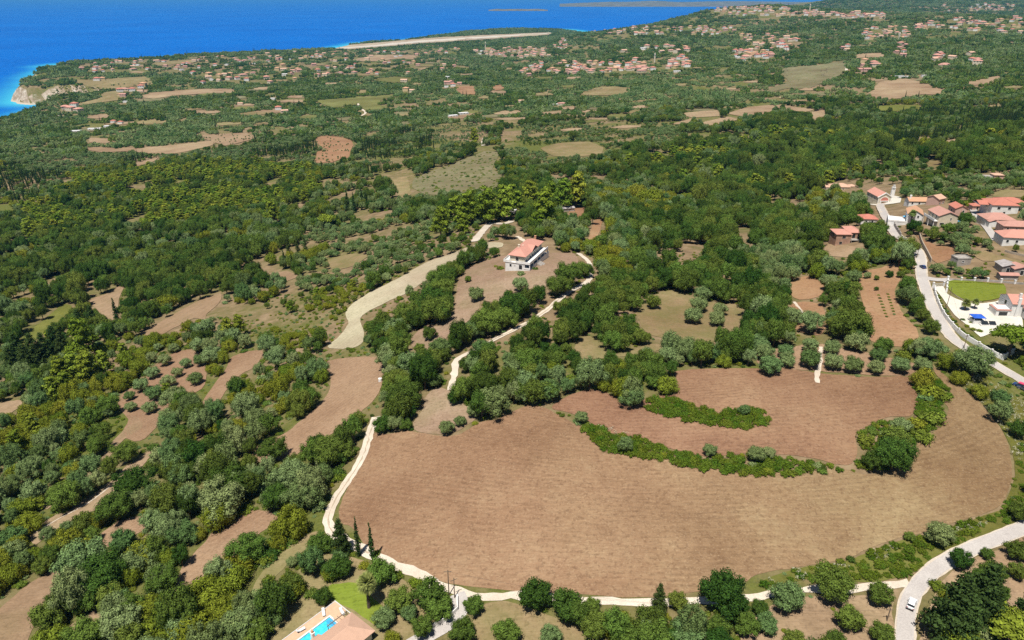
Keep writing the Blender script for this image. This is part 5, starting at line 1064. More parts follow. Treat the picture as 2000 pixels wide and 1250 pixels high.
wing(hG, 2, 14, 3, 12, 4.6, 'hip', 1.9, M_CREAM, M_RED); wing(hG, -11, -6.3, -3, 5, 4.8, 'gable', 1.2, M_WHITE, M_RED, 4.4, 'x')
hH = house('house', 'single storey house with wide pink red hip roof and garden', 1952, 440, 13, 9, 3.0, -6, 'hip', 2.4, M_WHITE, M_PINKT, W2(13, 0.9, 3), box=(1922, 416, 1975, 442))
wing(hH, -6.3, -1.5, -7.2, -4.6, 2.7, 'gable', 0.9, M_WHITE, M_PINKT)
house('house', 'white bungalow with coral hip roof beside the stone garden wall', 1993, 479, 15, 9, 3.2, -10, 'hip', 2.6, M_WHITE, M_CORAL, W2(15, 0.9, 4), box=(1962, 448, 2050, 481))
house('house', 'house with dull pink double roof above the white bungalow', 1992, 455, 15, 7, 3.0, -8, 'hip', 1.9, M_PINK, M_PINKT, W2(15, 0.9, 4), box=(1965, 432, 2050, 452))
hK = house('house', 'long low house with orange gable roof and white chimneys behind hedge', 1795, 400, 12, 6, 2.8, -4, 'gablex', 1.6, M_WHITE, M_ORANGE, W2(12, 0.9, 3), box=(1762, 380, 1815, 400), chim=[(-5, -1, 2.8), (-4, 0.5, 2.6)])
house('house', 'small house with peach roof half hidden by round trees', 1838, 399, 6.5, 7, 4.2, 30, 'gablex', 1.5, M_PINK, M_PEACH, W2(6.5, 1, 2), box=(1828, 378, 1850, 398))
house('garden_shed', 'small pink garden shed with red roof beside the hamlet lane', 1908, 410, 5, 4, 2.4, -4, 'hip', 1.3, M_PINK, M_RED, [('f', 0, 0.05, 1, 2)], cat='shed', box=(1897, 393, 1920, 412))
house('tool_shed', 'grey concrete flat roofed shed standing among garden trees', 1881, 519, 6, 4.5, 3.0, 4, 'flat', 0, M_GREY, M_GREY, [('f', -0.5, 1.6, 0.9, 0.6)], cat='shed', box=(1868, 502, 1894, 520))
house('tin_shed', 'tin roofed farm shed beside the estate fence', 1972, 533, 6.5, 6, 2.6, -6, 'gable', 1.0, M_GREY, M_TIN, [('f', -1, 0.05, 1.2, 2)], cat='shed', box=(1955, 512, 1990, 534))
house('rusty_shed', 'rusty roofed lean shed next to the tin roofed shed', 1994, 538, 6, 6, 2.6, -6, 'gable', 0.9, M_GREY, M_PINKT, [('f', 0, 0.05, 1.2, 2)], cat='shed', box=(1980, 516, 2030, 538))
house('carport', 'low red roofed shelter against the estate fence', 1970, 547, 7, 3, 2.0, -4, 'gablex', 0.5, M_GREY, M_PINKT, [], cat='shed', box=(1952, 536, 1980, 547))
hM = house('house', 'square terracotta house with white annex on the wooded hillside', 1949, 353, 6, 6, 4.0, -6, 'hip', 1.0, M_PINK, M_PEACH, [('f', 0, 2.0, 1, 1.2)], box=(1917, 335, 1962, 354))
wing(hM, -8, -3.02, -2, 3, 2.6, 'flat', 0, M_WHITE, M_GREY)
house('house', 'lone house with red pyramid roof peeping over big trees', 1879, 316, 10, 9, 6.0, -6, 'hip', 3.0, M_WHITE, M_RED, W2(10, 3.6, 2), box=(1863, 298, 1893, 311), chim=[(-4.6, -2, 2.2)])
# pine grove buildings
house('pavilion', 'small cream roofed hut hidden among the pines behind the villa', 1043, 404, 4.5, 4, 3.2, 5, 'hip', 0.9, M_PINK, M_CLOTH, [('f', 0, 0.05, 1, 2)], cat='hut', box=(1036, 386, 1052, 404))
house('grey_shed', 'long dark roofed shed at the pine grove edge', 1108, 413, 11, 4, 2.4, 18, 'gablex', 0.6, M_GREY, M_TIN, [('f', -3, 0.05, 1, 2), ('f', 2, 0.9, 1, 1)], cat='shed', box=(1092, 396, 1128, 413))
house('white_shed', 'low white flat roofed shed under the pines', 1001, 417, 5.5, 4, 2.2, -10, 'flat', 0, M_WHITE, M_CLOTH, [('f', -1, 0.05, 1, 1.9)], cat='shed', box=(985, 404, 1012, 418))

# --- pool house at the foot of the picture
def pool_house():
    c0 = gp(654.6, 1178.5); z = c0.z + 0.25
    A_ = [gp(654.6, 1178.5), gp(544.7, 1238), gp(694, 1206)]
    ex = Vector((A_[2].x - c0.x, A_[2].y - c0.y, 0)); L1 = ex.length; ex.normalize(); ey = Vector((-ex.y, ex.x, 0)); 
    dn = -ey                                        # towards the camera-left along the pool
    rz = math.atan2(ex.y, ex.x)
    # terrace: local x along the short edge, local -y along the pool
    t = empty('pool_terrace', (c0.x, c0.y, z), rz); tag(t, 'terracotta paved terrace with long blue swimming pool', 'pool terrace')
    LX, LY = 8.0, 22.0; px0, px1, py0, py1 = 2.5, 5.7, -17.5, -3.4
    d = MB().box(0, LX, -3.4, 0, -2, 0.2).box(0, px0, -LY, -3.4, -2, 0.2).box(px1, LX, -LY, -3.4, -2, 0.2).box(px0, px1, -LY, py0, -2, 0.2)
    d.build('paving', M_TERR, t)
    k = MB().box(px0 - 0.35, px1 + 0.35, py1, py1 + 0.35, 0.2, 0.27).box(px0 - 0.35, px1 + 0.35, py0 - 0.35, py0, 0.2, 0.27).box(px0 - 0.35, px0, py0, py1, 0.2, 0.27).box(px1, px1 + 0.35, py0, py1, 0.2, 0.27); k.build('coping', M_CLOTH, t)
    MB().box(px0, px1, py0, py1, -1.6, 0.02).build('pool_water', M_POOL, t)
    MB().box(px0 + 0.2, px1 - 0.2, py1 - 1.2, py1 - 0.05, 0.021, 0.06).build('pool_step', M_SKYBLUE, t)
    MB().box(-0.12, LX, 0.0, 0.14, -2, 0.5).box(-0.14, 0, -LY, 0.0, -2, 0.34).build('edging', M_CLOTH, t)
    HOUSE_KEEP.append((c0.x + ex.x * 4 - ey.x * 8, c0.y + ex.y * 4 - ey.y * 8, 10.5))
    def loc(x, y, zz=0.2): return c0 + ex * x + ey * y + Vector((0, 0, 0.25 + zz))
    def lounger(x, y, rot, label):
        r = empty('sun_lounger', loc(x, y), rz + rot); tag(r, label, 'sun lounger')
        MB().box(-0.32, 0.32, -1.0, 0.35, 0.30, 0.36).build('frame', M_FRAME, r)
        MB().box(-0.30, 0.30, -0.98, 0.33, 0.362, 0.45).build('cushion', M_CLOTH, r)
        MB().prism([(0.33, 0.36), (1.0, 0.72), (0.98, 0.80), (0.30, 0.45)], 'x', -0.3, 0.3).build('backrest', M_CLOTH, r)
        for xx in (-0.3, 0.24):
            for yy in (-0.9, 0.2): MB().box(xx, xx + 0.06, yy, yy + 0.06, 0, 0.3).build('leg', M_FRAME, r)
    lounger(0.9, -9.6, R(170), 'white sun lounger on the long side of the pool terrace'); lounger(3.7, -0.9, R(75), 'white sun lounger at the short end of the pool terrace'); lounger(0.75, -3.6, R(60), 'folded low white lounger near the terrace corner')
    # house: hip roof
    hx, hy = loc(0, 0).x, loc(0, 0).y
    cc = loc(10.6, -6.8, 0.0); h = empty('pool_house', cc, rz); tag(h, 'white pool house with broad peach tiled hip roof', 'house')
    MB().box(-2.5, 4.0, -7, 5.2, -2.5, 3.0).build('wall', M_WHITE, h)
    rb = MB(); hip(rb, -2.5, 4.0, -7, 5.2, 3.01, 2.0, 0.6); ro = rb.build('roof', M_PEACH, h)
    MB().box(-3.9, -2.52, -8, -2.2, -2.5, 2.3).build('wing_wall', M_WHITE, h); rb = MB(); gable(rb, -4.2, -1.2, -8, -2.2, 2.4, 0.7, 'y', 0.25); rb.build('wing_roof', M_PEACH, h)
    MB().box(-5.0, -4.3, -3.4, -2.8, -0.4, 3.6).box(-5.1, -4.2, -3.5, -2.7, 3.6, 3.75).build('chimney', M_WHITE, ro)
    add_windows(h, 8.0, 10.4, [('r', 0, 0.9, 1.4, 1.2), ('r', 3, 0.9, 1.0, 1.2)])
    MB().tube([(-4.65, -3.1, 3.75), (-4.65, -3.1, 4.3)], 0.28, 8).build('chimney_pot', M_ORANGE, ro)
    # pergola of dark bars between roof and pool
    pg = empty('pergola', loc(6.1, -3.8), rz + R(90)); tag(pg, 'open timber pergola between the pool and the pool house roof', 'pergola')
    MB().box(-2.6, 2.6, -0.06, 0.06, 2.3, 2.45).build('beam', M_WOOD, pg)
    for q in range(6): MB().box(-2.4 + q * 0.9, -2.32 + q * 0.9, -2.0, 0.5, 2.452, 2.54).build('rafter', M_WOOD, pg)
    for xx in (-2.5, 2.4): MB().box(xx, xx + 0.12, -0.06, 0.06, 0, 2.3).build('post', M_WOOD, pg)
    HOUSE_KEEP.append((cc.x, cc.y, 9.5)); EXCL.append(np.array([(540, 1185), (655, 1172), (740, 1225), (745, 1300), (520, 1300)], float))
pool_house()

# palms
def palm(cx, cyb, hpx, label, group=None, fr=1.0):
    b = gp(cx, cyb); f = float(project(b.x, b.y, b.z)[2]); dep = math.atan2(300 - b.z, math.hypot(b.x, b.y)); hm = hpx * f / F / math.cos(dep)
    rt = empty('palm_tree', b, random.random() * 6); tag(rt, label, 'palm', group)
    MB().tube([(0, 0, -0.4), (0.05, 0, hm * 0.3), (0, 0.05, hm * 0.7), (0, 0, hm)], [0.42 * fr, 0.32 * fr, 0.28 * fr, 0.34 * fr], 9).build('trunk', M_BARK, rt)
    mb = MB(); T = []
    rr_ = np.random.default_rng(int(cx))
    for k in range(46):
        a = 2.399 * k; el = R(78) - R(125) * (k / 45.0) ** 0.9; L = 2.5 * fr * (0.85 + 0.3 * rr_.random()); d = Vector((math.cos(a) * math.cos(el), math.sin(a) * math.cos(el), math.sin(el))); sd_ = Vector((-math.sin(a), math.cos(a), 0)); p0 = Vector((0, 0, hm + 0.05))
        for s in range(-4, 5):      # fan of narrow leaflets
            tip = p0 + d * L * (1 - 0.05 * abs(s)) + sd_ * s * 0.20 * L * 0.55 + Vector((0, 0, -0.18 * L * (1 - math.sin(max(el, 0)))))
            m_ = p0 + d * L * 0.55 + sd_ * s * 0.06 * L; wv = (sd_ * 0.055 * L)
            b0 = len(mb.v); mb.add([p0, m_ - wv, tip, m_ + wv], [(0, 1, 2, 3)]); T += [float(np.clip(0.5 + rr_.normal(0, 0.2), 0, 1))] * 4
    o = mesh_obj('crown', mb.v, mb.f, L_PALM, rt); tone_attr(o.data, T)
    HOUSE_KEEP.append((b.x, b.y, 2.2))
palm(721, 1187, 46, 'fan palm with pale green fronds on the pool house lawn')
palm(1884, 606, 14, 'small palm on the cream forecourt beside the blue canopy', None, 0.8); palm(1902, 604, 15, 'slender palm at the lawn edge of the white estate', None, 0.6); palm(1778, 438, 22, 'palm tree before the white house with the orange gable', None, 0.8)

# --- white estate at the lane
def draped_wall(name, label, pxs, hgt, thick, mat, pillars=None, sub=5, cat='wall', base=1.0, pil=(0.5, 0.35), pmat=None):
    c = smooth_loop(pxs, sub, False); w_ = ground(c[:, 0], c[:, 1])[:, :2]
    d = np.r_[0, np.cumsum(np.hypot(*np.diff(w_, axis=0).T))]; t = np.linspace(0, d[-1], max(3, int(d[-1] / 2.0)))
    w_ = np.c_[np.interp(t, d, w_[:, 0]), np.interp(t, d, w_[:, 1])]; z = height(w_[:, 0], w_[:, 1])
    rt = empty(name, (w_[0, 0], w_[0, 1], z[0])); tag(rt, label, cat); o = np.array([w_[0, 0], w_[0, 1], z[0]])
    tan = np.gradient(w_, axis=0); tan /= np.linalg.norm(tan, axis=1)[:, None]; nr = np.c_[-tan[:, 1], tan[:, 0]] * thick / 2
    V = []; 
    for (s, zz) in ((-1, -base), (1, -base), (1, hgt), (-1, hgt)): V.append(np.c_[w_ + nr * s, z + zz] - o)
    V = np.stack(V, 1).reshape(-1, 3); n_ = len(w_); f = []
    for i in range(n_ - 1):
        for k in range(4): f.append((i * 4 + k, i * 4 + (k + 1) % 4, (i + 1) * 4 + (k + 1) % 4, (i + 1) * 4 + k))
    f += [(3, 2, 1, 0), tuple((n_ - 1) * 4 + k for k in range(4))]
    m = MB().add(V, f); m.build('wall_panel', mat, rt)
    if pillars:
        for s in np.arange(0, d[-1] + 0.01, pillars):
            x, y = np.interp(s, t, w_[:, 0]), np.interp(s, t, w_[:, 1]); zz = float(height(x, y)); q = pil[0] / 2
            p = MB().box(x - o[0] - q, x - o[0] + q, y - o[1] - q, y - o[1] + q, zz - o[2] - base, zz - o[2] + hgt + pil[1]).box(x - o[0] - q - 0.08, x - o[0] + q + 0.08, y - o[1] - q - 0.08, y - o[1] + q + 0.08, zz - o[2] + hgt + pil[1], zz - o[2] + hgt + pil[1] + 0.15)
            p.build('pillar', pmat or mat, rt)
    ROADS.append((w_, 0.6)); return rt
draped_wall('boundary_wall', 'long white estate wall with pillars curving along the lane', [(1824,566),(1827,582),(1839,611),(1855,634),(1878,657),(1910,677),(1937,693),(1958,703)], 1.7, 0.3, M_WHITE, 5.0, pil=(0.42, 0.15))
draped_wall('corner_wall', 'short white wall closing the estate corner under the pine', [(1958,703),(1968,697),(1980,690)], 1.9, 0.3, M_WHITE, 6.0, pil=(0.42, 0.2))
draped_wall('garden_fence', 'white pillared fence along the top of the estate lawn', [(1851,547),(1880,549),(1931,550),(1965,553),(1999,556)], 0.8, 0.25, M_GREY, 4.6, cat='fence', pil=(0.6, 0.7), pmat=M_WHITE)
draped_wall('gate_wall', 'white pillared wall between estate gate and lawn', [(1851,547),(1849,560),(1848,574)], 1.0, 0.25, M_WHITE, 4.0, pil=(0.5, 0.6))
draped_wall('retaining_wall', 'grey stone retaining wall along the lane above the parked car', [(1795,463),(1800,478),(1810,497),(1818,513)], 1.9, 0.4, M_STONE, None, base=1.5)
draped_wall('lane_wall', 'stepped concrete wall beside the lane below the church', [(1740,428),(1745,440),(1752,452),(1759,462)], 1.8, 0.3, M_GREY, 5.0, base=1.5, pil=(0.4, 0.3))
draped_wall('track_wall', 'white curved garden wall beside the pool house lane', [(893,1168),(896,1185),(886,1203),(862,1218),(845,1226)], 1.1, 0.25, M_WHITE, None)
draped_wall('village_wall', 'low stone garden wall beside the white bungalow', [(1962,492),(1980,497),(2010,503)], 1.0, 0.3, M_STONE, None)
draped_wall('planter_hedge_kerb', 'low stone kerb round the oval lawn', [(1853,564),(1867,578),(1890,589.5),(1918,590.5)], 0.25, 0.25, M_STONE, None, cat='kerb')
def estate():
    g = gp(1832, 561); gt = empty('estate_gate', g, R(8)); tag(gt, 'white estate gate with two square pillars at the lane', 'gate')
    for x in (-2.6, 2.1): MB().box(x, x + 0.5, -0.25, 0.25, -0.5, 2.1).box(x - 0.08, x + 0.58, -0.33, 0.33, 2.1, 2.3).build('pillar', M_WHITE, gt)
    for k in range(15): MB().box(-2.0 + k * 0.28, -1.96 + k * 0.28, -0.02, 0.02, 0.1, 1.5).build('bar', M_FRAME, gt)
    MB().box(-2.1, 2.1, -0.03, 0.03, 1.5, 1.58).box(-2.1, 2.1, -0.03, 0.03, 0.04, 0.1).build('rail', M_FRAME, gt)
    p = gp(1976, 628); a = R(-6); r = empty('estate_house', (p.x + 7.5, p.y + 5, p.z + 0.05), a); tag(r, 'white two storey estate house with coral roofs and arched porch', 'house')
    MB().box(-6, 10, -2, 7, -2.5, 5.4).build('wall', M_WHITE, r); rb = MB(); gable(rb, -6, 10, -2, 7, 5.4, 1.9, 'x', 0.4); MB().prism([(-2, 5.4), (7, 5.4), (2.5, 7.28)], 'x', -6, 10).build('gable_wall', M_WHITE, r); ro = rb.build('roof', M_CORAL, r)
    MB().box(-4.6, -3.6, -2.5, -1.9, -2, 7.6).build('chimney_breast', M_WHITE, r); MB().box(-3.0, -2.2, 0.5, 1.2, 5.8, 8.4).build('chimney', M_WHITE, ro)
    MB().box(-2.0, 10, -7, -2.02, -2.5, 2.7).build('wing_wall', M_WHITE, r)
    MB().add([(-2.5, -7.5, 2.75), (10.4, -7.5, 2.75), (10.4, -2.01, 4.3), (-2.5, -2.01, 4.3), (-2.5, -7.5, 2.95), (10.4, -7.5, 2.95), (10.4, -2.01, 4.5), (-2.5, -2.01, 4.5)], [(0, 1, 2, 3), (4, 7, 6, 5), (0, 4, 5, 1), (1, 5, 6, 2), (2, 6, 7, 3), (3, 7, 4, 0)]).build('lean_to_roof', M_CORAL, r)
    po = MB().box(-11.0, -10.6, -2.2, 3, -1, 2.6).box(-10.6, -6.02, 2.7, 3, -1, 2.6).box(-7.0, -6.02, -2.2, -1.9, -1, 2.6).box(-10.6, -10.0, -2.2, -1.9, -1, 2.6).box(-10.0, -7.0, -2.2, -1.9, 2.1, 2.6); po.build('porch_wall', M_WHITE, r)
    MB().box(-11.2, -5.9, -2.4, 3.2, 2.61, 2.85).build('porch_slab', M_PINKT, r); MB().box(-10.4, -6.0, -1.4, 2.6, 2.851, 2.95).build('porch_deck', M_CLOTH, r)
    MB().box(-9.9, -7.1, -1.86, -1.8, 0, 2.08).build('porch_opening', M_DARK, r)
    MB().box(1.0, 2.2, -2.06, -1.98, 3.6, 5.0).build('shutter', M_SHUT, r); MB().box(6, 7.2, -2.06, -1.98, 3.6, 5.0).build('shutter', M_SHUT, r); MB().box(-6.06, -5.98, 2, 3.2, 3.4, 4.8).build('window', M_DARK, r)
    keep_clear(r, 13, (1938, 560, 2060, 645))
    q = gp(1906, 630); c = empty('canopy_stand', q, R(-4)); tag(c, 'bright blue canopy roof over a white garden bar', 'canopy')
    MB().box(-1.8, 1.8, -1.5, 1.5, -0.5, 1.5).build('bar_wall', M_WHITE, c)
    rb = MB(); hip(rb, -2.0, 2.0, -1.8, 1.8, 2.5, 0.9, 0.15, 0.08); rb.build('canopy', M_BLUE, c)
    for x in (-2, 1.9):
        for y in (-1.8, 1.7): MB().box(x, x + 0.1, y, y + 0.1, 0, 2.5).build('post', M_FRAME, c)
    q = gp(1930, 637); s = empty('solar_rack', q, R(-4)); tag(s, 'white walled rack with two dark panels on the forecourt', 'panel rack')
    MB().box(-2.8, 2.8, -0.6, 1.0, -0.5, 0.7).build('plinth', M_WHITE, s)
    for x in (-2.5, 0.15): MB().add([(x, -0.5, 0.75), (x + 2.3, -0.5, 0.75), (x + 2.3, 0.9, 1.6), (x, 0.9, 1.6), (x, -0.5, 0.8), (x + 2.3, -0.5, 0.8), (x + 2.3, 0.9, 1.65), (x, 0.9, 1.65)], [(0, 3, 2, 1), (4, 5, 6, 7), (0, 1, 5, 4), (1, 2, 6, 5), (2, 3, 7, 6), (3, 0, 4, 7)]).build('panel', M_DARK, s)
    EXCL.append(np.array([(1822, 545), (1968, 548), (1995, 600), (1998, 650), (1940, 700), (1870, 650), (1830, 600)], float))
estate()
q = gp(1766, 431)
def parasol(px, py, mat, label, zz=0.9):
    p = gp(px, py); r = empty('parasol', (p.x, p.y, p.z + zz)); tag(r, label, 'parasol')
    MB().tube([(0, 0, -0.9), (0, 0, 2.4)], 0.04, 6).build('pole', M_FRAME, r)
    mb = MB(); mb.add([(0, 0, 2.55)] + [(1.6 * math.cos(k * math.pi / 4), 1.6 * math.sin(k * math.pi / 4), 2.0) for k in range(8)] + [(0, 0, 2.50)], [(0, 1 + k, 1 + (k + 1) % 8) for k in range(8)] + [(9, 1 + (k + 1) % 8, 1 + k) for k in range(8)]); mb.build('canopy', mat, r)
parasol(1767, 433, M_SKYBLUE, 'bright blue parasol on the white pool terrace')

# --- cars
M_CARW = plain('car_white', (0.78, 0.78, 0.78), 0.3, 0.5, 0.03); M_CARB = plain('car_blue', (0.03, 0.07, 0.20), 0.3, 0.5, 0.05); M_CARG = plain('car_grey', (0.10, 0.11, 0.12), 0.3, 0.5, 0.05)
M_TYRE = plain('tyre', (0.02, 0.02, 0.02), 0.9, 0.1, 0.1); M_LAMP = plain('lamp_glass', (0.6, 0.6, 0.58), 0.2, 0.5, 0.02); M_REDL = plain('tail_lamp', (0.4, 0.02, 0.02), 0.3, 0.5, 0.02); M_PINKC = plain('pink_cover', (0.7, 0.08, 0.16), 0.7, 0.2, 0.1)
def car(px, py, head, mat, label, lift=0.15):
    p = gp(px, py); r = empty('parked_car' if 'parked' in label else 'car', (p.x, p.y, p.z + lift), head); tag(r, label, 'car'); r.scale = (0.86, 0.86, 0.88)
    prof = [(-2.05, 0.35), (-2.08, 0.75), (-1.95, 0.95), (-1.2, 0.98), (1.0, 0.98), (1.85, 0.85), (2.05, 0.65), (2.05, 0.35)]
    MB().prism(prof, 'x', -0.86, 0.86).build('body', mat, r)
    cab = MB(); zb, zt = 0.98, 1.46
    cab.add([(-0.82, -1.75, zb), (0.82, -1.75, zb), (0.82, 1.05, zb), (-0.82, 1.05, zb), (-0.66, -1.45, zt), (0.66, -1.45, zt), (0.66, 0.35, zt), (-0.66, 0.35, zt)], [(0, 3, 2, 1), (4, 5, 6, 7), (0, 1, 5, 4), (1, 2, 6, 5), (2, 3, 7, 6), (3, 0, 4, 7)]); cab.build('glasshouse', M_DARK, r)
    MB().prism([(-1.5, 1.462), (0.38, 1.462), (0.30, 1.52), (-1.42, 1.52)], 'x', -0.68, 0.68).build('roof_panel', mat, r)
    for s in (-1, 1):
        MB().box(s * 0.98 - 0.1, s * 0.98 + 0.1, 0.62, 0.78, 0.95, 1.08).build('mirror', mat, r)
        MB().box(s * 0.62 - 0.2, s * 0.62 + 0.2, 2.02, 2.07, 0.58, 0.76).build('headlight', M_LAMP, r); MB().box(s * 0.68 - 0.14, s * 0.68 + 0.14, -2.1, -2.05, 0.62, 0.86).build('tail_light', M_REDL, r)
        for y in (-1.25, 1.3):
            w_ = MB().tube([(s * 0.68, y, 0.31), (s * 0.89, y, 0.31)], 0.31, 14).build('wheel', M_TYRE, r); MB().tube([(s * 0.85, y, 0.31), (s * 0.905, y, 0.31)], 0.19, 10).build('rim', M_TIN, w_)
    MB().prism([(-2.12, 0.32), (2.1, 0.32), (2.1, 0.46), (-2.12, 0.46)], 'x', -0.84, 0.84).build('bumper', M_TYRE, r)
    return r
_a, _b = gp(1771.5, 1186), gp(1777.0, 1170.5)
car(1779.5, 1183, math.atan2(-(_b.x - _a.x), _b.y - _a.y), M_CARW, 'white hatchback driving round the road bend')
car(1802, 524, R(-3), M_CARB, 'dark blue car on the lane beside the stone retaining wall')
car(1999, 762, R(40), M_CARG, 'dark grey parked car on the lane verge below the estate')
r = car(1990, 756, R(38), M_CARB, 'small blue parked car with pink cover on its roof')
MB().box(-0.72, 0.72, -1.5, 0.4, 1.53, 1.75).build('roof_cover', M_PINKC, r)

# --- utility poles
def pole(bx, by, hpx, label, cross=True):
    b = gp(bx, by); f = float(project(b.x, b.y, b.z)[2]); dep = math.atan2(300 - b.z, math.hypot(b.x, b.y)); h = hpx * f / F / math.cos(dep)
    r = empty('utility_pole', b, random.random()); tag(r, label, 'pole', None)
    MB().tube([(0, 0, -0.5), (0, 0, h)], [0.14, 0.09], 8).build('post', M_WOOD, r)
    if cross: MB().box(-0.8, 0.8, -0.05, 0.05, h - 0.6, h - 0.48).build('crossarm', M_WOOD, r)
    return Vector((b.x, b.y, b.z + h - 0.5))
p1 = pole(1848, 602, 42, 'tall pale lamp pole at the estate driveway', False); p2 = pole(1882, 681, 28, 'wooden utility pole beside the lane below the estate wall')
p3 = pole(877, 1163, 46, 'wooden utility pole at the track junction by the pool house'); p4 = pole(888, 1168, 36, 'shorter leaning utility pole at the track junction'); p5 = pole(1732, 1213, 26, 'thin utility pole at the road junction orchard'); p6 = pole(1790, 300 + 205, 24, 'wooden utility pole behind the hamlet lane'); p7 = pole(1526, 548, 14, 'thin pole standing out of the thicket', False)
mb = MB()
def wire(a, b, sag):
    pts = [a.lerp(b, t / 12) - Vector((0, 0, sag * 4 * (t / 12) * (1 - t / 12))) for t in range(13)]
    o = MB().tube(pts, 0.015, 4).build('power_line', M_METAL); return o
tag(wire(p1, p2, 1.2), 'thin overhead wire between the two poles at the lane', 'wire')
tag(wire(p3, p5, 4.0), 'long overhead wire along the track below the big field', 'wire')
tr = gp(743, 745); wt = empty('water_tank', tr); tag(wt, 'small white tank at the edge of the tan strip field', 'tank'); MB().tube([(0, 0, -0.2), (0, 0, 1.3), (0, 0, 1.5)], [0.7, 0.7, 0.4], 12).build('drum', M_WHITE, wt); MB().tube([(0, 0, 1.48), (0, 0, 1.62)], 0.18, 8).build('lid', M_GREY, wt)

# ------------------------------------------------------------------ far villages: one object per house
FH = []
def far_house_mesh(i, wall, roof, w_, d_, h_, kind):
    mb = MB().box(-w_ / 2, w_ / 2, -d_ / 2, d_ / 2, -3, h_); n1 = len(mb.f)
    for k in range(3):
        u = -w_ / 2 + w_ * (k + 0.5) / 3; mb.box(u - 0.5, u + 0.5, -d_ / 2 - 0.05, -d_ / 2 + 0.02, h_ - 2.1, h_ - 0.9)
    n2 = len(mb.f)
    if kind == 'hip': hip(mb, -w_ / 2, w_ / 2, -d_ / 2, d_ / 2, h_ + 0.01, 2.0)
    elif kind == 'gable': gable(mb, -w_ / 2, w_ / 2, -d_ / 2, d_ / 2, h_, 1.8, 'x')
    else: mb.box(-w_ / 2 - 0.2, w_ / 2 + 0.2, -d_ / 2 - 0.2, d_ / 2 + 0.2, h_ + 0.01, h_ + 0.4)
    me = bpy.data.meshes.new('far_house'); me.from_pydata(mb.v, [], mb.f)
    for m in (wall, M_DARK, roof): me.materials.append(m)
    me.polygons.foreach_set('material_index', np.array([0] * n1 + [1] * (n2 - n1) + [2] * (len(mb.f) - n2), np.int32))
    bm = bmesh.new(); bm.from_mesh(me); bmesh.ops.recalc_face_normals(bm, faces=bm.faces); bm.to_mesh(me); bm.free(); me.update(); return me
desc = []
for i, (wl, rf, w_, d_, h_, kd, tx) in enumerate([(M_CREAM, M_CORAL, 12, 9, 5.5, 'hip', 'cream house with coral hip roof'), (M_WHITE, M_RED, 11, 9, 5.8, 'hip', 'white house with red hip roof'), (M_CREAM, M_PEACH, 14, 9, 5.0, 'gable', 'cream house with peach gable roof'), (M_YELLOW, M_ORANGE, 11, 10, 6.2, 'hip', 'yellow house with orange roof'), (M_PINK, M_PINKT, 12, 8, 5.4, 'gable', 'pink house with dull red roof'), (M_WHITE, M_CLOTH, 12, 9, 4.0, 'flat', 'white flat roofed house'), (M_CREAM, M_PINKT, 16, 10, 3.8, 'hip', 'long low cream house with pinkish roof')]):
    FH.append(far_house_mesh(i, wl, rf, w_, d_, h_, kd)); desc.append(tx)
VIL = [  # pixel polygon, count, scale, phrase
 ([(1015,140),(1040,125),(1120,120),(1200,125),(1260,124),(1270,135),(1200,143),(1100,146),(1030,150)], 46, 1.15, 'in the dense village on the plain'),
 ([(1215,125),(1240,118),(1345,110),(1350,130),(1300,142),(1225,142)], 20, 1.25, 'round the tall white campanile village'),
 ([(925,100),(960,92),(1060,95),(1075,112),(1000,115),(930,108)], 34, 1.15, 'near the yellow church village'),
 ([(1080,75),(1105,70),(1110,95),(1085,98)], 10, 1.1, 'climbing the street to the ridge'),
 ([(1200,100),(1290,88),(1350,95),(1340,105),(1250,105),(1180,108)], 12, 1.5, 'among the long roofs below the ridge'),
 ([(1150,60),(1300,50),(1440,55),(1430,68),(1300,68),(1200,68)], 34, 1.25, 'on the terrace below the headland'),
 ([(1425,110),(1440,98),(1500,100),(1510,113),(1450,122)], 18, 1.25, 'in the red roofed hamlet on the slope'),
 ([(1440,70),(1500,68),(1570,80),(1560,100),(1480,98),(1450,85)], 20, 1.3, 'scattered on the middle slope'),
 ([(1385,20),(1420,12),(1520,14),(1600,20),(1600,34),(1480,32),(1390,28)], 46, 1.3, 'in the hilltop village on the headland'),
 ([(1600,24),(1760,26),(1760,36),(1610,36)], 18, 1.5, 'on the near skyline ridge'),
 ([(1680,56),(1770,52),(1780,78),(1690,78)], 18, 1.2, 'beside the white hill tower'),
 ([(1780,38),(1995,34),(1995,66),(1860,60),(1790,60)], 30, 1.35, 'in the upper hill village'),
 ([(1735,88),(1770,85),(1772,112),(1745,114)], 7, 1.1, 'stepped down the hill village street'),
 ([(1822,96),(1930,110),(1925,125),(1850,140),(1820,120)], 11, 1.3, 'below the upper hill village'),
 ([(1672,122),(1710,122),(1712,142),(1674,142)], 4, 1.2, 'above the round hill field'),
 ([(1636,92),(1660,90),(1662,100),(1640,100)], 3, 1.1, 'alone on the wooded hill slope'),
 ([(140,128),(330,112),(480,108),(640,100),(640,118),(480,130),(330,140),(180,148)], 44, 1.2, 'scattered along the shore plain'),
 ([(330,140),(620,125),(640,150),(560,165),(400,165)], 20, 1.3, 'between the fields of the coast plain'),
 ([(610,100),(900,95),(900,135),(760,148),(620,150)], 34, 1.2, 'scattered before the runway'),
 ([(170,150),(230,148),(300,175),(250,200),(230,180)], 8, 1.3, 'on the fields behind the sea cliff'),
 ([(100,205),(165,208),(160,225),(110,218)], 4, 1.4, 'beside the cove below the sea cliff'),
 ([(760,160),(900,150),(905,175),(790,180)], 7, 1.2, 'among cypresses on the plain'),
 ([(520,215),(560,212),(560,222),(525,222)], 2, 1.1, 'alone in the olive plain'),
 ([(1840,10),(1980,8),(1980,22),(1850,22)], 16, 1.6, 'on the blue far slope'),
]
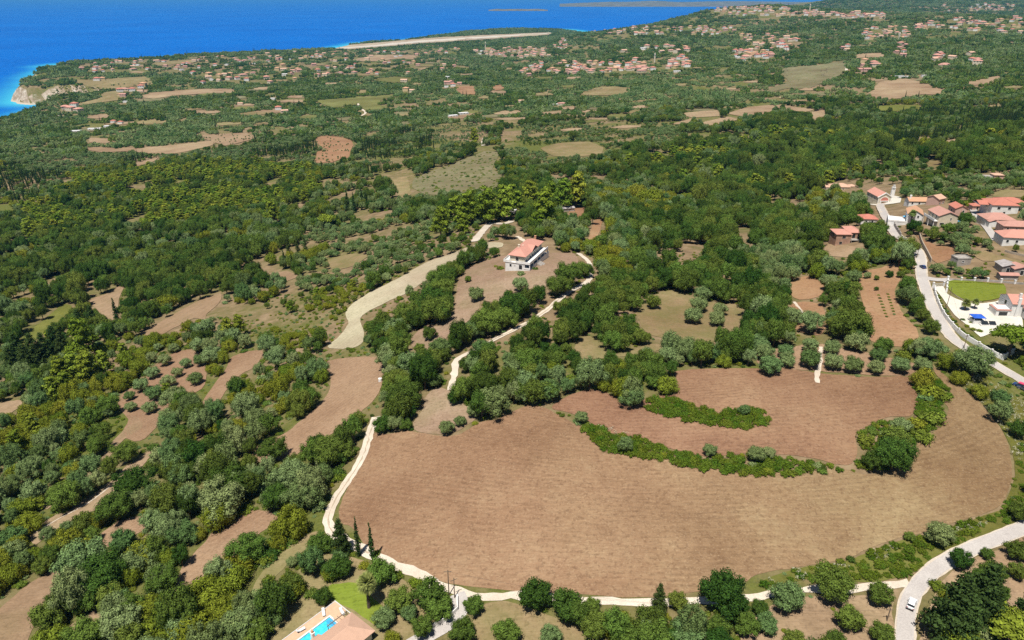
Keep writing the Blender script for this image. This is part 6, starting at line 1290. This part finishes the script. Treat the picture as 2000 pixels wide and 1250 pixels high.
vill_pts = []; far_q = []
cnt = 0
for poly, nn, scl, ph in VIL:
    poly = np.array(poly, float); got = []; tries = 0; nn = int(nn * (1.5 if nn > 15 else 1)); scl *= 1.12
    while len(got) < nn and tries < nn * 60:
        tries += 1; x = rng.uniform(poly[:, 0].min(), poly[:, 0].max()); y = rng.uniform(poly[:, 1].min(), poly[:, 1].max())
        if not in_poly([x], [y], poly)[0]: continue
        if any(abs(x - a) < 3.6 and abs(y - b) < 1.6 for a, b in got): continue
        got.append((x, y))
    if not got: continue
    g3 = ground([a for a, b in got], [b for a, b in got])
    for q in g3:
        far_q.append((q, scl, ph))
far_q.sort(key=lambda t: np.hypot(t[0][0], t[0][1]) / t[1]); FV, FF, FM, nvv = [], [], [], 0
for cnt, (q, scl, ph) in enumerate(far_q):
    k = int(rng.choice(len(FH), p=[.24, .2, .17, .12, .12, .06, .09])); s = scl * rng.uniform(0.8, 1.15); rz = float(rng.normal(0, 0.5)); vill_pts.append((q[0], q[1], 8 * s))
    if cnt < 268:
        o = bpy.data.objects.new('village_house', FH[k]); C.objects.link(o); o.location = (q[0], q[1], q[2]); o.scale = (s, s, s); o.rotation_euler = (0, 0, rz)
        tag(o, 'distant %s %s' % (desc[k], ph), 'house', 'village houses ' + ph)
    else:
        me_ = FH[k]; co = np.zeros(len(me_.vertices) * 3); me_.vertices.foreach_get('co', co); co = co.reshape(-1, 3) * s
        co = np.c_[co[:, 0] * math.cos(rz) - co[:, 1] * math.sin(rz) + q[0], co[:, 0] * math.sin(rz) + co[:, 1] * math.cos(rz) + q[1], co[:, 2] + q[2]]
        FV.append(co); FF += [tuple(i + nvv for i in p.vertices) for p in me_.polygons]; FM += [(k, p.material_index) for p in me_.polygons]; nvv += len(co)
allm = []
for me_ in FH: allm += list(me_.materials)
o = mesh_obj('far_village', np.concatenate(FV), FF, mats=allm, midx=[k * 3 + m for k, m in FM]); tag(o, 'tiny far houses scattered over the hills and shore', None, None, 'stuff')
def placed_far(me, px, py, s, rz, name, label, cat):
    p = gp(px, py); o = bpy.data.objects.new(name, me); C.objects.link(o); o.location = p; o.scale = s if hasattr(s, '__len__') else (s, s, s); o.rotation_euler = (0, 0, R(rz)); tag(o, label, cat); vill_pts.append((p.x, p.y, 9)); return o
for px, py, s, rz, k, lb in [(1757,152,(1.6,.9,.9),4,5,'long white flat building above the round hill field, beside the blue roof'),(1777,152,(1.5,.8,.8),4,5,'white block with many openings above the round hill field'),(1806,150,(1.2,.7,.8),2,5,'low white shed next to the white block on the hill'),(1322,141,(1.6,1,1),0,5,'long white wall building below the campanile village'),(885,228,(1.6,1,.8),30,5,'grey roofed barn beside the cypress rows'),(905,223,(1.8,1,.8),30,5,'longer grey barn beside the cypress rows'),(1098,205,(1.2,1,1),0,6,'pale farmhouse beside the dark cypress clump'),(1018,200,(.9,.9,.9),0,2,'tiny peach roofed cottage in the olive wood'),(1085,206,(1,1,.8),0,5,'white walled yard beside the pale farmhouse'),(185,254,(2.0,1,.9),10,5,'white walled compound near the shore fields'),(150,258,(1.6,1,.8),10,5,'low white annex of the shore compound'),(210,250,(1,1,1.1),10,5,'white tower block of the shore compound'),(222,240,(.9,.9,.9),0,1,'red roofed house above the shore compound'),(236,242,(.9,.9,.9),0,1,'second red roofed house above the shore compound'),(245,200,(.9,.9,.8),0,5,'white cube house behind the sea cliff'),(235,188,(1.1,1,1),0,3,'orange house on the field behind the sea cliff'),(275,180,(1.2,1,1),0,2,'peach house on the field behind the sea cliff'),(805,180,(1,1,1.2),0,2,'tall peach villa among cypresses on the plain'),(872,172,(1,1,1.3),0,5,'bright white house among cypresses on the plain'),(470,205,(.9,.9,.9),0,2,'small peach house in the middle olive plain'),(533,195,(1,1,1),0,5,'white house beside the green plain field'),(1692,140,(1.5,1.1,1.2),6,4,'large pink villa above the burnt slope'),(1685,130,(1,1,1),6,4,'pink roofed house above the large pink villa'),(1837,110,(1.5,1.1,1.1),-4,1,'long white house with red roof on the hill terrace')]:
    placed_far(FH[k], px, py, s, rz, 'village_house', lb, 'house')
def far_tower(px, py, h, label, church=None):
    p = gp(px, py); r = empty('church_tower', p); tag(r, label, 'tower')
    MB().box(-2.2, 2.2, -2.2, 2.2, -3, h * 0.62).box(-2.0, 2.0, -2.0, 2.0, h * 0.62, h * 0.64).build('shaft', M_CREAM, r)
    b = MB()
    for x in (-1.9, 1.3):
        for y in (-1.9, 1.3): b.box(x, x + 0.6, y, y + 0.6, h * 0.64, h * 0.84)
    b.box(-2.2, 2.2, -2.2, 2.2, h * 0.84, h * 0.88); b.build('belfry', M_WHITE, r)
    MB().add([(-1.9, -1.9, h * 0.88), (1.9, -1.9, h * 0.88), (1.9, 1.9, h * 0.88), (-1.9, 1.9, h * 0.88), (0, 0, h * 1.06)], [(3, 2, 1, 0), (0, 1, 4), (1, 2, 4), (2, 3, 4), (3, 0, 4)]).build('spire', M_CREAM, r)
    if church: 
        MB().box(3, 3 + church, -5, 5, -3, 9).build('nave_wall', M_YELLOW, r); g = MB(); gable(g, 3, 3 + church, -5, 5, 9, 2.6, 'x'); g.build('nave_roof', M_ORANGE, r)
    vill_pts.append((p.x, p.y, 14))
far_tower(1278, 122, 30, 'tall pale campanile standing in the red roofed village'); far_tower(948, 98, 40, 'pale belfry with yellow church nave on the plain', 22); far_tower(1755, 78, 24, 'white stepped belfry in the hill village', 12); far_tower(1581, 22, 34, 'thin white tower on the headland ridge village'); far_tower(1425, 14, 28, 'old tower on the hilltop village crest'); far_tower(1467, 108, 22, 'small belfry of the red roofed slope hamlet', 10)

# ------------------------------------------------------------------ scatter the woodland
ALLOW = {(1480,1200),(1800,1300),(810,347),(1265,785),(1136,830),(615,276),(375,265),(1670,855),(1780,735)}
road_px = []
for w_, hw in ROADS:
    s = w_[::3] if len(w_) > 12 else w_
    x, y, f = project(s[:, 0], s[:, 1], height(s[:, 0], s[:, 1])); road_px.append((np.c_[x, y], hw * F / float(np.median(f)), s, hw))
def zone_of(px, py):
    z = np.zeros(len(px), int)
    for i, zz in enumerate(ZONES): z[in_poly(px, py, zz[0])] = i
    return z
def in_fields(px, py):
    r = np.zeros(len(px), bool)
    for f in FIELDS: r |= in_poly(px, py, f)
    return r
def cells(r0, r1, cell, xlim=0.98):
    n1 = int(r1 / cell) + 2; ys = np.arange(int(r0 * 0.7 / cell), n1); out = []
    xs = np.arange(-int(r1 * xlim / cell), int(r1 * xlim / cell) + 1)
    X, Y = np.meshgrid(xs, ys); X = X.ravel() * cell; Y = Y.ravel() * cell
    X = X + rng.uniform(-.5, .5, len(X)) * cell; Y = Y + rng.uniform(-.5, .5, len(Y)) * cell
    d = np.hypot(X, Y); k = (d >= r0) & (d < r1) & (np.abs(X) < Y * 0.98 + 60)
    X, Y = X[k], Y[k]; Z = height(X, Y); px, py, f = project(X, Y, Z)
    k = (px > -420) & (px < 2420) & (py < 1500) & (py > -30) & (Z > 4)
    e = 4.0; sl = np.hypot(height(X + e, Y) - height(X - e, Y), height(X, Y + e) - height(X, Y - e)) / (2 * e); k &= sl < 0.62
    return X[k], Y[k], Z[k], px[k], py[k], f[k]
HK = np.array(HOUSE_KEEP)
def blocked(X, Y, Z, wd, hc):
    """houses, roads and what a crown would hide"""
    px, py, f = project(X, Y, Z + hc); b = np.zeros(len(X), bool)
    for x, y, r in HK: b |= np.hypot(X - x, Y - y) < r
    for e in EXCL: b |= in_poly(px, py, e)
    near = np.hypot(X, Y) < 700
    for q, hp, s, hw in road_px:
        bb = near & (px > q[:, 0].min() - 40) & (px < q[:, 0].max() + 40) & (py > q[:, 1].min() - 60) & (py < q[:, 1].max() + 60)
        if not bb.any(): continue
        i = np.where(bb)[0]
        t = (seg_dist(X[i], Y[i], s) < hw + 0.42 * wd[i]) | (seg_dist(px[i], py[i], q) < hp * 0.6 + 0.36 * wd[i] * F / f[i])
        b[i] |= t
    return b
def scatter(r0, r1, cell, small):
    X, Y, Z, bx, by, f = cells(r0, r1, cell)
    # guess a crown centre 2 m up to look the zone up
    cx, cyy, ff_ = project(X, Y, Z + (0.7 if small else 2.0))
    wob = 0 if small else 9.0 * F / ff_
    zi = zone_of(cx + vnoise(X, Y, 51, 45) * wob * 4, cyy + vnoise(X, Y, 52, 45) * wob * 1.6); u = rng.random(len(X)); keep = np.zeros(len(X), bool); kind = np.empty(len(X), object); wd = np.zeros(len(X))
    for i, zz in enumerate(ZONES):
        m = zi == i
        if not m.any(): continue
        lo, hi = zz[3]; is_small = hi < 4.0
        if is_small != small and not (small and i in UNDER): continue
        names = [a for a, b in zz[2]]; pr = np.array([b for a, b in zz[2]]); pr = pr / pr.sum()
        if small and not is_small:
            kk = np.array(['shrub'] * m.sum(), object); ww = rng.uniform(1.1, 2.6, m.sum()); kp = u[m] < 0.20
        else:
            tq = np.clip(vnoise(X[m], Y[m], 71 + i, 48) * 1.5 + 0.5 + rng.normal(0, 0.22, m.sum()), 0, 0.9999); kk = np.array(names, object)[np.searchsorted(np.cumsum(pr / pr.sum()), tq, side='right').clip(0, len(names) - 1)]; ww = lo + (hi - lo) * rng.random(m.sum()) ** 1.25
            ww = np.where(kk == 'shrub', ww * (1 if is_small else 0.55), ww); ww = np.where(kk == 'cypress', ww * 0.36, ww)
            kp = u[m] < zz[1] * np.minimum(1, (3.0 if is_small else 1.0) * (cell / (0.65 * np.where(kk == 'cypress', ww * 2.2, ww))) ** 2)
        kind[m] = kk; wd[m] = ww; keep[m] = kp
    if not small:
        bl = in_poly(cx, cyy, [(-200,560),(430,560),(640,690),(640,870),(520,1010),(430,1300),(-200,1300)])
        sv = (X * TN[0] + Y * TN[1]) / 15.0 + vnoise(X, Y, 61, 70) * 0.7; keep &= ~(bl & ((sv - np.floor(sv)) < 0.30) & (rng.random(len(X)) < 0.85))
        v2 = in_poly(cx, cyy, [(560,440),(930,420),(1330,235),(1000,225),(700,300),(560,400)]); keep &= ~(v2 & (vnoise(X, Y, 62, 35) > 0.12))
    if not small: keep &= ~((cyy < 640) & (vnoise(X, Y, 63, 42) + 0.5 * vnoise(X, Y, 64, 17) > 0.30))
    i = np.where(keep)[0]; X, Y, Z, wd, kind, zi = X[i], Y[i], Z[i], wd[i], kind[i], zi[i]
    hh = np.array([KINDS[k][0]['h'] / KINDS[k][0]['w'] for k in kind]) * wd
    allow = np.array([tuple(ZONES[a][0][0]) in ALLOW for a in zi])
    ok = ~blocked(X, Y, Z, wd, hh * 0.55)
    p0, q0, _ = project(X, Y, Z); p1, q1, _ = project(X, Y, Z + hh * 0.5); p2, q2, _ = project(X, Y, Z + hh * 0.9)
    hw_ = wd * 0.36 * F / _
    inf = in_fields(p1 - hw_, q1) | in_fields(p1 + hw_, q1) | in_fields(p0, q0) | in_fields(p1, q1) | (in_fields(p2, q2) & (rng.random(len(X)) < 0.75))
    ok &= allow | ~inf
    for j in np.where(ok)[0]:
        dense = ZONES[zi[j]][1] >= 0.9 and kind[j] in ('oak', 'olive', 'mastic')
        hf = rng.uniform(0.95, 1.65) if dense else rng.uniform(0.55, 0.85) if kind[j] == 'pine' else rng.uniform(0.75, 1.3)
        put(kind[j], X[j], Y[j], wd[j], float(hf))
    return int(ok.sum())
t0_, t1_ = gp(62, 1050), gp(280, 890); tv = (t1_ - t0_).normalized(); TN = (-tv.y, tv.x)
UNDER = {i for i, z in enumerate(ZONES) if z[1] >= 0.4}
EXPL = len(PLACED)
n1 = scatter(40, 620, 4.0, False); n2 = scatter(40, 380, 1.7, True); n3 = scatter(620, 1400, 5.0, False)
print('explicit', EXPL, 'near', n1, 'small', n2, 'mid', n3)
# scrub on the dry slope and other small zones farther out
def loose(poly, num, kind, w0, w1, hf=1.0):
    poly = np.array(poly, float); q = rng.uniform(poly.min(0), poly.max(0), (num * 3, 2)); q = q[in_poly(q[:, 0], q[:, 1], poly)][:num]
    g = ground(q[:, 0], q[:, 1])
    for p in g: put(kind, p[0], p[1], rng.uniform(w0, w1), hf)
loose(ZONES[11][0], 260, 'shrub', 1.8, 4.2); loose([(615,276),(650,265),(690,285),(680,305),(650,318),(615,318)], 70, 'olive', 2.2, 3.4); loose([(375,265),(480,260),(495,272),(440,285),(400,272)], 40, 'olive', 2.5, 4)
loose([(1500,130),(1530,120),(1545,150),(1520,172),(1500,168)], 40, 'burnt', 4, 6.5); loose([(1600,140),(1620,132),(1622,150),(1605,152)], 14, 'burnt', 4, 6.5); loose([(1110,190),(1150,172),(1200,166),(1235,168),(1200,171),(1150,180),(1130,192)], 60, 'burnt', 4, 6.5)
loose([(1530,135),(1640,125),(1640,150),(1560,172),(1510,178)], 60, 'shrub', 2, 4); loose([(150,205),(195,190),(210,178),(190,170),(120,168),(100,180)], 240, 'shrub', 3, 6); loose([(190,168),(300,155),(300,172),(210,180)], 26, 'olive', 4, 6); loose([(300,185),(450,175),(520,173)], 12, 'oak', 5, 9)
loose([(1590,1110),(1700,1085),(1760,1060),(1740,1090),(1650,1112)], 10, 'blossom', 1.2, 2.2); loose([(1855,1040),(1965,1005),(1975,1010),(1870,1045)], 12, 'blossom', 1.2, 2.0); loose([(1980,800),(2000,830),(1998,870),(1985,840)], 5, 'blossom', 1.2, 2.0); loose([(1165,828),(1220,845),(1225,855),(1180,850)], 5, 'blossom', 1.2, 2.0); loose([(1660,690),(1860,690),(1850,705),(1700,700)], 5, 'blossom', 1.0, 1.8); loose([(600,1095),(612,1098),(606,1105)], 2, 'blossom', 2, 3)
# hedge of flowering shrubs along the inner face of the estate wall, yellow border on the lawn
for k in range(26):
    t = k / 25; x = np.interp(t, [0, .2, .5, .75, 1], [1829, 1842, 1872, 1902, 1930]); y = np.interp(t, [0, .2, .5, .75, 1], [578, 605, 643, 667, 684]); g = gp(x + 2, y - 1); put('shrub', g.x, g.y, rng.uniform(1.3, 2.4), 1.0, 'along the inside of the white estate wall')
for k in range(30):
    t = k / 29; g = gp(1856 + t * 102, 551.5 + 4 * t + 1.2 * math.sin(t * 9)); put('shrub', g.x, g.y, rng.uniform(1.2, 1.8), 0.8, 'in the yellow border of the estate lawn', 3)
for x, y, wp in [(1880,622,10),(1888,634,12),(1900,640,14),(1912,643,14),(1895,628,8),(1935,596,8),(1940,597,8),(1884,582,6),(1918,588,5)]: tree('shrub', x, y, wp, phrase='in the planted beds of the estate forecourt')
# far woodland in clumps
FAR = []
vp = np.array(vill_pts); vpx, vpy, vf = project(vp[:, 0], vp[:, 1], height(vp[:, 0], vp[:, 1])); vrad = vp[:, 2] * F / vf
for r0, r1, cell in ((1400, 2600, 15.0), (2600, 8600, 26.0)):
    X, Y, Z, px, py, f = cells(r0, r1, cell)
    cxp, cyp, _ = project(X, Y, Z + 4)
    ok = ~(in_fields(px, py) | in_fields(cxp, cyp)); ok &= rng.random(len(X)) < np.where(vnoise(X, Y, 31, 160) + 0.5 * vnoise(X, Y, 32, 60) > -0.26, 0.95, 0.25)
    b = np.zeros(len(X), bool)
    for a, c, r in zip(vpx, vpy, vrad): b |= (np.abs(px - a) < r * 0.9) & (py > c - 1.5) & (py < c + max(3.0, r * 0.7))
    ok &= ~(b & (rng.random(len(X)) < 0.95))
    inv = np.zeros(len(X), bool)
    for poly, nn, scl, ph in VIL:
        if nn > 15: inv |= in_poly(px, py, poly)
    ok &= ~(inv & (rng.random(len(X)) < 0.55))
    i = np.where(ok)[0]; sc_ = cell / 15.0
    wood = vnoise(X, Y, 41, 220)
    for j in i:
        if rng.random() < 0.05: FAR.append(('cypress', rng.integers(3), X[j], Y[j], Z[j], rng.uniform(0.9, 1.5) * (1 + 0.25 * (r0 > 2000)), rng.uniform(.9, 1.2)))
        dark = rng.random() < 0.5 + wood[j]
        v = rng.choice([1, 3, 5]) if dark else rng.choice([0, 2, 4])
        FAR.append(('grove', v, X[j], Y[j], Z[j], rng.uniform(0.75, 1.1) * (1 if r0 < 2000 else 1.35), rng.uniform(.8, 1.2)))
print('far clumps', len(FAR))

# ------------------------------------------------------------------ individuals and the mass
NAMES = {'olive': ('olive_tree', 'silvery green olive tree', 'tree', 110), 'olive_low': ('olive_tree', 'rounded silvery green olive tree', 'tree', 130), 'oak': ('evergreen_oak_tree', 'dark green evergreen oak', 'tree', 100), 'oak_low': ('evergreen_oak_tree', 'rounded dark green evergreen oak', 'tree', 120), 'olive_big': ('olive_tree', 'billowing silvery green olive tree', 'tree', 60), 'oak_big': ('evergreen_oak_tree', 'broad dark green evergreen oak', 'tree', 75), 'mastic': ('mastic_tree', 'yellowish green mastic tree', 'tree', 120), 'pine': ('pine_tree', 'yellow green pine tree', 'tree', 220),
         'umbrella': ('umbrella_pine_tree', 'umbrella pine', 'tree', 50), 'cypress': ('cypress_tree', 'narrow dark cypress', 'tree', 160), 'conifer': ('conifer_tree', 'dark cone shaped conifer', 'tree', 60), 'shrub': ('shrub', 'low rounded green shrub', 'shrub', 220), 'burnt': ('burnt_tree', 'bare burnt grey tree', 'tree', 40)}
PHR = [([(-200,200),(2200,200),(2200,1500),(-200,1500)], 'in the mixed wood of the slope'), ([(-100,300),(700,300),(650,440),(-100,480)], 'in the pine wood on the valley floor'), ([(-100,470),(620,430),(560,570),(-100,680)], 'in the dark valley wood'),
       ([(-100,680),(450,580),(660,690),(500,900),(-100,900)], 'on the terraces above the big olives'), ([(-100,900),(620,850),(560,1050),(450,1300),(-100,1300)], 'on the terraced slope beyond the white track'), ([(430,600),(700,550),(690,700),(560,720)], 'on the scrubby bank beside the pale field'), ([(560,430),(940,420),(900,490),(700,560),(560,560)], 'in the olive grove below the pines'),
       ([(640,690),(800,640),(900,760),(720,880),(560,930)], 'along the white track above the big field'), ([(880,640),(1330,560),(1330,770),(900,780)], 'in the thicket above the big brown field'), ([(1150,400),(1620,400),(1620,600),(1150,600)], 'in the wooded hollow below the church'), ([(1330,560),(1820,500),(1850,700),(1330,700)], 'among the plots below the lane'),
       ([(1620,330),(2200,300),(2200,700),(1850,700),(1780,500)], 'in the gardens of the hamlet'), ([(1180,200),(2200,180),(2200,340),(1600,350),(1300,380)], 'in the dense oak wood beyond the hamlet'), ([(700,200),(1330,230),(1330,400),(700,400)], 'on the olive slope beyond the villa'), ([(880,1150),(1480,1150),(1480,1400),(880,1400)], 'along the white track below the big field'), ([(1480,990),(2200,950),(2200,1400),(1480,1400)], 'beside the road bend')]
arr = np.array([(p[2], p[3], p[4], p[5]) for p in PLACED]); hgt = np.array([KINDS[p[0]][0]['h'] / KINDS[p[0]][0]['w'] * p[5] * p[6] for p in PLACED])
tpx, tpy, tf = project(arr[:, 0], arr[:, 1], arr[:, 2] + hgt * 0.5); size = arr[:, 3] * F / tf * np.sqrt(np.maximum(1, hgt / arr[:, 3]))
size = np.where((tpx < -20) | (tpx > 2020) | (tpy > 1270), 0, size)
ph_i = np.zeros(len(PLACED), int)
for i, (pl, t) in enumerate(PHR): ph_i[in_poly(tpx, tpy, pl)] = i
single = np.zeros(len(PLACED), bool)
for kd, (nm, tx, ct, lim) in NAMES.items():
    ids = [i for i, p in enumerate(PLACED) if p[0] == kd]
    ids.sort(key=lambda i: -(size[i] * (1.6 if (i < EXPL and size[i] > 0) else 1) + (1000 if PLACED[i][9] else 0)))
    single[[i for i in ids[:lim] if size[i] > 7]] = True
def size_word(wd, kd):
    if kd == 'cypress': return 'tall ' if wd > 2.2 else 'slim '
    if kd in ('olive_big', 'oak_big'): return 'huge ' if wd > 11.5 else 'very large '
    return 'small ' if wd < 4 else 'medium ' if wd < 6.3 else 'large ' if wd < 8.5 else 'very large '
LANDM = [((1030, 515), 'villa'), ((1726, 397), 'church'), ((1650, 477), 'unfinished brick house'), ((700, 1222), 'pool house'), ((712, 1090), 'pair of slim cypresses'), ((1773, 1140), 'track junction on the road bend'), ((877, 1163), 'utility pole at the track junction'), ((743, 745), 'small white tank'), ((1968, 690), 'white estate corner'), ((1640, 371), 'terracotta house with pergola'), ((1784, 437), 'house with the orange gable'), ((1960, 419), 'large white house with red roof'), ((1881, 519), 'grey concrete shed'),
         ((1043, 404), 'pine grove hut'), ((640, 445), 'flat topped umbrella pine'), ((1120, 285), 'lone round tree'), ((1600, 725), 'white footpath through the olive row'), ((1490, 815), 'tip of the upper hedge'), ((1400, 610), 'olive clearing'), ((670, 680), 'foot of the pale strip field'), ((440, 1090), 'pale mown plot'), ((340, 735), 'young orchard'), ((350, 625), 'long terrace strip'), ((60, 1200), 'corner strip field'), ((200, 610), 'tan plot with the cypress'), ((926, 280), 'single pine by the white track'), ((1560, 600), 'path plot'), ((1285, 1190), 'small dark track conifer'), ((735, 815), 'top of the white track'), ((1949, 353), 'square terracotta house')]
lm = [gp(*p) for p, t in LANDM]; ORD = 'first second third fourth fifth sixth seventh eighth ninth tenth eleventh twelfth'.split()
UNIQ = {}; buckets = {}
for i in np.where(single)[0]:
    if PLACED[i][9]: continue
    d = [math.hypot(PLACED[i][2] - q.x, PLACED[i][3] - q.y) for q in lm]; b = int(np.argmin(d))
    buckets.setdefault((PLACED[i][0], size_word(PLACED[i][5], PLACED[i][0]), b), []).append((d[b], i))
for (kd, sw, b), lst in buckets.items():
    for rk, (d, i) in enumerate(sorted(lst)[:12]): UNIQ[i] = '%s %s%s from the %s' % (ORD[rk], sw, NAMES[kd][1], LANDM[b][1])
nsingle = 0
for i in np.where(single)[0]:
    kd, k, x, y, z, wd, hf, rot, ph, own = PLACED[i]; v = KINDS[kd][k]; nm, tx, ct, _ = NAMES[kd]; s = wd / v['w']
    ph = ph or PHR[ph_i[i]][1]; lab = own or UNIQ.get(i) or (size_word(wd, kd) + tx + ' ' + ph); grp = None if own else nm.replace('_', ' ') + 's ' + ph
    if v['trunk']:
        rt = bpy.data.objects.new(nm, None); C.objects.link(rt); rt.empty_display_size = 0.3
        for mm, pn in ((v['trunk'], 'trunk'), (v['crown'], 'crown')):
            o = bpy.data.objects.new(pn, mm); C.objects.link(o); o.parent = rt
    else: rt = bpy.data.objects.new(nm, v['crown']); C.objects.link(rt)
    rt.location = (x, y, z); rt.rotation_euler = (0, 0, rot); rt.scale = (s, s, s * hf); tag(rt, lab, ct, grp); nsingle += 1
print('single trees', nsingle, 'mass', len(PLACED) - nsingle)

def gn_group():
    g = bpy.data.node_groups.new('mass', 'GeometryNodeTree'); g.interface.new_socket('Geometry', in_out='INPUT', socket_type='NodeSocketGeometry'); g.interface.new_socket('Geometry', in_out='OUTPUT', socket_type='NodeSocketGeometry')
    nd, lk = g.nodes, g.links; i = nd.new('NodeGroupInput'); o = nd.new('NodeGroupOutput'); ci = nd.new('GeometryNodeCollectionInfo'); ci.inputs[0].default_value = PROTO; ci.inputs[1].default_value = True; ci.inputs[2].default_value = True
    ip = nd.new('GeometryNodeInstanceOnPoints'); ip.inputs['Pick Instance'].default_value = True
    def na(nm, t):
        a = nd.new('GeometryNodeInputNamedAttribute'); a.data_type = t; a.inputs[0].default_value = nm; return a.outputs[0]
    lk.new(i.outputs[0], ip.inputs['Points']); lk.new(ci.outputs[0], ip.inputs['Instance']); lk.new(na('idx', 'INT'), ip.inputs['Instance Index'])
    lk.new(na('scl', 'FLOAT_VECTOR'), ip.inputs['Scale']); e2 = nd.new('FunctionNodeEulerToRotation'); lk.new(na('rot', 'FLOAT_VECTOR'), e2.inputs[0]); lk.new(e2.outputs[0], ip.inputs['Rotation'])
    lk.new(ip.outputs[0], o.inputs[0]); return g
GN = gn_group()
def mass(name, label, rows):
    """rows: idx, x, y, z, sx, sz, rot"""
    if not rows: return
    a = np.array(rows, float); me = bpy.data.meshes.new(name); me.vertices.add(len(a)); me.vertices.foreach_set('co', a[:, 1:4].ravel())
    t = me.attributes.new('idx', 'INT', 'POINT'); t.data.foreach_set('value', a[:, 0].astype(np.int32))
    t = me.attributes.new('scl', 'FLOAT_VECTOR', 'POINT'); t.data.foreach_set('vector', np.c_[a[:, 4], a[:, 4], a[:, 5]].ravel().astype(np.float32))
    t = me.attributes.new('rot', 'FLOAT_VECTOR', 'POINT'); t.data.foreach_set('vector', np.c_[np.zeros((len(a), 2)), a[:, 6]].ravel().astype(np.float32))
    me.update(); o = bpy.data.objects.new(name, me); C.objects.link(o); m = o.modifiers.new('mass', 'NODES'); m.node_group = GN; tag(o, label, None, None, 'stuff')
fam = {'olive_low': ('olive_foliage', ''), 'oak_low': ('oak_forest', ''), 'olive_big': ('olive_foliage', ''), 'oak_big': ('oak_forest', ''), 'olive': ('olive_foliage', 'grey green olive groves over the slopes'), 'oak': ('oak_forest', 'dark evergreen oak woodland over the hills'), 'mastic': ('oak_forest', ''), 'pine': ('pine_forest', 'yellow green pine woodland'), 'umbrella': ('pine_forest', ''), 'cypress': ('cypress_forest', 'dark cypress stands'), 'conifer': ('cypress_forest', ''), 'shrub': ('undergrowth', 'green scrub and undergrowth between the trees'), 'bramble': ('bramble_undergrowth', 'bright green bramble hedges between the fields'), 'blossom': ('bramble_undergrowth', ''), 'burnt': ('undergrowth', '')}
rows = {}
for i, p in enumerate(PLACED):
    if single[i]: continue
    v = KINDS[p[0]][p[1]]; s = p[5] / v['w']; rows.setdefault(fam[p[0]][0], []).append((v['idx'], p[2], p[3], p[4], s, s * p[6], p[7]))
lab = {}
for a, b in fam.values(): lab.setdefault(a, b) if b else None
for nm, rw in rows.items(): mass(nm, lab.get(nm, 'trees'), rw)
mass('far_forest', 'distant groves and woods on the coast plain and hills', [(KINDS[k][v]['idx'], x, y, z, s, s * h, rng.random() * 6.283) for k, v, x, y, z, s, h in FAR])

# ------------------------------------------------------------------ haze: pale air round everything
hb = MB().box(-62000, 62000, -4000, 62000, -9, 420).build('haze', None); tag(hb, 'thin pale sea haze', None, None, 'stuff')
m = bpy.data.materials.new('haze'); m.use_nodes = True; m.node_tree.nodes.clear(); pv = m.node_tree.nodes.new('ShaderNodeVolumePrincipled'); o = m.node_tree.nodes.new('ShaderNodeOutputMaterial')
pv.inputs['Color'].default_value = (0.16, 0.56, 1.0, 1); pv.inputs['Density'].default_value = 0.00003; pv.inputs['Anisotropy'].default_value = 0.0
m.node_tree.links.new(pv.outputs[0], o.inputs['Volume']); hb.data.materials.append(m); m.cycles.homogeneous_volume = True
